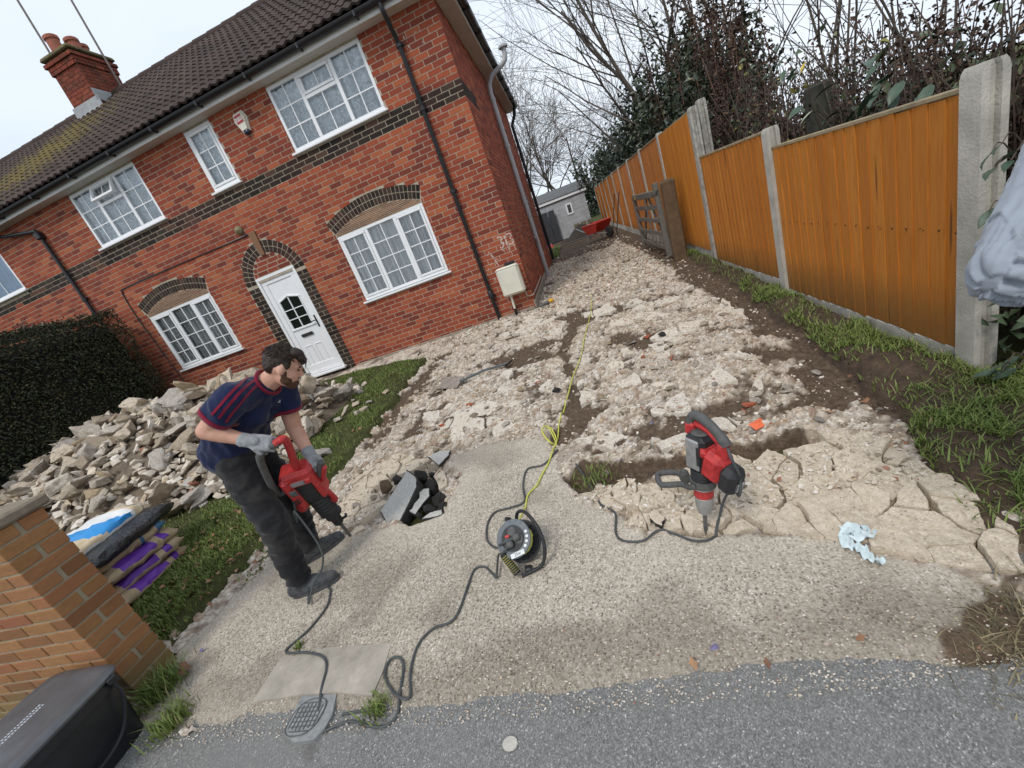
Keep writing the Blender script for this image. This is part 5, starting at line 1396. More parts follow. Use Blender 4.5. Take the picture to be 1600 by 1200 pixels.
# ---- buff brick front wall with its end to the drive
def mat_buff():
    t = NT('buff_brick'); co = t.coord('pos'); r = t.attr('rnd')
    c = t.ramp(r, [(0, (.215, .098, .042)), (.35, (.30, .145, .056)), (.7, (.36, .185, .075)), (1, (.30, .115, .055))])
    mp = t.n('ShaderNodeMapping'); mp.inputs['Scale'].default_value = (4, 4, 16); t.l(co, mp.inputs['Vector'])
    c = t.mix(t.ramp(t.noise(mp.outputs[0], 4, 5, .7, 1), [(.35, .7), (.6, 0.0)]), c, t.mix(.6, c, (.16, .07, .035)))
    z = t.sep(co, 2); c = t.mix(t.ramp(t.math('ADD', z, t.math('MULTIPLY', t.noise(co, 8, 4), .25)), [(.0, .7), (.18, 0.0)]), c, (.17, .145, .06))
    t.col(c).set(rough=.85, spec=.3); t.bump(t.noise(mp.outputs[0], 18, 5, .7), .6, .005); return t.m
M_BUFF = mat_buff(); M_GMORT = simple('grey_mortar', (.30, .25, .175), 1, .2, 20, .5, 80, kind='pos')
wx1, wy0, wy1, wz0, wz1 = -2.88, 1.16, 1.385, -.24, .95
gw = MB(); gw.box(((wx1 - 6.2) / 2, (wy0 + wy1) / 2, (wz0 + wz1) / 2), (6.2 + wx1 - .012, wy1 - wy0 - .010, wz1 - wz0)); gwall = gw.build('garden_wall', M_GMORT)
tag(gwall, 'low buff brick front garden wall with its end beside the drive', 'wall')
ch = .0752; k = 0; z = wz0 - .012
while z < wz1 - .03:
    zc = z + ch / 2; hh = ch - .011
    def bk(x0, x1, y0, y1):
        m = MB(); m.att = random.random(); m.box(((x0 + x1) / 2, (y0 + y1) / 2 + random.uniform(-.001, .001), zc), (x1 - x0, y1 - y0, hh), bev=.003); m.build('brick', M_BUFF, gwall)
    if k % 2 == 0:
        bk(wx1 - .1025, wx1, wy0, wy1); x = wx1 - .1135
    else: x = wx1
    first = True
    while x > -5.2:
        L = .215 if not (k % 2 == 0 and False) else .1
        bk(x - L, x, wy0, wy0 + .1025); bk(x - L, x, wy1 - .1025, wy1) if x > -3.6 else None
        x -= L + .011
    z += ch; k += 1
m = MB()
x = wx1 + .03
while x > -6.2: m.box((x - .22, (wy0 + wy1) / 2, wz1 + .028), (.43, .30, .055), bev=.012); x -= .44
m.build('coping', simple('weathered_coping', (.21, .17, .125), 1, .35, 14, .8, 50, kind='pos'), gwall)
# ================================================================ TREES AND BRAMBLES BEHIND THE FENCE
random.seed(41)
M_BARK = simple('grey_brown_bark', (.085, .07, .055), .9, .35, 12, .6, 50)
M_TWIG = simple('dark_twig', (.085, .064, .05), .9, .4, 20)
M_EVER = mat_leafcol('evergreen_leaf', [(0, (.020, .030, .019)), (.5, (.045, .064, .038)), (.8, (.08, .105, .06)), (1, (.14, .16, .095))], .35, spec=.5)
M_BROWNL = mat_leafcol('dead_brown_leaf', [(0, (.030, .019, .015)), (.5, (.068, .040, .030)), (.85, (.12, .072, .048)), (1, (.20, .13, .075))], .8)
M_BRAML = mat_leafcol('bramble_leaf', [(0, (.035, .055, .03)), (.5, (.065, .095, .05)), (.9, (.11, .14, .07)), (1, (.30, .26, .04))], .4, spec=.5)
def branch(m, p, d, L, r, depth, rr, fork, droop, minr, tw):
    """one wandering limb and the limbs that leave it"""
    n = 5 if depth > 1 else 4; pts = [p]; q = p.copy(); dd = d.normalized()
    for k in range(n):
        dd = (dd + Vector((rr.gauss(0, .10), rr.gauss(0, .10), rr.gauss(0, .07) - droop * (.3 if depth < 2 else .0)))).normalized(); q = q + dd * (L / n); pts.append(q.copy())
    rs = [max(minr, r * (1 - .62 * k / n)) for k in range(n + 1)]
    (m if depth > 1 else tw).tube(pts, rs, 6 if depth > 2 else (4 if depth > 1 else 3), caps=False)
    if depth <= 0: return
    for k in range(fork[min(depth, len(fork) - 1)]):
        t = rr.uniform(.25, 1.0); i = min(int(t * n), n - 1); b = pts[i].lerp(pts[i + 1], t * n - i)
        ax = Vector((rr.gauss(0, 1), rr.gauss(0, 1), rr.gauss(0, .5))); ax = (ax - dd * ax.dot(dd)).normalized()
        branch(m, b, (dd * .85 + ax * rr.uniform(.35, .8) + Vector((0, 0, .15))), L * rr.uniform(.45, .7), rs[i] * rr.uniform(.4, .6), depth - 1, rr, fork, droop, minr, tw)
def bare_tree(loc, h, r, stems, label, seed, depth=3, fork=(0, 4, 5, 5), lean=(0, 0), spread=.18, droop=0.0, minr=.004, group='bare trees behind the fence'):
    rr = random.Random(seed); t = empty('bare_tree', loc, label, 'tree', group); m, tw = MB(), MB()
    for k in range(stems):
        d = Vector((lean[0] + rr.gauss(0, spread), lean[1] + rr.gauss(0, spread), 1)); branch(m, Vector((rr.gauss(0, .12) * (stems > 1), rr.gauss(0, .12) * (stems > 1), -.1)), d, h * rr.uniform(.75, 1.0), r * rr.uniform(.7, 1.0), depth, rr, fork, droop, minr, tw)
    m.build('trunk', M_BARK, t, True); tw.build('crown', M_TWIG, t); return t
def bush(name, loc, rad, n, size, mat, label, cat='bush', seed=1, twigs=60, group=None, aspect=.5, shell=.45, tmat=None, rmean=.45):
    rr = random.Random(seed); t = empty(name, loc, label, cat, group); r2 = np.random.default_rng(seed); P = []; N = []
    clumps = [(rr.gauss(0, .42), rr.gauss(0, .42), rr.uniform(.15, 1.0), rr.uniform(.25, .5)) for _ in range(26)]
    for k in range(n):
        c = clumps[int(r2.integers(len(clumps)))]; v = r2.normal(0, 1, 3); v /= np.linalg.norm(v); q = r2.random() ** shell * c[3]
        p = np.array([c[0], c[1], c[2]]) + v * q
        if loc[0] + p[0] * rad[0] < FX + .17 and loc[1] > 2.35 and p[2] * rad[2] < 2.2: continue
        P.append([p[0] * rad[0], p[1] * rad[1], max(.02, p[2] * rad[2])]); N.append([v[0], v[1], v[2] + .3])
    leaves('foliage', P, N, size, mat, t, aspect, seed + 5, rmean=rmean)
    m = MB()
    for k in range(twigs):
        a = rr.uniform(0, 6.28); b0 = Vector((rr.gauss(0, .3) * rad[0], rr.gauss(0, .3) * rad[1], 0)); tp = Vector((b0.x + math.cos(a) * rad[0] * rr.uniform(.1, .8), b0.y + math.sin(a) * rad[1] * rr.uniform(.1, .8), rad[2] * rr.uniform(.6, 1.25)))
        mid = b0.lerp(tp, .5) + Vector((rr.gauss(0, .1), rr.gauss(0, .1), rad[2] * .15)); m.tube(catmull([b0, mid, tp], 3), [.010, .009, .008, .006, .005, .004, .003], 4, caps=False)
    m.build('stems', tmat or M_TWIG, t); return t
# evergreen wall of bushes behind the tall panels
evl = ['dark evergreen bush behind the tall ribbed panel', 'dense evergreen bush behind the gate', 'tall dark holly-like bush past the gate', 'evergreen bush behind the fourth tall panel',
       'dark evergreen bush halfway down the fence', 'low evergreen bush towards the far end of the fence', 'far evergreen bush by the block outbuilding']
for k, (x, y, rx, ry, rz, n) in enumerate(((2.9, 8.6, .8, 1.1, 2.45, 5200), (3.1, 10.6, 1.0, 1.3, 2.9, 6500), (3.4, 12.9, 1.1, 1.4, 3.5, 7000), (3.2, 15.4, 1.1, 1.6, 3.3, 6000), (3.1, 18.3, 1.2, 1.8, 3.1, 5500), (3.0, 21.8, 1.3, 2.0, 2.9, 5500), (2.9, 25.8, 1.4, 2.2, 2.8, 5000))):
    bush('evergreen_bush', (x, y, -.05), (rx, ry, rz), n, (.06 + .004 * y, .11 + .006 * y), M_EVER, evl[k], seed=300 + k, twigs=30, group='evergreen bushes')
# brambles behind the low panels
brl = ['tangled bramble behind the nearest low panel', 'bramble with large drooping leaves above the first panel', 'brown dying bramble behind the second low panel', 'thin bramble beside the old mottled post',
       'dense brown thicket above the nearest fence post', 'dark bramble growing at the right end of the fence']
for k, (x, y, rx, ry, rz, n, mt, sz) in enumerate(((2.45, 3.1, .45, .8, 1.55, 7000, M_BROWNL, (.02, .045)), (2.5, 4.3, .5, .9, 1.62, 6000, M_BROWNL, (.02, .05)), (2.6, 5.6, .55, .9, 1.75, 5000, M_BROWNL, (.025, .055)), (2.5, 6.9, .5, .9, 1.85, 2600, M_BROWNL, (.04, .08)),
                                           (2.75, 2.75, .55, .7, 1.95, 9000, M_BROWNL, (.02, .045)), (2.45, 2.1, .5, .5, 1.55, 3600, M_BRAML, (.04, .09)))):
    bush('bramble', (x, y, gz(y)), (rx, ry, rz), n, sz, mt, brl[k], seed=400 + k, twigs=150, group='brambles behind the fence', aspect=.6)
for k, (x, y, rz) in enumerate(((2.35, 3.4, 1.5), (2.4, 5.0, 1.65), (2.45, 6.3, 1.9))):
    bush('bramble', (x, y, gz(y)), (.35, .7, rz), 500, (.05, .10), M_BRAML, ['green bramble leaves over the nearest low panel', 'green bramble leaves over the middle of the low fence', 'yellowing bramble leaves near the step in the fence'][k], seed=430 + k, twigs=20, group='green brambles', aspect=.6, rmean=.6)
# a spray of large leaves hanging over the low panel, each leaf a part
big = MB(); vs = []; 
for (u, w, h) in ((0, .0, 0), (.2, .32, .03), (.5, .42, .05), (.8, .24, .02), (1, 0, -.08)): vs += [(u, w * .5, h + .10 * w), (u, 0, h - .02), (u, -w * .5, h + .10 * w)]
fs = []
for k in range(4):
    a = k * 3; fs += [(a, a + 1, a + 4, a + 3), (a + 1, a + 2, a + 5, a + 4)]
big.add(vs, fs)
M_BIGL = simple('large_green_leaf', (.045, .075, .045), .4, .3, 3, .3, 30, spec=.5); M_YELL = simple('yellow_leaf', (.55, .38, .03), .5, .25, 3); M_PALEL = simple('pale_leaf', (.38, .40, .30), .5, .2, 3)
bigs = {k: big.mesh('leaf', mm, 'all') for k, mm in (('g', M_BIGL), ('y', M_YELL), ('p', M_PALEL))}
def onx(x, y, X):
    r = pray(x, y); t = X / r[0]; return Vector((X, t * r[1], CAMH + t * r[2]))
spray = empty('leaf_spray', onx(1380, 230, 2.05), 'spray of large dark green leaves hanging over the low panel', 'plant'); sl = Vector(spray.location)
stem = MB()
spots = [(1375, 130), (1385, 118), (1400, 112), (1412, 125), (1395, 140), (1380, 145), (1368, 140), (1360, 92), (1378, 95), (1395, 150), (1430, 165), (1420, 180), (1405, 165), (1260, 95), (1245, 105), (1275, 90), (1230, 85), (1215, 70), (1205, 115), (1255, 165), (1270, 172), (1300, 190), (1310, 175), (1285, 155), (1330, 200), (1340, 170), (1440, 145), (1455, 130), (1305, 130), (1225, 110)]
for k, q in enumerate(spots):
    p = onx(q[0], q[1], random.uniform(1.98, 2.2)); o = link('leaf', bigs['y' if k == 13 else 'p' if k in (15, 20) else 'g'], spray); o.location = p - sl; s = random.uniform(.11, .175); o.scale = (s, s, s)
    o.rotation_euler = (random.uniform(-.6, .6), random.uniform(.2, .9), random.uniform(2.2, 4.4)); stem.tube(catmull([p - sl, p - sl + Vector((.05, .03, -.06)), p - sl + Vector((.22, .05, -.5))], 3), .0025, 4, caps=False)
stem.build('stems', M_TWIG, spray)
spray = empty('leaf_spray', onx(1570, 330, 1.75), 'large bramble leaves in front of the nearest post beside the grey sleeve', 'plant'); sl = Vector(spray.location); stem = MB()
for k, q in enumerate([(1548, 240), (1565, 225), (1580, 250), (1590, 235), (1556, 262), (1545, 330), (1560, 322), (1575, 335), (1590, 310), (1570, 350), (1585, 280), (1575, 565), (1590, 575), (1565, 580), (1595, 555), (1580, 620), (1590, 660)]):
    r = pray(*q); t = 2.16 / r[1]; p = Vector((t * r[0], 2.16, CAMH + t * r[2])); o = link('leaf', bigs['g'], spray); o.location = p - sl; s = random.uniform(.07, .11); o.scale = (s, s, s)
    o.rotation_euler = (random.uniform(-.5, .9), random.uniform(.2, .9), random.uniform(2.4, 4.0)); stem.tube(catmull([p - sl, p - sl + Vector((.06, .02, .02)), p - sl + Vector((.3, .15, -.25))], 3), .003, 4, caps=False)
stem.build('stems', M_TWIG, spray)
# climbers gone brown on upright stems
dl_ = ['brown withered climber stem leaning beside the mottled post', 'second withered brown climber right of the mottled post', 'withered climber stem in the middle of the thicket', 'tall withered stalk against the sky', 'withered stalk at the right of the thicket']
for k, (px_, pz) in enumerate(((1075, 3.5), (1115, 3.9), (1160, 3.8), (1205, 3.2), (1180, 3.0))):
    b = onx(px_, 230, 2.55 + .1 * k); t = empty('withered_climber', (b.x, b.y, gz(b.y)), dl_[k], 'plant', 'withered climbers'); m = MB(); P = []; N = []; rr = random.Random(60 + k)
    for s_ in range(5):
        pts = [Vector((rr.gauss(0, .1), rr.gauss(0, .12), 0))]
        for q in range(7): pts.append(pts[-1] + Vector((rr.gauss(-.01, .06), rr.gauss(.02, .08), pz / 7)))
        m.tube(catmull(pts, 2), [.018 - .0010 * i for i in range(15)], 5, caps=False)
        for q in range(230):
            u = rr.uniform(.3, 1) * 7; i = min(int(u), 6); p = pts[i].lerp(pts[i + 1], u - i); P.append([p.x + rr.gauss(0, .05), p.y + rr.gauss(0, .05), p.z + rr.gauss(0, .05)]); N.append([rr.gauss(0, 1), rr.gauss(0, 1), -.6])
    m.build('stems', simple('ruddy_stem', (.11, .06, .042), .9, .3, 15), t); leaves('dead_leaves', P, N, (.035, .08), M_BROWNL, t, .5, 70 + k)
# bare trees
bare_tree((3.9, 13.2, 0), 7.6, .085, 3, 'bare multi-stemmed young tree rising behind the gate', 51, 3, (0, 5, 5, 6), (-.10, .05), .13)
bare_tree((3.6, 16.4, 0), 7.4, .06, 4, 'slender bare tree leaning over the fence past the gate', 52, 3, (0, 5, 4, 5), (-.22, 0), .16)
bare_tree((4.4, 10.4, 0), 6.4, .05, 4, 'thin bare saplings behind the tall ribbed panel', 53, 3, (0, 4, 4, 5), (-.05, 0), .15)
bare_tree((4.6, 8.4, 0), 5.2, .035, 5, 'cluster of upright bare whips behind the thicket', 54, 2, (0, 4, 4), (0, 0), .10)
bare_tree((4.8, 7.0, 0), 4.2, .028, 6, 'upright bare stems showing above the low panels', 55, 2, (0, 3, 4), (0, 0), .07)
bare_tree((3.3, 23.0, 0), 5.2, .05, 3, 'twiggy bare shrub near the far end of the fence', 56, 3, (0, 5, 5, 5), (-.25, 0), .25, .1)
bare_tree((3.0, 29.5, 0), 5.0, .05, 3, 'small bare tree behind the block outbuilding', 57, 3, (0, 5, 5, 5), (-.2, 0), .28, .1)
for k, (x, y, h, lab) in enumerate(((-3.4, 40, 9.5, 'distant bare tree just past the house corner'), (-1.0, 43, 8.5, 'distant bare tree left of the outbuilding roof'), (1.2, 46, 8.0, 'distant bare tree above the outbuilding roof'), (-5.5, 50, 10.0, 'distant bare tree half hidden by the house'))):
    bare_tree((x, y, 0), h, .14, 2, lab, 90 + k, 3, (0, 6, 6, 7), (0, 0), .2, .25, .010, 'distant bare trees')
for k, (x, y, rz) in enumerate(((-6, 52, 2.6), (-1.5, 50, 2.8), (3, 48, 3.2), (7, 46, 4.0), (8, 34, 3.6))):
    bush('distant_shrub', (x, y, -.1), (3.4, 1.6, rz), 2600, (.25, .5), M_EVER, ['dark shrub line far behind the house', 'dark shrubs behind the left of the outbuilding', 'dark shrubs behind the outbuilding roof', 'dark shrubs beyond the fence end', 'dark shrub behind the far fence'][k], seed=600 + k, twigs=20, group='distant shrubs')
# fallen leaves
M_DEADL = mat_leafcol('fallen_leaf', [(0, (.12, .06, .035)), (.5, (.24, .125, .07)), (.8, (.34, .20, .11)), (1, (.42, .30, .18))], .8)
fl = [(315, 883, .10), (330, 905, .06), (362, 880, .07), (300, 930, .08), (388, 835, .05), (355, 850, .06), (290, 1048, .09), (330, 945, .05), (345, 815, .07), (370, 910, .05), (400, 880, .05), (1085, 1040, .04), (1200, 1040, .03), (1345, 1000, .03), (250, 870, .05), (275, 890, .06), (310, 850, .05), (1300, 645, .05), (1280, 505, .05), (1580, 665, .06), (720, 640, .04), (1330, 590, .05), (1350, 630, .06)]
flm = [MB() for _ in range(3)]
for k, m in enumerate(flm):
    m.att = .2 + .3 * k; n = 9; vs = [(0, 0, .02)]
    for i in range(n): a = 2 * PI * i / n; r_ = 1 if i % 2 == 0 else .62; vs.append((r_ * math.cos(a) * .6, r_ * math.sin(a) * .42, .12 * math.cos(a * 2) + .05 * random.random()))
    m.add(vs, [(0, 1 + i, 1 + (i + 1) % n) for i in range(n)])
flm = [m.mesh('fallen_leaf', M_DEADL) for m in flm]
for k, (x, y, s) in enumerate(fl):
    p = gp(x, y, .03 if x < 420 else .012); o = link('fallen_leaf', flm[k % 3]); o.location = p + Vector((0, 0, .012)); o.scale = (s, s, s); o.rotation_euler = (random.uniform(-.3, .3), random.uniform(-.3, .3), random.uniform(0, 6.28))
    side = 'on the lawn by the worker' if x < 420 and y < 1000 else 'beside the buff wall end' if x < 420 else 'at the road edge of the drive' if y > 960 else 'near the fence verge' if x > 1250 else 'on the broken drive'
    tag(o, 'curled brown fallen leaf ' + side, 'leaf', 'fallen leaves')

P = []; N = []
gx, gy, Zl, dl_f = lawn_f
for k in range(170):
    if k < 120: x, y = random.uniform(-4.0, -2.75), random.uniform(1.5, 3.4)
    else: x, y = random.uniform(-4.6, -2.85), random.uniform(3.4, 6.4)
    i = min(int(np.searchsorted(gy, y)), len(gy) - 1); j = min(int(np.searchsorted(gx, x)), len(gx) - 1)
    if dl_f[i, j] < 0 or heap_h(x, y) > .05: continue
    P.append([x, y, Zl[i, j] + .025]); N.append([0, 0, 2.5])
tag(leaves('leaf_litter', P, N, (.03, .065), M_DEADL, None, .7, 91, .3), 'scattered small dead leaves over the front lawn', 'leaf', kind='stuff')
# ================================================================ FAR END: OUTBUILDING, BARROW, SOIL
random.seed(51)
SY = 24.6
shed = empty('outbuilding', (-.6, SY, 0), 'small grey block outbuilding with white fascia at the far end', 'outbuilding')
def rp(m, name, mat, par, smooth=False):
    o = m.build(name, mat, None, smooth); return rel(par, o)
def mat_block():
    t = NT('grey_block'); co = t.coord('pos'); t.col(t.ramp(t.noise(co, 3, 5), [(.3, (.34, .35, .37)), (.7, (.46, .47, .49))])).set(rough=.9); t.bump(t.noise(co, 40, 4), .5, .01); return t.m
M_BLOCK = mat_block(); sxl, sxr, sz1 = -2.6, 1.08, 2.02
m = MB(); m.box(((sxl + sxr) / 2, SY + 1.9, sz1 / 2), (sxr - sxl - .02, 3.8, sz1)); wl = rp(m, 'wall', simple('block_joint', (.36, .36, .36), 1), shed)
i = 0; z = .0
while z < sz1 - .03:
    x = sxr; first = .22 if i % 2 else .44
    while x > sxl:
        L = first; first = .44; a = max(x - L, sxl); b = MB(); b.att = random.random(); b.box(((x + a) / 2, SY + .01, z + .1), (x - a - .010, .05, min(.205, sz1 - z - .005)))
        if not (-.30 < (x + a) / 2 < -.02 and False): o = b.build('block', M_BLOCK, None); o.parent = wl
        x -= L
    z += .215; i += 1
m = MB(); m.box(((sxl + sxr) / 2 + .02, SY - .09, sz1 + .06), (sxr - sxl + .25, .03, .16), bev=.004); m.box((sxr + .13, SY + 1.9, sz1 + .06), (.03, 4.0, .16)); rp(m, 'fascia', M_UPVC, shed)
m = MB(); m.add([(sxl - .1, SY - .12, sz1 + .145), (sxr + .16, SY - .12, sz1 + .145), (sxr + .16, SY + 3.9, sz1 + .75), (sxl - .1, SY + 3.9, sz1 + .75), (sxl - .1, SY - .12, sz1 + .105), (sxr + .16, SY - .12, sz1 + .105), (sxr + .16, SY + 3.9, sz1 + .10), (sxl - .1, SY + 3.9, sz1 + .10)], [(0, 1, 2, 3), (4, 5, 1, 0), (5, 6, 2, 1), (6, 7, 3, 2), (7, 4, 0, 3)]); rp(m, 'roof', simple('felt_roof', (.10, .10, .10), .9, .3, 6, .5, 60), shed)
m = MB()
for (a, b, c, d) in ((-.17, .17, 1.62, 1.70), (-.17, .17, 1.12, 1.20), (-.17, -.09, 1.2, 1.62), (.09, .17, 1.2, 1.62)): m.box(((a + b) / 2 + .12, SY - .02, (c + d) / 2), (b - a, .05, d - c))
wn_ = rp(m, 'window', M_UPVC, shed); g = MB(); g.add([(.03, SY - .018, 1.2), (.21, SY - .018, 1.2), (.21, SY - .018, 1.62), (.03, SY - .018, 1.62)], [(0, 1, 2, 3)]); o = g.build('pane', M_DGLASS); o.parent = wn_
for k, x in enumerate((-1.62, -1.25, -.88)):
    m = MB(); m.box((x, SY - .25 + .02 * k, .82), (.34, .03, 1.66)); o = m.build('metal_sheet', simple('charcoal_sheet', (.055, .058, .065), .5, .2, 5, metal=.3)); tag(o, ['leftmost', 'middle', 'rightmost'][k] + ' dark upright sheet leaning on the grey outbuilding', 'sheet', 'dark sheets by the outbuilding')
for k, x in enumerate((.25, .62, .98)):
    m = MB(); m.box((x, SY - .30, .35), (.30, .06, .42), R3(0, 'X'), bev=.01)
    for q in (-.1, .05): m.box((x, SY - .335, .35 + q), (.28, .02, .05))
    o = m.build('wooden_pallet', simple('mossy_pallet', (.17, .155, .10), .95, .4, 12)); tag(o, ['left', 'middle', 'right'][k] + ' mossy slatted board against the foot of the outbuilding', 'board', 'boards by the outbuilding')
# soil heap
gx = grid_axis([(-1.2, 1.7, .06)]); gy = grid_axis([(19.6, 24.2, .08)]); X, Y = np.meshgrid(gx, gy)
Z = -.06 + .62 * np.exp(-(((X - .35) / .62) ** 2 + ((Y - 22.2) / 1.1) ** 2)) + .12 * (fbm(X * 3, Y * 3, 5, 5) - .5)
tag(sheet('soil_heap', X, Y, Z, simple('heaped_soil', (.035, .026, .019), 1, .5, 8, 1, 30, kind='pos', dist=.03)), 'heap of dark dug soil in front of the outbuilding', 'soil', kind='stuff')
m = MB(); m.box((0, 0, .03), (2.2, .11, .06), bev=.008); o = m.build('timber_plank', M_GREYW, None, False, (-.05, 19.3, .03)); o.rotation_euler = (0, 0, math.radians(6)); tag(o, 'long pale plank lying on the ground before the soil heap', 'plank')
# red wheelbarrow, back to the camera
wb = empty('wheelbarrow', (.86, 16.6, 0), 'red wheelbarrow standing on the dug soil in the passage', 'wheelbarrow', rz=math.radians(-58))
t0 = [(-.22, -.36), (.26, -.30), (.26, .30), (-.22, .36)]; t1 = [(-.42, -.40), (.48, -.33), (.48, .33), (-.42, .40)]
m = MB(); vs = [(x, y, .30) for x, y in t0] + [(x, y, .62) for x, y in t1] + [(x * .96, y * .96, .32) for x, y in t0] + [(x * .97, y * .97, .62) for x, y in t1]
m.add(vs, [(3, 2, 1, 0)] + [(i, (i + 1) % 4, 4 + (i + 1) % 4, 4 + i) for i in range(4)] + [(8, 9, 10, 11)] + [(8 + (i + 1) % 4, 8 + i, 12 + i, 12 + (i + 1) % 4) for i in range(4)] + [(4 + i, 4 + (i + 1) % 4, 12 + (i + 1) % 4, 12 + i) for i in range(4)])
m.tube([(x, y, .62) for x, y in t1 + t1[:1]], .015, 6); m.build('tray', simple('red_barrow_paint', (.50, .035, .02), .4, .2, 6), wb, 30)
M_TUBE = simple('galvanised_tube', (.38, .38, .38), .45, .2, 10, metal=.5)
for s in (-1, 1):
    m = MB(); m.tube(catmull([(.62, s * .10, .20), (.15, s * .26, .28), (-.45, s * .30, .42), (-.95, s * .30, .62)], 4), .017, 8); m.build('handle', M_TUBE, wb, True)
    m = MB(); m.tube([(-.12, s * .27, .32), (-.30, s * .29, .0), (-.42, s * .29, .38)], .015, 8); m.build('leg', M_TUBE, wb, True)
m = MB(); m.lathe([(.06, -.05), (.15, -.05), (.19, -.03), (.20, 0), (.19, .03), (.15, .05), (.06, .05)], 18, T3(.62, 0, .20) @ R3(90, 'X')); m.build('wheel', simple('black_tyre', (.02, .02, .02), .8), wb, True)
lm = random.choice(chunk); o = link('rubble_bag', rock_mesh(950, .34, .28, .26, simple('white_sack', (.62, .62, .60), .8, .15, 9), 18, 2, .05)); o.location = (.62, 17.25, .50); tag(o, 'white crumpled sack behind the red wheelbarrow', 'sack')
# tools leaning on the fence, odds and ends
for k, (y, lab) in enumerate(((15.5, 'long-handled tool leaning on the fence, nearer of the two'), (16.9, 'long-handled tool leaning on the fence, farther of the two'))):
    t = empty('garden_tool', (1.42, y, 0), lab, 'tool', 'tools leaning on the fence'); m = MB(); m.tube([(0, 0, .25), (.34, .06, 1.32)], .016, 8); m.build('shaft', M_BLACKG, t, True)
    m = MB(); m.tube([(.34, -.04, 1.33), (.34, .16, 1.33)], .014, 6); m.build('grip', M_BLACKG, t, True); m = MB(); m.box((-.03, 0, .14), (.02, .19, .28), R3(0, 'Y'), bev=.005); m.build('blade', M_BLACKG, t)
pts = [(random.uniform(-1.9, -.75), random.uniform(15.8, 20.5), -.02) for _ in range(5000)]
tag(blades('garden_grass', pts, (.05, .13), M_GRASS, .012, .9, 14), 'strip of green grass past the back corner of the house', 'grass', kind='stuff')
for k, (p, c, lab) in enumerate((((-1.25, 20.6, .06), (.45, .03, .03), 'red plastic toy on the grass past the house'), ((-1.30, 21.2, .16), (.04, .09, .30), 'blue plastic crate beside the dark sheets'))):
    m = MB(); m.box((0, 0, .06), (.42, .26, .16), bev=.03, taper=.85); m.box((.05, 0, .17), (.22, .18, .1), bev=.03, taper=.8); o = m.build('plastic_toy' if k == 0 else 'plastic_crate', simple('toy%d' % k, c, .4), None, 30, (p[0], p[1], 0)); tag(o, lab, 'toy' if k == 0 else 'crate')
# small yellow-topped grinder by the house corner
g = empty('angle_grinder', gp(856, 478) + Vector((0, 0, .03)), 'small yellow and grey grinder lying by the house corner', 'power tool', rz=.6)
m = MB(); m.tube([(-.16, 0, .03), (-.02, 0, .03), (.03, 0, .03)], [.026, .03, .034], 10); m.build('body', simple('grey_tool', (.12, .12, .12), .5), g, True)
m = MB(); m.ball((.09, 0, .035), (.06, .055, .035), 12, 8); m.build('head', simple('yellow_tool', (.62, .33, .02), .45), g, True)
m = MB(); m.tube([(-.16, .0, .03), (-.25, .1, .0), (-.3, .25, .0)], .006, 6); m.build('lead', M_BLACKG, g, True)
# ================================================================ TOOLS, CABLES, SMALL THINGS
random.seed(61)
M_RED = simple('red_tool_plastic', (.42, .030, .030), .5, .35, 38, .25, 90, spec=.4); M_REDD = simple('dusty_red_plastic', (.42, .035, .035), .55, .3, 30, .2, 80)
M_TBLK = simple('black_tool_rubber', (.022, .022, .024), .55, .4, 30, .2, 90); M_TGRY = simple('dusty_grey_rubber', (.085, .085, .082), .7, .35, 30, .2, 70)
M_ALU = simple('tool_aluminium', (.36, .36, .355), .5, .25, 25, metal=.5); M_STEEL = simple('chisel_steel', (.17, .165, .16), .5, .4, 40, metal=.6)
M_CABLE = simple('grey_cable', (.060, .066, .066), .6, .3, 12, kind='pos'); M_YCAB = simple('yellow_green_cable', (.50, .50, .09), .55, .2, 30, kind='pos'); M_WLAB = simple('white_label', (.62, .64, .62), .5, .15, 60)
# ---- breaker standing in the slab
bk_ = empty('demolition_hammer', (.205, 1.641, gz(1.64) + .005), 'red, grey and black demolition hammer standing upright in the cracked slab', 'power tool'); bk_.rotation_euler = (math.radians(-6.2), math.radians(4.5), math.radians(-56)); bk_.scale = (.80, .80, .90)
def P(m, name, mat, par=bk_, smooth=35): return m.build(name, mat, par, smooth)
m = MB(); m.tube([(0, 0, -.02), (0, 0, .02), (0, 0, .17)], [.004, .012, .012], 8); P(m, 'chisel', M_STEEL)
m = MB(); m.lathe([(.018, .125), (.036, .135), (.045, .17), (.049, .20), (.049, .235), (.044, .24)], 20); P(m, 'chuck', M_ALU)
m = MB(); m.lathe([(.047, .238), (.053, .242), (.053, .285), (.047, .292)], 20); P(m, 'collar', M_REDD)
m = MB(); m.lathe([(.05, .29), (.062, .295), (.062, .335), (.055, .34)], 20); P(m, 'neck_ring', M_ALU)
m = MB(); pr = []
for k in range(6): pr += [(.052, .335 + k * .014), (.064, .342 + k * .014)]
m.lathe(pr, 20); P(m, 'bellows', M_TBLK)
m = MB(); m.box((-.005, 0, .50), (.125, .118, .20), bev=.022); P(m, 'housing', M_TBLK)
m = MB(); m.box((-.01, -.058, .50), (.085, .016, .165), bev=.006); m.box((-.01, .058, .50), (.085, .016, .165), bev=.006); pl = P(m, 'side_plate', M_ALU)
m = MB(); m.box((.035, -.067, .505), (.022, .004, .10)); m.build('nameplate', M_TBLK, pl)
m = MB(); m.lathe([(0, .60), (.045, .60), (.05, .606), (.045, .615), (0, .618)], 20); P(m, 'top_cap', M_TGRY)
Mm = T3(.06, 0, .47) @ R3(14, 'Y')
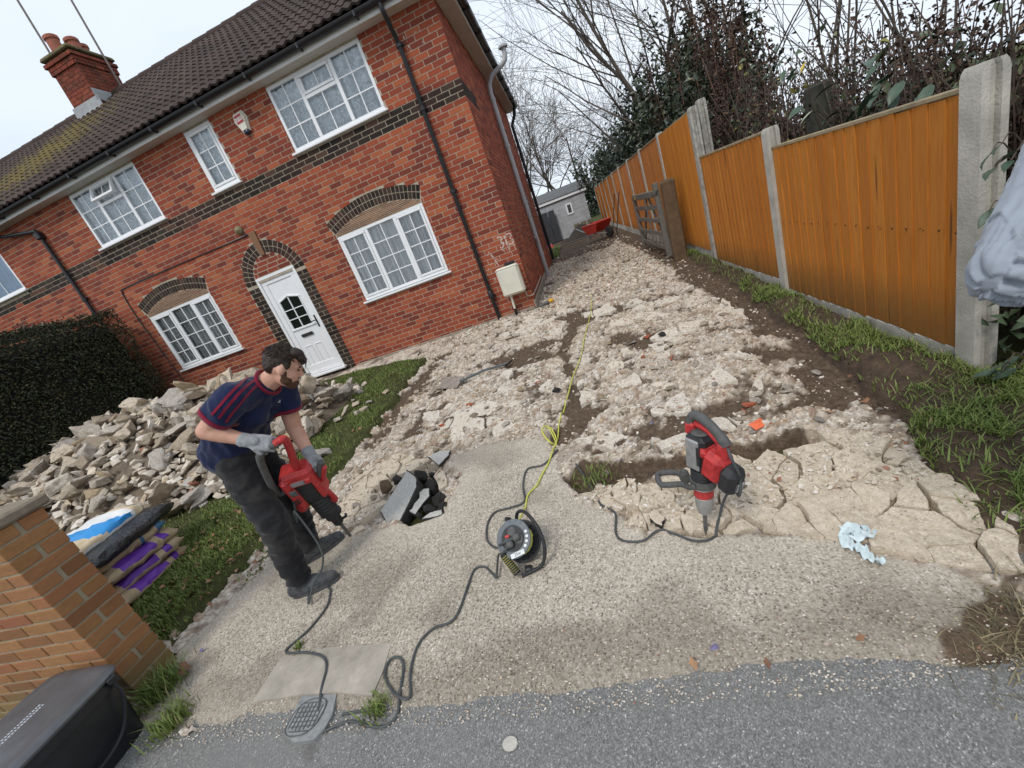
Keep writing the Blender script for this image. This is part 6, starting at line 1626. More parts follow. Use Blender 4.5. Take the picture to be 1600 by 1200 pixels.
m = MB(); m.box((.035, 0, 0), (.13, .128, .165), Mm, bev=.03); m.box((-.03, 0, .05), (.06, .132, .05), Mm, bev=.015); m.lathe([(.022, -.07), (.024, -.062), (.024, .062), (.022, .07)], 12, Mm @ T3(.05, 0, .03) @ R3(90, 'X')); P(m, 'motor_housing', M_RED)
m = MB(); m.box((.125, 0, -.02), (.10, .122, .15), Mm, bev=.03); cap = P(m, 'motor_cap', M_TBLK)
m = MB(); m.box((.178, 0, -.03), (.004, .06, .05), Mm); m.build('rating_label', M_TGRY, cap)
m = MB()
for k in range(4): m.box((.181, 0, -.048 + k * .012), (.002, .046, .004), Mm)
m.build('rating_text', M_WLAB, cap)
m = MB(); m.tube(catmull([(-.055, 0, .60), (-.06, 0, .655), (-.02, 0, .688), (.06, 0, .665), (.13, 0, .615), (.155, 0, .585)], 5), [.027] * 6 + [.025] * 14 + [.028] * 6, 12); P(m, 'grip', M_TGRY, smooth=True)
m = MB(); m.box((-.058, 0, .612), (.06, .062, .075), bev=.015); m.tube([(-.03, 0, .645), (.05, 0, .632), (.12, 0, .585)], .017, 8); m.box((.135, 0, .555), (.06, .06, .10), R3(0, 'Y'), bev=.018); P(m, 'handle_bridge', M_RED)
m = MB(); a = math.radians(236); Ms = T3(0, 0, .325) @ Matrix.Rotation(a, 4, 'Z')
m.lathe([(.064, -.02), (.07, -.018), (.07, .018), (.064, .02)], 16, Ms, False)
m.tube(catmull([(.06, -.045, 0), (.09, -.05, .005), (.13, -.055, .03), (.20, -.058, .035), (.235, -.045, .035), (.24, 0, .035), (.235, .045, .035), (.20, .058, .035), (.13, .055, .03), (.09, .05, .005), (.06, .045, 0)], 3), .0155, 10, M=Ms); m.lathe([(.0, -.03), (.03, -.028), (.03, .028), (0, .03)], 14, Ms @ T3(.085, -.055, .0) @ R3(90, 'X')); P(m, 'side_handle', M_TGRY, smooth=True)
# ---- cable reel
rl = empty('cable_reel', gp(822, 876) + Vector((0, 0, .004)), 'grey and black open cable reel standing on the concrete', 'cable reel'); rl.rotation_euler = (0, 0, math.radians(8)); rl.scale = (.78, .78, .78)
Mr = T3(0, .01, .175) @ R3(38, 'X') @ R3(-12, 'Y')        # reel axis leans towards the camera and up
m = MB(); m.lathe([(.135, -.085), (.14, -.08), (.14, -.070), (.05, -.066)], 32, Mr)
for k in range(18): m.box((.09, 0, -.064), (.07, .006, .008), Mr @ Matrix.Rotation(k * PI / 9, 4, 'Z'))
P(m, 'rear_flange', M_TBLK, rl)
m = MB(); m.lathe([(.05, -.066), (.085, -.05), (.09, .045), (.06, .05)], 28, Mr); P(m, 'drum', M_TBLK, rl)
m = MB()
pts = [(.094 * math.cos(t_ * .35), .094 * math.sin(t_ * .35), -.045 + .09 * (t_ / 100)) for t_ in range(100)]; m.tube(pts, .006, 6, M=Mr); P(m, 'wound_cable', M_YCAB, rl, True)
m = MB(); m.lathe([(.06, .05), (.122, .05), (.126, .056), (.122, .064), (.085, .068), (.08, .060), (.0, .060)], 36, Mr)
for k in range(16): m.box((.104, 0, .066), (.030, .004, .004), Mr @ Matrix.Rotation(k * PI / 8, 4, 'Z'))
P(m, 'front_flange', simple('slate_plastic', (.12, .135, .145), .5, .2, 30), rl)
m = MB(); m.lathe([(.0, .060), (.078, .060), (.078, .066), (.0, .068)], 28, Mr); sp = P(m, 'socket_plate', M_TBLK, rl)
for (dx, dy, rr_) in ((.0, .045, 0), (-.042, -.015, 0), (.042, -.015, 0)):
    m = MB(); m.lathe([(.028, .068), (.03, .069), (.026, .071), (0, .070)], 16, Mr @ T3(dx, dy, 0)); m.build('socket', M_TGRY, sp, True)
for (dx, dy, an) in ((.035, -.005, 40), (-.02, -.035, 200)):
    m = MB(); m.box((dx, dy, .088), (.05, .045, .035), Mr @ T3(0, 0, 0), bev=.01); m.build('plug', M_TGRY, sp)
m = MB(); m.box((-.035, .022, .073), (.028, .016, .006), Mr); m.build('red_switch', simple('red_switch', (.5, .03, .03), .5), sp)
m = MB(); m.box((0, -.103, .0675), (.10, .03, .002), Mr @ R3(6, 'Z'), bev=0); lb = P(m, 'label', M_WLAB, rl)
text_mesh('25m', .026, Mr @ R3(6, 'Z') @ T3(0, -.103, .0688), 'label_text', M_TBLK, .0003, rl)
m = MB()
for k in range(4): a = math.radians(-42 + k * 17); m.lathe([(0, .067), (.010, .067), (.010, .0695), (0, .070)], 10, Mr @ T3(.102 * math.cos(a), .102 * math.sin(a), 0))
P(m, 'warning_dots', M_WLAB, rl)
m = MB(); m.tube(catmull([(-.02, .17, .10), (.03, .16, .26), (.10, .10, .30), (.16, .00, .24), (.17, -.07, .13), (.12, -.11, .03), (.02, -.13, .012), (-.03, -.14, .012)], 5), .012, 10); m.tube(catmull([(-.02, .17, .10), (-.03, .16, .22), (-.05, .14, .26)], 4), .016, 8); P(m, 'carry_frame', M_TBLK, rl, True)
gm = MB(); hA, hB = Vector((-.105, -.075, .165)), Vector((-.05, -.135, .035)); gm.tube([hA, hB], [.024, .026], 12); gripm = P(gm, 'hand_grip', M_TBLK, rl, True)
m = MB()
for k in range(9): q = hA.lerp(hB, .12 + .095 * k); Mq = aim(q, hB); m.lathe([(.024, -.003), (.0275, 0), (.024, .003)], 12, Mq, False)
m.build('yellow_rings', simple('olive_ring', (.30, .28, .05), .5), gripm, True)
m = MB(); m.box((.02, -.1, .02), (.05, .05, .03), bev=.01); m.box((-.02, .165, .07), (.05, .04, .14), bev=.01); P(m, 'foot', M_TBLK, rl)
# ---- cables on the ground, drawn through the places where the photo shows them
def gpath(px, h=.012, per=6):
    out = []
    for q in px:
        p = gp(q[0], q[1]); x, y = p.x, p.y; z = dz_at(x, y)
        out.append(Vector((x, y, z + h + (q[2] if len(q) > 2 else 0))))
    return catmull(out, per)
def cable(name, px, r, mat, label, h=None, extra=None, n=7):
    pts = gpath(px, r if h is None else h) + ([Vector(e) for e in extra] if extra else []); m = MB(); m.tube(pts, r, n); o = m.build(name, mat, None, True); tag(o, label, 'cable'); return pts
plugA = rl.matrix_basis @ Mr @ Vector((-.02, -.035, .09)); plugB = rl.matrix_basis @ Mr @ Vector((.035, -.005, .095))
def free_cable(name, pts, r, mat, label):
    q = catmull(pts, 6)
    for p in q: p.z = max(p.z, dz_at(p.x, p.y) + r * .8)
    m = MB(); m.tube(q, r, 7); o = m.build(name, mat, None, True); tag(o, label, 'cable')
A_ = [gpath([q])[0] if False else None for q in ()]
def G(x, y, h=.008):
    p = gp(x, y); z = dz_at(p.x, p.y); return Vector((p.x, p.y, z + h))
free_cable('power_cable', [G(518, 925), G(512, 950), G(485, 985), G(448, 1020), G(480, 1022), G(505, 1028), G(512, 1045), G(503, 1085, .012), G(496, 1140), G(492, 1149), G(520, 1135), G(548, 1126), G(575, 1133), G(600, 1134), G(618, 1118), G(625, 1090), G(632, 1045), G(625, 1030), G(610, 1035), G(603, 1058), G(615, 1082), G(632, 1095, .018), G(642, 1088), G(643, 1050), G(655, 1010), G(678, 985), G(705, 975), G(718, 958), G(730, 925), G(742, 893), G(758, 888), G(772, 900), G(778, 906, .02), G(784, 880, .05), plugA + Vector((-.05, -.02, -.03)), plugA], .0062, M_CABLE, 'long grey power cable looping over the concrete to the reel')
free_cable('power_cable', [G(900, 725), G(925, 760, .02), G(940, 790), G(962, 805), G(963, 835), G(975, 848), G(1005, 848), G(1030, 835), G(1050, 835), G(1080, 847), G(1100, 848), G(1118, 838), G(1130, 800, .03), G(1150, 785, .10), Vector((.345, 1.50, .10)), Vector((.36, 1.49, .20)), Vector((.345, 1.50, .29)), bk_.matrix_basis @ Vector((.155, 0, .59))], .0062, M_CABLE, 'dark cable sagging from the standing hammer across the slab')
free_cable('power_cable', [G(872, 705), G(850, 728), G(825, 735), G(818, 760), G(820, 785), G(800, 795), G(775, 802), G(763, 820), G(762, 845), G(775, 858), G(790, 860, .03), plugB + Vector((-.10, .0, -.03)), plugB], .0062, M_CABLE, 'grey cable curling round behind the reel')
free_cable('extension_lead', [G(921, 458), G(925, 470), G(922, 490), G(914, 530), G(908, 560), G(896, 590), G(888, 615, .02), G(880, 640), G(874, 660), G(868, 680), G(862, 690), G(852, 685), G(852, 675), G(862, 672), G(868, 684), G(860, 692, .02), G(850, 682, .02), G(858, 672, .02), G(868, 690), G(867, 705), G(858, 725), G(847, 745), G(840, 760), G(826, 775), G(822, 795), G(822, 806, .04), rl.matrix_basis @ Vector((-.02, .15, .16))], .0060, M_YCAB, 'yellow-green extension lead running up the broken drive to the reel')
free_cable('offcut_cable', [G(533, 1115), G(560, 1110), G(585, 1105)], .006, M_CABLE, 'short stub of grey cable by the water cover')
# ---- water cover with its grid
M_IRON = simple('worn_cast_iron', (.27, .275, .27), .7, .3, 30, .4, 60, metal=.35, kind='pos'); zc = gz(1.0) + .002
wc = empty('water_cover', (-1.67, 1.0, zc), 'small cast iron water cover with a square grid beside the concrete pad', 'cover')
fr_ = [gp(474, 1084), gp(527, 1079), gp(520, 1118), gp(508, 1140), gp(492, 1158), gp(462, 1162), gp(447, 1152), gp(452, 1128)]
m = MB(); m.prism([(p.x, p.y) for p in fr_][::-1], zc - .05, zc + .004); rel(wc, m.build('frame', M_IRON))
c0 = gp(480, 1122); m = MB(); ring = []
for k in range(28):
    a = 2 * PI * k / 28; ring.append((c0.x + .080 * math.copysign(abs(math.cos(a)) ** .75, math.cos(a)) + .012 * math.sin(a), c0.y + .074 * math.copysign(abs(math.sin(a)) ** .75, math.sin(a))))
m.prism(ring, zc - .02, zc + .008); lid = rel(wc, m.build('lid', M_IRON)); m = MB(); m.tube([(x, y, zc + .009) for x, y in ring + ring[:1]], .0022, 6)
for k in range(-3, 4):
    m.box((c0.x + k * .021, c0.y, zc + .009), (.0035, .11 - abs(k) * .008, .004)); m.box((c0.x, c0.y + k * .019, zc + .0087), (.125 - abs(k) * .009, .0035, .004))
o = m.build('grid', simple('grid_dirt', (.10, .10, .098), .9)); o.parent = lid; o.matrix_parent_inverse = lid.matrix_parent_inverse.inverted() @ Matrix.Identity(4) if False else Matrix.Identity(4)
# ---- lifted tarmac lumps in the dark hole
M_TAR = simple('tarmac_lump', (.040, .037, .034), .95, .4, 30, 1, 60, dist=.01); M_TARG = simple('grey_tarmac_face', (.43, .415, .385), .95, .25, 40, .8, 90, dist=.006)
def slab(name, px, th, mat, label, tilt=(0, 0), lift=.0):
    pts = [gp(*q) for q in px]; c = sum(pts, Vector()) / len(pts); m = MB(); pol = []
    for i in range(len(pts)):
        a, b = pts[i], pts[(i + 1) % len(pts)]
        for k in range(5): q = a.lerp(b, k / 5); pol.append((q.x - c.x + random.uniform(-.006, .006), q.y - c.y + random.uniform(-.006, .006)))
    ar = sum(pol[i][0] * pol[(i + 1) % len(pol)][1] - pol[(i + 1) % len(pol)][0] * pol[i][1] for i in range(len(pol)))
    pol = pol if ar > 0 else pol[::-1]; n = len(pol)
    vs = [(x * .9, y * .9, -th + random.uniform(-.008, .008)) for x, y in pol] + [(x, y, -.006) for x, y in pol] + [(x * .95, y * .95, random.uniform(-.002, .002)) for x, y in pol]
    m.add(vs, [tuple(range(n - 1, -1, -1))] + [(r_ * n + i, r_ * n + (i + 1) % n, (r_ + 1) * n + (i + 1) % n, (r_ + 1) * n + i) for r_ in (0, 1) for i in range(n)]); m.mat = 1; m.add(vs[2 * n:], [tuple(range(n))]); m.v = m.v
    o = m.build(name, [M_TAR, mat], None, False, (c.x, c.y, gz(c.y) + lift)); o.rotation_euler = (tilt[0], tilt[1], 0); tag(o, label, 'rubble', 'tarmac pieces in the hole'); return o
slab('tarmac_slab', [(590, 798), (600, 822), (612, 826), (660, 772), (662, 760), (648, 748), (638, 758)], .09, M_TARG, 'long grey tarmac slab tipped up out of the dark hole', (.30, -.22), .045)
slab('tarmac_slab', [(640, 800), (648, 803), (672, 775), (672, 765), (660, 770), (655, 782)], .05, M_TARG, 'narrow grey tarmac piece next to the long tipped slab', (.2, .15), .012)
slab('tarmac_slab', [(658, 812), (690, 806), (692, 796), (672, 802)], .04, M_TARG, 'thin grey sliver at the front of the dark hole', (0, 0), .005)
slab('tarmac_slab', [(672, 720), (688, 732), (703, 716), (705, 708), (690, 710)], .03, M_TARG, 'small flat grey tarmac flake lying behind the dark hole', (.05, .1), .035)
slab('tarmac_slab', [(1015, 0 + 815), (1035, 830), (1040, 815), (1022, 800)], .03, M_SLAB, 'loose pale slab flake near the standing hammer', (.05, .05), .03)
tlump = [rock_mesh(1100 + k, 1, .8, .7, M_TAR, 14, 2, .09) for k in range(4)]; tbr = rock_mesh(1110, 1, .6, 1.3, simple('clay_lump', (.15, .10, .06), .95, .3, 12, .8, 40), 14, 1, .06)
lpos = [(618, 745, .13), (632, 735, .11), (655, 742, .16), (672, 755, .17), (684, 775, .15), (690, 790, .11), (668, 790, .12), (628, 765, .12), (640, 748, .12), (676, 738, .10), (612, 770, .09), (622, 785, .10), (655, 805, .06), (680, 800, .09)]
for k, (x, y, s) in enumerate(lpos):
    s *= 1.25; p = gp(x, y); o = link('tarmac_lump', tlump[k % 4]); o.scale = (s, s, s); o.location = (p.x, p.y, gz(p.y) - .045 + random.uniform(0, .05)); o.rotation_euler = (random.uniform(0, 3), random.uniform(0, 3), random.uniform(0, 6)); tag(o, 'crumbling black tarmac lump in the dug hole', 'rubble', 'black tarmac lumps')
p = gp(605, 765); o = link('clay_lump', tbr); o.scale = (.13, .13, .13); o.location = (p.x, p.y, gz(p.y) + .03); o.rotation_euler = (.1, .2, .4); tag(o, 'brown clay lump at the left of the dark hole', 'rubble')
# ---- spade on the rubble
sa, sb, sc_ = G(683, 602, .05), G(721, 602, .05), G(795, 569, .05); spd = empty('spade', sb, 'long spade lying flat on the broken drive in front of the house', 'spade')
m = MB(); m.tube([sb + Vector((0, 0, .01)), sb.lerp(sc_, .5) + Vector((0, 0, .03)), sc_], .016, 8); rel(spd, m.build('shaft', simple('slate_shaft', (.10, .115, .12), .6), None, True))
m = MB(); m.tube([sc_ + Vector((-.03, -.07, 0)), sc_ + Vector((.03, .07, 0))], .014, 8); m.tube([sc_.lerp(sb, .05) + Vector((0, 0, .0)), sc_ + Vector((-.03, -.07, 0))], .01, 6); m.tube([sc_.lerp(sb, .05), sc_ + Vector((.03, .07, 0))], .01, 6); rel(spd, m.build('grip', M_TBLK, None, True))
Ms = aim(sb, sa); m = MB(); m.box((0, 0, .19), (.012, .20, .40), Ms @ R3(70, 'Z'), bev=.004); rel(spd, m.build('blade', simple('muddy_steel', (.24, .20, .17), .7, .35, 15)))
# ---- discarded pale blue rag
m = MB(); path = [(x - 4, y + 22) for x, y in ((1322, 818), (1345, 815), (1362, 822), (1350, 826), (1328, 822), (1330, 833), (1345, 840), (1358, 850), (1372, 860), (1388, 865))]
pp = gpath(path, .020, 5); vs = []; fs = []; n = len(pp)
for i, p in enumerate(pp):
    d = (pp[min(i + 1, n - 1)] - pp[max(i - 1, 0)]).normalized(); w = Vector((-d.y, d.x, 0)); hw = .028 * (1 - .75 * (i / n) ** 3)
    for k in range(5): u = k / 4 - .5; vs.append(p + w * (u * 2 * hw) + Vector((0, 0, .012 * math.sin(i * 1.7 + k * 2.3) + .010 * math.cos(k * 3 + i * .6))))
for i in range(n - 1):
    for k in range(4): fs.append((i * 5 + k, i * 5 + k + 1, (i + 1) * 5 + k + 1, (i + 1) * 5 + k))
m.add([tuple(v) for v in vs], fs); o = m.build('rag', simple('pale_blue_cloth', (.60, .70, .72), .85, .12, 40, .4, 60, kind='pos'), None, 'all'); tag(o, 'crumpled pale blue rag dropped in front of the cracked slab', 'rag')
# ---- orange card, purple scraps
m = MB(); m.add([(-.05, -.03, .0), (.05, -.028, .004), (.052, .03, .012), (-.045, .032, .006), (.0, .0, .015)], [(0, 1, 4), (1, 2, 4), (2, 3, 4), (3, 0, 4)]); o = m.build('orange_card', simple('orange_card', (.72, .15, .06), .6, .1), None, False, G(1185, 667, .02)); o.rotation_euler = (.2, .1, .5); tag(o, 'small orange card on the soil behind the standing hammer', 'card')
for (q, lab) in (((1018, 662), 'purple plastic scrap on the soil behind the trench'), ((1118, 1017), 'faded purple wrapper at the edge of the road'), ((317, 1020), 'crumpled blue and white wrapper by the wall end')):
    m = MB(); vs = [(random.uniform(-.03, .03), random.uniform(-.02, .02), random.uniform(0, .02)) for _ in range(6)]; m.add([(-.018, -.006, 0), (.0, -.012, .012), (.016, .0, .0), (.006, .012, .012), (-.012, .010, .0), (0, 0, .016)], [(0, 1, 5), (1, 2, 5), (2, 3, 5), (3, 4, 5), (4, 0, 5)]); o = m.build('plastic_scrap', simple('purple_film', (.20, .18, .32), .5), None, False, G(*q, .01)); tag(o, lab, 'litter')
m = MB(); m.lathe([(0, 0), (.03, 0), (.028, .004), (0, .006)], 12, Matrix.Diagonal((1, .8, 1, 1))); o = m.build('flat_stone', M_CONC, None, False, Vector((gp(796, 1160).x, gp(796, 1160).y, gz(.8) - .006))); tag(o, 'pale round spot of dried mortar on the footway', 'stain')
for k, q in enumerate(((870, 615, .11), (1035, 525, .10), (700, 740, .0))):
    if not q[2]: continue
    o = link('dark_lump', tlump[k]); o.scale = (q[2],) * 3; o.location = G(q[0], q[1], .03); tag(o, ['dark round lump under the yellow lead', 'dark clod in the middle of the broken drive'][k], 'rubble')
# brick bats among the rubble
M_BAT = simple('broken_red_brick', (.34, .095, .05), .95, .3, 20, .7, 60); bat = [rock_mesh(1200 + k, 1, .6, .4, M_BAT, 12, 1, .05) for k in range(3)]
for k, q in enumerate(((690, 665), (735, 632), (840, 598), (1010, 523), (945, 440), (1050, 562), (1160, 640), (1170, 632), (935, 470), (1005, 560))):
    o = link('brick_fragment', bat[k % 3]); s = random.uniform(.06, .13); o.scale = (s, s, s); o.location = G(q[0], q[1], .015); o.rotation_euler = (random.uniform(-.3, .3), 0, random.uniform(0, 6)); tag(o, 'broken piece of red brick among the pale rubble', 'brick', 'brick fragments')
# ---- recycling box by the wall
bn = empty('recycling_box', (-2.90, .84, gz(.8) - .01), 'black plastic recycling box with lid standing on the footway', 'box')
bw_, bd_, bh_ = .48, .52, .36
M_BIN = simple('black_bin_plastic', (.014, .015, .018), .4, .3, 15, .15, 60, spec=.5); M_LID = simple('charcoal_lid_plastic', (.085, .088, .094), .36, .2, 12, .15, 60, spec=.5)
m = MB(); vs = []; lv = [(0, .80), (.02, .83), (bh_ - .05, .95), (bh_ - .05, 1.0), (bh_, 1.0)]
for (z, s) in lv:
    for k in range(24):
        a = 2 * PI * (k + .5) / 24; c_, s_ = math.cos(a), math.sin(a); vs.append((bw_ / 2 * s * math.copysign(abs(c_) ** .32, c_), bd_ / 2 * s * math.copysign(abs(s_) ** .32, s_), z))
m.add(vs, [tuple(range(23, -1, -1))] + [(r_ * 24 + k, r_ * 24 + (k + 1) % 24, (r_ + 1) * 24 + (k + 1) % 24, (r_ + 1) * 24 + k) for r_ in range(4) for k in range(24)]); m.build('body', M_BIN, bn, 40)
m = MB(); vs = []; lv = [(bh_ + .002, 1.04), (bh_ + .014, 1.045), (bh_ + .026, 1.0), (bh_ + .034, .86), (bh_ + .030, .82), (bh_ + .036, .6)]
for (z, s) in lv:
    for k in range(24):
        a = 2 * PI * (k + .5) / 24; c_, s_ = math.cos(a), math.sin(a); vs.append((bw_ / 2 * s * math.copysign(abs(c_) ** .3, c_), bd_ / 2 * s * math.copysign(abs(s_) ** .3, s_), z))
m.add(vs, [tuple(range(5 * 24, 6 * 24))] + [(r_ * 24 + k, r_ * 24 + (k + 1) % 24, (r_ + 1) * 24 + (k + 1) % 24, (r_ + 1) * 24 + k) for r_ in range(5) for k in range(24)]); lid_ = m.build('lid', M_LID, bn, 40)
m = MB()
for r_ in range(2):
    y = -.05
    for k in range(15): m.box((-.02 + r_ * .025, -.08 + k * .0115, bh_ + .037), (.013, random.uniform(.005, .009), .001))
m.build('lid_print', simple('faded_print', (.40, .42, .45), .6), lid_)
m = MB(); m.tube(catmull([(bw_ / 2 + .005, .20, bh_ - .02), (bw_ / 2 + .012, .19, bh_ * .7), (bw_ / 2 - .01, .12, .12), (bw_ / 2 - .015, 0, .075), (bw_ / 2 - .01, -.12, .12), (bw_ / 2 + .012, -.19, bh_ * .7), (bw_ / 2 + .005, -.20, bh_ - .02)], 5), .008, 8); m.box((bw_ / 2 + .006, .20, bh_ - .01), (.025, .04, .035), bev=.006); m.box((bw_ / 2 + .006, -.20, bh_ - .01), (.025, .04, .035), bev=.006); m.build('carry_handle', M_BIN, bn, True)
# ---- green pot on the wall
pot = empty('garden_pot', (-3.36, 1.30, 1.065), 'dark green ribbed plastic pot lying on the wall coping', 'pot')
m = MB(); m.lathe([(.0, -.14), (.085, -.14), (.09, -.10), (.096, -.05), (.10, 0), (.104, .06), (.112, .10), (.112, .13), (.10, .13)], 24, R3(80, 'Y') @ R3(0, 'X')); m.build('body', simple('dark_green_plastic', (.008, .022, .018), .3, .2, 6, spec=.5), pot, True)
m = MB()
for z in (.0, .06): m.lathe([(.101 + z * .08, z - .004), (.1045 + z * .08, z), (.101 + z * .08, z + .004)], 24, R3(80, 'Y'), False)
m.build('pale_rings', simple('pale_green_ring', (.10, .17, .14), .5), pot, True)
pot.scale = (.55, .55, .55)
# ---- stack of sacks behind the wall end
def sack(name, loc, L, W, T, rz, mats, label, seed, bands):
    rr = random.Random(seed); m = MB(); nu, nv = 22, 20; vs = []; fs = []
    for i in range(nu + 1):
        u = i / nu * 2 - 1; pinch = (1 - abs(u) ** 7) ** .5 if abs(u) < 1 else 0
        for k in range(nv):
            a = 2 * PI * k / nv; c_, s_ = math.cos(a), math.sin(a); w = W / 2 * math.copysign(abs(c_) ** .45, c_) * (1 - .07 * abs(u) ** 4); t = T / 2 * math.copysign(abs(s_) ** .75, s_) * max(.06, pinch)
            nz = mnoise.noise((u * 3 + seed, c_ * 2.2, s_ * 2)) * .024 + mnoise.noise((u * 9 + seed, c_ * 6, s_ * 5)) * .010; vs.append((w + nz * .5, u * L / 2, t + nz))
    for i in range(nu):
        for k in range(nv): fs.append((i * nv + k, i * nv + (k + 1) % nv, (i + 1) * nv + (k + 1) % nv, (i + 1) * nv + k))
    fs += [tuple(range(nv)), tuple(range(nu * nv, (nu + 1) * nv))[::-1]]
    m.add(vs, fs)
    for fi in range(nu * nv):
        i, k = fi // nv, fi % nv; u = (i + .5) / nu; m.m[fi] = bands(u, (k + .5) / nv)
    o = m.build(name, mats, None, 60, loc); o.rotation_euler = (rr.uniform(-.05, .05), rr.uniform(-.07, .07), rz + rr.uniform(-.12, .12)); o.location.x += rr.uniform(-.04, .04); o.location.y += rr.uniform(-.03, .03); tag(o, label, 'sack', 'stacked sacks'); return o
M_KRAFT = simple('kraft_paper', (.40, .31, .20), .8, .2, 12, .5, 40, dist=.01); M_PURP = simple('purple_print', (.13, .035, .33), .5, .15, 12, .4, 40); M_SKYB = simple('sky_blue_print', (.03, .28, .66), .45, .15, 9, .4, 30); M_CRM = simple('cream_sack', (.62, .50, .33), .6, .15, 9, .5, 30, dist=.01); M_WSK = simple('white_sack_print', (.74, .74, .72), .5, .08, 9, .4, 30); M_BLKF = simple('black_film', (.016, .017, .019), .28, .3, 14, 1, 30, dist=.02, spec=.6); M_DBLU = simple('dusty_blue_print', (.05, .14, .25), .55, .2, 10)
bx, by, bz = -4.10, 2.12, gz(2.1) + .03
pur = lambda u, v: 1 if .02 < v < .34 and .18 < u < .80 and not (.62 < u < .72) else 0
sack('cement_sack', (bx + .07, by - .02, bz + .05), .64, .42, .11, .10, [M_KRAFT, M_PURP], 'brown and purple sack at the very bottom of the stack', 1, pur)
sack('cement_sack', (bx + .05, by + .0, bz + .14), .62, .42, .11, -.04, [M_KRAFT, M_PURP], 'brown and purple sack second from the bottom', 2, pur)
sack('cement_sack', (bx + .02, by + .02, bz + .23), .62, .42, .11, .06, [M_KRAFT, M_PURP], 'brown and purple sack in the middle of the stack', 3, pur)
sack('cement_sack', (bx - .01, by + .03, bz + .325), .62, .43, .12, -.02, [M_KRAFT, M_DBLU], 'brown sack with dusty blue end below the black film', 4, lambda u, v: 1 if u > .62 and not (.68 < u < .86 and (v < .08 or v > .9)) else 0)
sack('black_sack', (bx - .05, by + .06, bz + .41), .74, .46, .13, .05, [M_BLKF], 'shiny black plastic sack near the top of the stack', 5, lambda u, v: 0)
sack('plaster_sack', (bx - .14, by + .03, bz + .50), .66, .44, .14, .09, [M_CRM, M_SKYB, M_WSK], 'cream, white and sky blue sack on top of the stack', 6, lambda u, v: 1 if .30 < u + (v - .25) * .9 < .62 and v < .5 else 2 if u < .16 or (u + (v - .25) * .9 >= .62 and u < .85) else 0)
sack('cement_sack', (bx + .12, by - .42, bz + .03), .5, .36, .10, .35, [M_KRAFT, M_PURP, M_SKYB], 'sack lying low on the grass against the wall', 7, lambda u, v: 1 if u > .55 else 0)
sack('plaster_sack', (bx + .22, by - .62, bz + .0), .40, .30, .08, .2, [M_KRAFT, M_SKYB], 'half empty sack with a blue patch beside the wall end', 8, lambda u, v: 1 if u > .5 and v < .5 else 0)
# ================================================================ PEOPLE
random.seed(71)
def capsule(m, p, q, r1, r2, n=14):
    p, q = Vector(p), Vector(q); d = q - p; L = d.length; pr = [(.0005, -r1)]
    for k in range(1, 6): a = -PI / 2 + PI / 2 * k / 5; pr.append((r1 * math.cos(a), r1 * math.sin(a)))
    for k in range(1, 6): a = PI / 2 * k / 5 * .98; pr.append((r2 * math.cos(a), L + r2 * math.sin(a))) if k > 0 else None
    pr.insert(6, (r2, L)); m.lathe(pr, n, aim(p, q))
def ell(m, c, r, M=None): m.ball((0, 0, 0), r, 16, 12, T3(*c) @ (M or Matrix.Identity(4)))
def remesh(m, name, mats, voxel, it=4, par=None, fold=0.0, fs=(9, 9, 9), fac=.5, cut=None, ffn=None):
    me = bpy.data.meshes.new('tmp'); me.from_pydata(m.v, [], m.f); ob = bpy.data.objects.new('tmp', me)
    md = ob.modifiers.new('r', 'REMESH'); md.mode = 'VOXEL'; md.voxel_size = voxel
    sm_ = ob.modifiers.new('s', 'SMOOTH'); sm_.iterations = it; sm_.factor = fac
    out = work_eval(ob); bpy.data.objects.remove(ob); bpy.data.meshes.remove(me)
    if fold:
        nv = len(out.vertices); co_ = np.empty(nv * 3, np.float32); no_ = np.empty(nv * 3, np.float32); out.vertices.foreach_get('co', co_); out.vertices.foreach_get('normal', no_); co_ = co_.reshape(-1, 3); no_ = no_.reshape(-1, 3); am = np.empty(nv, np.float32)
        for i in range(nv):
            if ffn: am[i] = ffn(co_[i]); continue
            x, y, z = co_[i]; a = mnoise.noise((x * fs[0], y * fs[1], z * fs[2])); b = mnoise.noise((x * fs[0] * 2.3 + 5, y * fs[1] * 2.3, z * fs[2] * 2.3))
            am[i] = fold * (1 - abs(a) * 2.2) * .6 + fold * .45 * b
        out.vertices.foreach_set('co', (co_ + no_ * am[:, None]).ravel()); out.update()
    if cut:
        bm = bmesh.new(); bm.from_mesh(out); bmesh.ops.delete(bm, geom=[v for v in bm.verts if cut(v.co)], context='VERTS'); bm.to_mesh(out); bm.free()
    out.materials.clear()
    for q in (mats if isinstance(mats, list) else [mats]): out.materials.append(q)
    out.name = name; out.polygons.foreach_set('use_smooth', [True] * len(out.polygons))
    o = bpy.data.objects.new(name, out); COL.objects.link(o)
    if par is not None: rel(par, o)
    return o
def mat_skin():
    t = NT('skin'); co = t.coord('Object'); c = t.ramp(t.noise(co, 14, 5), [(.3, (.50, .265, .185)), (.7, (.62, .355, .26))]); t.col(c).set(rough=.5, spec=.4)
    t.p.inputs['Subsurface Weight'].default_value = .12; t.p.inputs['Subsurface Radius'].default_value = (.02, .008, .004); t.bump(t.noise(co, 220, 3), .15, .001); return t.m
def mat_cloth(name, c, var=.25, sc=7, dust=None):
    t = NT(name); co = t.coord('Object'); n = t.noise(co, sc, 5, .6); k = t.ramp(n, [(.3, tuple(q * (1 - var) for q in c)), (.7, tuple(q * (1 + var) for q in c))])
    if dust: k = t.mix(t.ramp(t.noise(co, 5, 6, .7), [(.5, 0.0), (.75, .55)]), k, dust)
    t.col(k).set(rough=.9, spec=.15, sheen=.15); t.bump(t.noise(co, 260, 3), .3, .0015); return t.m
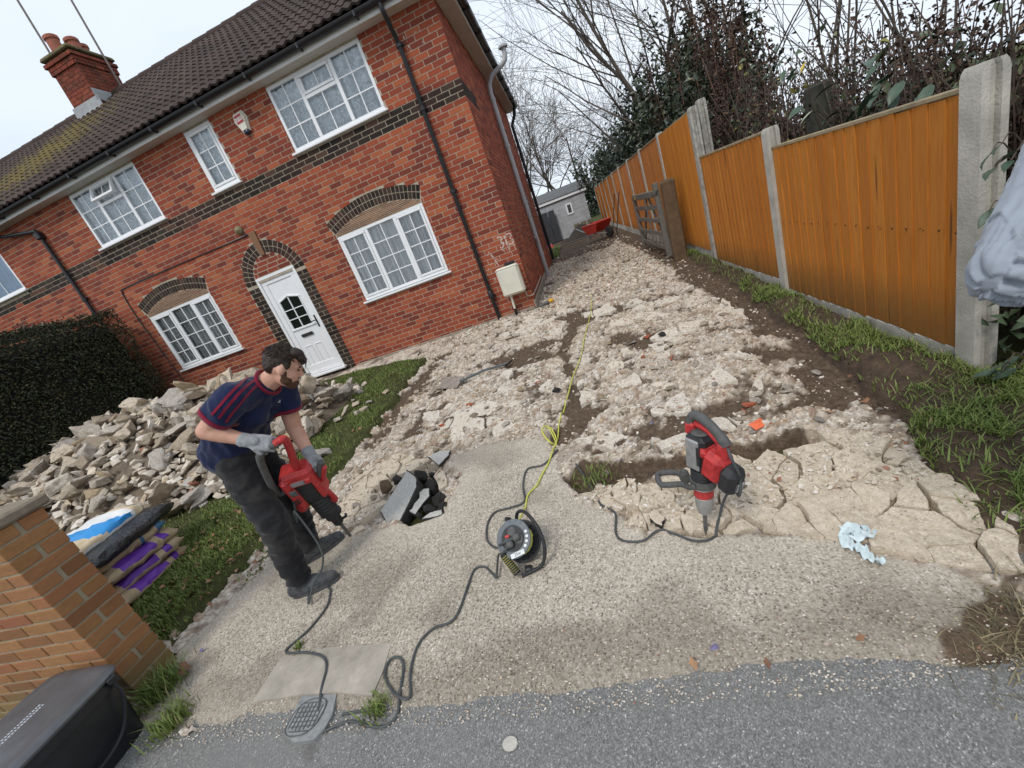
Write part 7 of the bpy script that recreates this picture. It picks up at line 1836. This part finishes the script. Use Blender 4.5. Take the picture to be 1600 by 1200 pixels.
M_SKIN = mat_skin(); M_NAVY = mat_cloth('navy_jersey', (.012, .018, .055)); M_MAR = mat_cloth('maroon_trim', (.17, .010, .028)); M_TROU = mat_cloth('black_trousers', (.016, .016, .018), .3, 6, (.06, .055, .05)); M_GLOVE = mat_cloth('grey_work_glove', (.29, .30, .31), .25, 30, (.16, .15, .14)); M_SHOE = mat_cloth('grey_work_shoe', (.065, .068, .072), .5, 25, (.20, .185, .165)); M_SOLE = simple('shoe_sole', (.07, .07, .072), .8)
M_HAIR = NT('dark_brown_hair'); _c = M_HAIR.coord('Object'); _mp = M_HAIR.n('ShaderNodeMapping'); _mp.inputs['Scale'].default_value = (60, 160, 40); M_HAIR.l(_c, _mp.inputs['Vector']); _n = M_HAIR.noise(_mp.outputs[0], 2.0, 4)
M_HAIR.col(M_HAIR.ramp(_n, [(.3, (.010, .006, .004)), (.7, (.045, .026, .017))])).set(rough=.45, spec=.4); M_HAIR.bump(_n, .9, .006); M_HAIR = M_HAIR.m
M_BEARD = simple('short_beard', (.075, .036, .020), .8, .4, 60, .8, 180); M_EYE = simple('eye_dark', (.02, .015, .012), .2); M_MOUTH = simple('lip', (.36, .13, .10), .5)

def head(m, hair, beard, C, f, u, sc=1.0):
    """head pieces in a frame: f looks forward, u is up"""
    f = Vector(f).normalized(); u = Vector(u); u = (u - f * u.dot(f)).normalized(); s = f.cross(u)
    B = Matrix(((s.x, f.x, u.x, C[0]), (s.y, f.y, u.y, C[1]), (s.z, f.z, u.z, C[2]), (0, 0, 0, 1))) @ Matrix.Scale(sc, 4)
    m.ball((0, -.012, .028), (.074, .094, .090), 20, 14, B); m.ball((0, .022, -.030), (.064, .068, .080), 18, 12, B); m.ball((0, .050, -.085), (.034, .034, .026), 14, 10, B)
    m.ball((0, .070, .022), (.052, .020, .016), 12, 8, B)                                   # brow
    m.ball((0, .094, -.022), (.015, .021, .014), 12, 8, B); m.ball((0, .086, .0), (.010, .014, .026), 10, 8, B)     # nose
    for q in (-1, 1):
        m.ball((q * .074, -.008, -.006), (.009, .020, .032), 10, 8, B @ T3(0, 0, 0)); m.ball((q * .034, .056, -.028), (.022, .022, .024), 10, 8, B)
    m.ball((0, .074, -.058), (.025, .016, .012), 10, 8, B)
    hair.ball((0, -.022, .040), (.077, .092, .080), 20, 14, B); hair.ball((0, -.060, .012), (.066, .048, .062), 16, 12, B)
    hair.ball((0, .040, .092), (.058, .052, .030), 14, 10, B); hair.ball((.01, .078, .074), (.040, .026, .024), 12, 8, B); hair.ball((.02, .094, .056), (.022, .012, .020), 10, 8, B)
    for q in (-1, 1): hair.ball((q * .064, .016, .030), (.012, .020, .030), 10, 8, B)
    if beard is not None:
        beard.ball((0, .052, -.083), (.043, .042, .037), 14, 10, B); beard.ball((0, .080, -.046), (.030, .012, .008), 10, 6, B)
        for q in (-1, 1): beard.ball((q * .043, .026, -.060), (.023, .034, .032), 10, 8, B); beard.ball((q * .060, .012, -.032), (.010, .016, .034), 10, 8, B)
    return B
def glove(m, W, H_, curl_to, n, thumb):
    """palm from wrist W to knuckles H_, fingers curling round the bar direction curl_to, back-of-hand normal n"""
    W, H_ = Vector(W), Vector(H_); d = (H_ - W).normalized(); a = Vector(curl_to).normalized(); n = Vector(n); n = (n - d * n.dot(d)).normalized(); sd = d.cross(n).normalized()
    for k in range(4): q = (k - 1.5) * .019; capsule(m, W + sd * q * .7, H_ + sd * q, .019, .0155, 10)
    capsule(m, W - d * .045, W + d * .01, .038, .034, 12)
    L = [.036, .041, .039, .031]
    for k in range(4):
        b = H_ + sd * ((k - 1.5) * .0205); l = L[k]; p1 = b + (d * .75 - n * .62) * l; p2 = p1 + (d * -.18 - n * 1.0) * l * .85; p3 = p2 + (d * -.95 - n * .25) * l * .65
        capsule(m, b, p1, .0105, .0098, 8); capsule(m, p1, p2, .0098, .0092, 8); capsule(m, p2, p3, .0092, .0082, 8)
    tb = W + d * .02 + sd * (.036 * thumb); t1 = tb + (d * .75 + sd * thumb * .45 - n * .5) * .040; t2 = t1 + (d * .5 - n * .85 - sd * thumb * .2) * .034
    capsule(m, W + sd * thumb * .015, tb, .018, .015, 10); capsule(m, tb, t1, .0145, .0125, 8); capsule(m, t1, t2, .0125, .0100, 8)

# ---- the worker, bent over his breaker
J = dict(ra=(-2.16, 1.72, -.10), rk=(-2.10, 1.735, .335), rh=(-2.17, 1.815, .735), la=(-2.30, 2.03, -.10), lk=(-2.195, 2.02, .325), lh=(-2.25, 2.015, .735), pel=(-2.215, 1.915, .79), wa=(-2.14, 1.915, .90), ch=(-1.985, 1.925, 1.015), nk=(-1.825, 1.935, 1.095),
         rs=(-1.86, 1.735, 1.105), re=(-2.035, 1.66, 1.0), rw=(-1.875, 1.70, .872), rH=(-1.815, 1.725, .825), ls=(-1.86, 2.07, 1.02), le=(-1.925, 2.06, .760), lw=(-1.845, 1.975, .585), lH=(-1.825, 1.955, .53))
J = {k: Vector(v) for k, v in J.items()}
man = empty('person', (-2.2, 1.87, gz(1.87)), 'dark-haired bearded worker in navy shirt and black trousers bent over a red breaker', 'person')
body, hair, beard = MB(), MB(), MB()
HC = Vector((-1.675, 1.95, 1.142)); HF = Vector((.72, .46, -.62)); HU = Vector((.50, .26, .82))
B = head(body, hair, beard, HC, HF, HU, .95)
capsule(body, J['nk'] + Vector((-.03, 0, -.02)), HC + Vector((-.035, 0, -.015)), .062, .052)
capsule(body, J['wa'], J['ch'], .105, .12); capsule(body, J['ch'] + Vector((0, -.07, 0)), J['ch'] + Vector((0, .07, 0)), .10, .10); capsule(body, J['ch'], J['nk'], .10, .06)
for s, e, w, h_ in (('rs', 're', 'rw', 'rH'), ('ls', 'le', 'lw', 'lH')):
    capsule(body, J['ch'].lerp(J['nk'], .5), J[s], .07, .062); capsule(body, J[s], J[e], .058, .047); capsule(body, J[e], J[w], .047, .031); capsule(body, J[e].lerp(J[w], .2), J[e].lerp(J[w], .45), .046, .042)
capsule(body, J['wa'], J['pel'], .11, .125)
for h_, k, a in (('rh', 'rk', 'ra'), ('lh', 'lk', 'la')): capsule(body, J['pel'], J[h_], .11, .085); capsule(body, J[h_], J[k], .075, .052); capsule(body, J[k], J[a], .05, .036)
skin = remesh(body, 'body', M_SKIN, .0075, 3, man)
for q in (-1, 1):
    e = MB(); e.ball((q * .031, .079, .003), (.011, .006, .005), 10, 8, B); rel(man, e.build('eye', M_EYE, None, True))
    e = MB(); e.ball((q * .033, .083, .022), (.020, .006, .0045), 10, 6, B); rel(man, e.build('eyebrow', M_HAIR, None, True))
remesh(hair, 'hair', M_HAIR, .005, 3, man, .003, (40, 90, 40), cut=lambda c: False)
hs = MB(); rr = random.Random(5)
for k in range(420):        # loose strands break up the outline
    a = rr.uniform(0, 6.28); e = rr.uniform(.15, 1.45); d = Vector((math.cos(a) * math.cos(e), math.sin(a) * math.cos(e), math.sin(e)))
    if d.y > .55 and d.z < .55: continue
    p = Vector((d.x * .078, -.020 + d.y * .093, .040 + d.z * .084)); t = Vector((rr.gauss(0, .5), .75 + rr.gauss(0, .3), .1 - .3 * (d.y > 0))); t = (t - d * t.dot(d)).normalized(); L = rr.uniform(.025, .05)
    q = [p, p + d * .003 + t * L * .5, p + d * .001 + t * L]; hs.tube([tuple(B @ v) for v in q], [.0028, .0022, .0006], 4, caps=False)
for k in range(26):         # fringe falling over the brow
    p = Vector((rr.uniform(-.04, .05), .085, .078)); q = [p, p + Vector((rr.gauss(0, .004), .022, -.012)), p + Vector((rr.gauss(.006, .008), .026, -.042 - rr.random() * .02))]; hs.tube([tuple(B @ v) for v in catmull(q, 2)], [.003, .0028, .0024, .0016, .0006], 4, caps=False)
rel(man, tag(hs.build('hair_strands', M_HAIR, None, 'all'), kind='stuff'))
remesh(beard, 'beard', M_BEARD, .0045, 2, man, .002, (80, 80, 80))
sh = MB()
hem = J['pel'] + Vector((-.01, 0, .0)); capsule(sh, hem + Vector((0, -.055, .02)), hem + Vector((0, .055, .02)), .138, .138)
for a, b, r1, r2 in (('pel', 'wa', .150, .142), ('wa', 'ch', .142, .138)): capsule(sh, J[a] + Vector((0, -.06, 0)), J[b] + Vector((0, -.07, 0)), r1 * .9, r2 * .9); capsule(sh, J[a] + Vector((0, .06, 0)), J[b] + Vector((0, .07, 0)), r1 * .9, r2 * .9)
capsule(sh, J['ch'] + Vector((.02, -.06, -.02)), J['nk'] + Vector((-.035, -.025, -.02)), .118, .075); capsule(sh, J['ch'] + Vector((.02, .06, -.02)), J['nk'] + Vector((-.035, .025, -.02)), .118, .075)
rm = J['rs'].lerp(J['re'], .66); lm_ = J['ls'].lerp(J['le'], .55)
for s, mid in (('rs', rm), ('ls', lm_)): capsule(sh, J['ch'].lerp(J['nk'], .55), J[s], .085, .075); 
def sleeve(m, a, b, r1, r2, n=16):
    m.tube([a - (b - a) * .1, a, a.lerp(b, .5), b], [r1 * .8, r1, (r1 + r2) / 2, r2], n)
sleeve(sh, J['rs'], rm, .082, .077); sleeve(sh, J['ls'], lm_, .080, .073)
shirt = remesh(sh, 'tshirt', M_NAVY, .008, 3, man, .014, (14, 7, 9))
from mathutils.bvhtree import BVHTree
bm = bmesh.new(); bm.from_mesh(shirt.data); bvh = BVHTree.FromBMesh(bm)
def drape(pts, out, off=.004):
    res = []
    for p, o_ in zip(pts, out):
        h_ = bvh.ray_cast(p + o_.normalized() * .25, -o_.normalized(), .4)[0]
        res.append((h_ if h_ is not None else p) + o_.normalized() * off)
    return res
ax = (rm - J['rs']).normalized()
EYE = Vector((0, 0, CAMH))
for line in (((397, 586), (385, 592), (372, 603), (358, 617), (345, 632), (331, 648)), ((402, 592), (391, 599), (379, 609), (366, 623), (353, 638), (341, 654)), ((407, 598), (397, 606), (387, 616), (375, 630), (363, 645), (352, 660))):
    q = []; px_ = catmull([Vector((x, y, 0)) for x, y in line], 4)          # the three trim lines, laid on the shirt where the photo shows them
    for p in px_:
        d = Vector(pray(p.x, p.y)).normalized(); h_, n_, _, _ = bvh.ray_cast(EYE, d, 6.0)
        if h_ is not None: q.append((h_, n_))
    if len(q) < 4: continue
    m = MB(); vs = []
    for i, (p, n_) in enumerate(q):
        t = (q[min(i + 1, len(q) - 1)][0] - q[max(i - 1, 0)][0]).normalized(); w = n_.cross(t).normalized() * .0068; p = p + n_ * .004; vs += [p + w, p - w]
    m.add([tuple(v) for v in vs], [(2 * i, 2 * i + 1, 2 * i + 3, 2 * i + 2) for i in range(len(q) - 1)]); o = m.build('stripe', M_MAR, None, 'all'); o.parent = shirt
def ring_on(c, axis, r, thick, name, mat, hw=.010, par=None):
    axis = axis.normalized(); a = axis.orthogonal().normalized(); b = axis.cross(a); pts = []; outs = []
    for i in range(28): t = 2 * PI * i / 28; o_ = a * math.cos(t) + b * math.sin(t); pts.append(c); outs.append(o_)
    q = []
    for p, o_ in zip(pts, outs):
        h_ = bvh.ray_cast(p, o_, .2)[0]; q.append((h_ if h_ is not None else p + o_ * r) + o_ * .003)
    m = MB(); vs = []
    for p, o_ in zip(q, outs): vs += [p - axis * hw, p + o_ * thick, p + axis * hw, p - o_ * .012]
    m.add([tuple(v) for v in vs], [(4 * i + k, 4 * ((i + 1) % 28) + k, 4 * ((i + 1) % 28) + (k + 1) % 4, 4 * i + (k + 1) % 4) for i in range(28) for k in range(4)]); o = m.build(name, mat, None, 'all'); o.parent = par
ring_on(rm - ax * .012, ax, .077, .002, 'sleeve_cuff', M_MAR, .013, shirt); axl = (lm_ - J['ls']).normalized(); ring_on(lm_ - axl * .012, axl, .073, .002, 'sleeve_cuff', M_MAR, .012, shirt)
nc = J['nk'] + Vector((.025, .0, -.002)); na = (HC - J['nk'] + Vector((.05, 0, 0))).normalized(); a = na.orthogonal().normalized(); b = na.cross(a)
m = MB(); m.tube([nc + (a * math.cos(2 * PI * i / 24) + b * math.sin(2 * PI * i / 24)) * .072 for i in range(25)], .010, 8); o = m.build('collar', M_MAR, None, True); o.parent = shirt
lp = drape([Vector((-1.89, 2.01, .98))], [Vector((.75, -.55, -.2))], .003)[0]; m = MB(); q = Vector((.5, .8, 0)).normalized(); m.tube([lp - q * .010, lp + Vector((0, 0, -.006)), lp + q * .010 + Vector((0, 0, .012))], .0025, 5); m.tube([lp + Vector((0, 0, .004)), lp + q * .008 + Vector((0, 0, .02))], .0022, 5); o = m.build('chest_logo', M_WHITE); o.parent = shirt
bm.free()
tr_ = MB()
capsule(tr_, J['pel'] + Vector((-.01, -.05, -.02)), J['pel'] + Vector((-.01, .05, -.02)), .128, .128); capsule(tr_, J['pel'] + Vector((.02, 0, .05)), J['pel'], .13, .14)
for h_, k, a in (('rh', 'rk', 'ra'), ('lh', 'lk', 'la')): capsule(tr_, J['pel'] + Vector((-.02, 0, -.03)), J[h_], .125, .108); capsule(tr_, J[h_], J[k], .104, .080); capsule(tr_, J[k], J[a] + Vector((.0, 0, .06)), .078, .070); tr_.tube([J[a] + Vector((0, 0, .08)), J[a] + Vector((.0, 0, .025))], [.070, .073], 14)
remesh(tr_, 'trousers', M_TROU, .0085, 3, man, .019, (7, 7, 13))
for nm, a, toe in (('r', J['ra'], Vector((.96, .30, 0))), ('l', J['la'], Vector((.72, .70, 0)))):
    toe.normalize(); s_ = MB(); z0 = gz(a.y) + .0; base = Vector((a.x, a.y, z0)); sd = Vector((-toe.y, toe.x, 0))
    capsule(s_, base + toe * -.055 + Vector((0, 0, .05)), base + toe * .07 + Vector((0, 0, .055)), .046, .046); capsule(s_, base + toe * .07 + Vector((0, 0, .050)), base + toe * .175 + Vector((0, 0, .040)), .048, .036); capsule(s_, base + toe * -.02 + Vector((0, 0, .07)), base + Vector((0, 0, .135)), .047, .046)
    so_ = remesh(s_, 'shoe', M_SHOE, .006, 2, man, .004, (30, 30, 30)); m = MB(); pol = []
    for k in range(22): t = 2 * PI * k / 22; c_, q_ = math.cos(t), math.sin(t); pol.append(base + toe * (.062 + .155 * c_) + sd * (.05 * math.copysign(abs(q_) ** .7, q_) * (1 - .12 * (c_ < -.2))))
    m.prism([(p.x, p.y) for p in pol], z0 - .002, z0 + .026); o = m.build('sole', M_SOLE); o.parent = so_
    m = MB()
    for k in range(5): c = base + toe * (.045 + .022 * k) + Vector((0, 0, .108 - .009 * k)); m.tube([c - sd * .026 - Vector((0, 0, .006)), c + Vector((0, 0, .004)), c + sd * .026 - Vector((0, 0, .006))], .0035, 5)
    o = m.build('laces', M_SOLE); o.parent = so_
gl = MB(); glove(gl, J['rw'] + (J['rH'] - J['rw']) * .15, J['rH'] + Vector((.012, 0, -.005)), (0, 1, 0), Vector((.15, -.75, .65)), 1); remesh(gl, 'glove', M_GLOVE, .0042, 2, man, .002, (60, 60, 60))
gl = MB(); glove(gl, J['lw'] + Vector((0, 0, -.005)), J['lH'], (0, 1, 0), Vector((.8, -.1, .6)), -1); remesh(gl, 'glove', M_GLOVE, .0042, 2, man, .002, (60, 60, 60))

# ---- his breaker
TA, TB = Vector((-2.09, 2.17, gz(2.17) + .0)), Vector((-1.855, 1.80, .825)); ba = empty('demolition_hammer', TA, 'red and black breaker held by the bent worker', 'power tool')
zx = (TB - TA).normalized(); xr = Vector((.93, .30, .0)); xr = (xr - zx * xr.dot(zx)).normalized(); yr = zx.cross(xr)
ba.rotation_euler = Matrix(((xr.x, yr.x, zx.x), (xr.y, yr.y, zx.y), (xr.z, yr.z, zx.z))).to_euler()
LT = (TB - TA).length
def Pb(m, name, mat, smooth=35): return m.build(name, mat, ba, smooth)
m = MB(); m.tube([(0, 0, -.01), (0, 0, .02), (0, 0, .24)], [.010, .013, .013], 8, flat=.75); Pb(m, 'chisel', M_STEEL)
m = MB(); m.lathe([(.02, .20), (.034, .205), (.034, .27), (.040, .275)], 16); m.tube([(.03, 0, .225), (.065, 0, .235), (.07, 0, .26)], .009, 8); Pb(m, 'tool_retainer', M_TBLK)
m = MB(); pr = [(.036, .27), (.05, .29), (.05, .34), (.058, .36)]
for k in range(5): pr += [(.058, .375 + k * .032), (.064, .380 + k * .032), (.064, .396 + k * .032), (.058, .402 + k * .032)]
m.lathe(pr + [(.06, .55)], 18); m.box((.0, 0, .33), (.13, .05, .06), bev=.012); Pb(m, 'nose', M_TBLK)
m = MB(); m.box((0, 0, .66), (.125, .12, .26), bev=.02); Pb(m, 'core', M_TBLK)
m = MB(); m.box((-.075, -.01, .66), (.06, .15, .29), bev=.022); m.box((.070, .0, .675), (.045, .135, .25), bev=.018); m.box((0, 0, .79), (.19, .13, .075), bev=.022); m.box((-.09, -.02, .53), (.075, .13, .09), bev=.03); m.box((0, -.055, .745), (.15, .035, .05), bev=.012); mh_ = Pb(m, 'red_housing', M_RED)
m = MB(); m.box((-.005, -.0745, .755), (.075, .004, .03)); m.build('nameplate', simple('pewter_plate', (.20, .20, .20), .5), mh_); m = MB(); m.box((-.055, -.088, .70), (.04, .004, .045)); m.box((-.055, -.091, .70), (.026, .003, .028)); m.build('rating_label', M_TGRY, mh_)
m = MB()
for k in range(4): m.box((-.075 + .012 * (k % 2), -.0865, .60 + k * .012), (.03, .004, .005))
m.build('vents', M_TBLK, mh_)
rHl = ba.matrix_basis.inverted() @ (J['rH'] + Vector((.01, .0, -.032))); lHl = ba.matrix_basis.inverted() @ (J['lH'] + Vector((.012, -.01, -.035)))
m = MB(); m.tube(catmull([(-.09, -.03, .70), (-.15, -.05, .72), (rHl.x - .09, rHl.y, rHl.z - .06), (rHl.x - .03, rHl.y, rHl.z), (rHl.x + .05, rHl.y, rHl.z + .02)], 5), .020, 10); Pb(m, 'rear_grip', M_TGRY, True)
m = MB(); m.tube(catmull([(rHl.x + .03, rHl.y, rHl.z + .018), (rHl.x + .08, rHl.y + .01, rHl.z + .01), (.02, -.02, .83), (.03, 0, .80)], 5), .021, 10); Pb(m, 'handle_arm', M_RED, True)
m = MB(); d = Vector((.05, -.01, .10)); m.tube([lHl - d * .75, lHl + d * .7], .019, 10); m.ball(tuple(lHl - d * .95), .026, 12, 8); Pb(m, 'front_grip', M_TGRY, True)
m = MB(); m.tube(catmull([(.05, .0, .46), (.08, 0, .44), tuple(lHl - d * .9 + Vector((-.02, 0, 0)))], 4), .017, 8); m.tube([lHl - d * .85 + Vector((.022, -.012, 0)), lHl + d * .3 + Vector((.026, -.014, 0))], .015, 8); Pb(m, 'front_arm', M_RED, True)
c0 = ba.matrix_basis @ Vector((-.10, -.06, .62)); free_cable('tool_cable', [ba.matrix_basis @ Vector((-.10, -.05, .66)), c0, c0 + Vector((.0, -.06, -.12)), Vector((-1.99, 1.80, .34)), Vector((-1.93, 1.76, .10)), Vector((-1.95, 1.72, -.02)), Vector((-2.02, 1.66, -.09)), Vector((-2.06, 1.60, -.17)), G(490, 918, .03), G(512, 918), G(518, 925)], .0062, M_CABLE, 'black cable hanging from the held breaker past the worker\'s leg')

# ---- second person at the right edge: grey sweatshirt, arm bent
p2 = empty('person', (1.28, .88, gz(.9)), 'person in a grey sweatshirt at the right edge, only the bent arm in view', 'person')
q = dict(s=(1.02, 1.0, 1.29), e=(.735, .935, 1.005), w=(.93, .80, .985), h=(1.0, .765, .985), n=(1.25, .93, 1.40), c=(1.24, .90, 1.14), p=(1.28, .88, .72), s2=(1.46, .84, 1.29), e2=(1.55, .74, 1.02), w2=(1.42, .62, .92)); q = {k: Vector(v) for k, v in q.items()}
for k, (px_, py_, dp_) in dict(e=(1580, 420, .86), s=(1700, 175, .95), w=(1760, 440, .80)).items(): q[k] = Vector((0, 0, CAMH)) + Vector(pray(px_, py_)) * dp_
M_SWEAT = mat_cloth('grey_sweatshirt', (.27, .30, .345), .12, 9); bd = MB(); hr = MB()
head(bd, hr, None, q['n'] + Vector((.0, -.01, .17)), (-.2, .95, -.1), (0, .1, 1)); capsule(bd, q['n'], q['n'] + Vector((0, 0, .1)), .06, .055); capsule(bd, q['p'], q['c'], .13, .14); capsule(bd, q['c'], q['n'], .14, .07)
for a, b, c in (('s', 'e', 'w'), ('s2', 'e2', 'w2')): capsule(bd, q['c'] + Vector((0, 0, .1)), q[a], .08, .065); capsule(bd, q[a], q[b], .055, .045); capsule(bd, q[b], q[c], .045, .03)
for sx in (-.09, .09): capsule(bd, q['p'] + Vector((sx, 0, 0)), (1.28 + sx, .88, .30), .09, .06); capsule(bd, (1.28 + sx, .88, .30), (1.28 + sx, .86, -.14), .06, .04)
for w in (q['w'], q['w2']):
    d = (w - (q['e'] if w is q['w'] else q['e2'])).normalized(); glove(bd, w + d * .01, w + d * .08, (0, 1, 0), (0, 0, 1), 1)
remesh(bd, 'body', M_SKIN, .009, 3, p2); remesh(hr, 'hair', M_HAIR, .007, 2, p2, .004, (40, 60, 40))
sw = MB(); capsule(sw, q['p'] + Vector((0, 0, -.02)), q['c'], .165, .170); capsule(sw, q['c'], q['n'] + Vector((0, 0, -.06)), .165, .09)
for a, b, c in (('s', 'e', 'w'), ('s2', 'e2', 'w2')): capsule(sw, q['c'] + Vector((0, 0, .08)), q[a], .11, .088); capsule(sw, q[a], q[b], .075, .056); capsule(sw, q[b], q[c], .060, .048)
def sleeve_fold(c):
    p = Vector([float(k) for k in c]); out = 0.0
    for (a, b, amp, fa, fr) in ((q['s'], q['e'], .007, 9, 2.2), (q['e'], q['w'], .013, 11, 3.4)):
        ab = b - a; t = (p - a).dot(ab) / ab.length_squared
        if -.15 < t < 1.1:
            c0 = a + ab * t; r = p - c0; e1 = ab.orthogonal().normalized(); e2 = ab.normalized().cross(e1); an = math.atan2(r.dot(e2), r.dot(e1)); tt = t * ab.length
            k = mnoise.noise((tt * fa + math.sin(an) * 1.1, math.cos(an) * fr, math.sin(an) * fr)); near = math.exp(-((p - q['e']).length / .11) ** 2)
            out += amp * (1 - 2.6 * abs(k)) * (.45 + 1.0 * near)
    return max(-.018, min(.018, out)) + .002 * mnoise.noise((p.x * 60, p.y * 60, p.z * 60))
remesh(sw, 'sweatshirt', M_SWEAT, .0045, 1, p2, .01, (13, 13, 26), ffn=sleeve_fold)
jn = MB()
for sx in (-.09, .09): capsule(jn, q['p'] + Vector((sx, 0, 0)), (1.28 + sx, .88, .30), .12, .085); capsule(jn, (1.28 + sx, .88, .30), (1.28 + sx, .86, -.13), .08, .07)
remesh(jn, 'trousers', M_TROU, .010, 4, p2, .012, (8, 8, 6))
for sx in (-.09, .09):
    s_ = MB(); capsule(s_, (1.28 + sx, .80, gz(.9) + .045), (1.28 + sx, 1.0, gz(.9) + .04), .045, .04); capsule(s_, (1.28 + sx, .84, gz(.9) + .05), (1.28 + sx, .86, gz(.9) + .12), .045, .045); remesh(s_, 'shoe', M_SHOE, .008, 2, p2)

ws = bpy.data.scenes.get('work')
if ws: bpy.data.scenes.remove(ws)
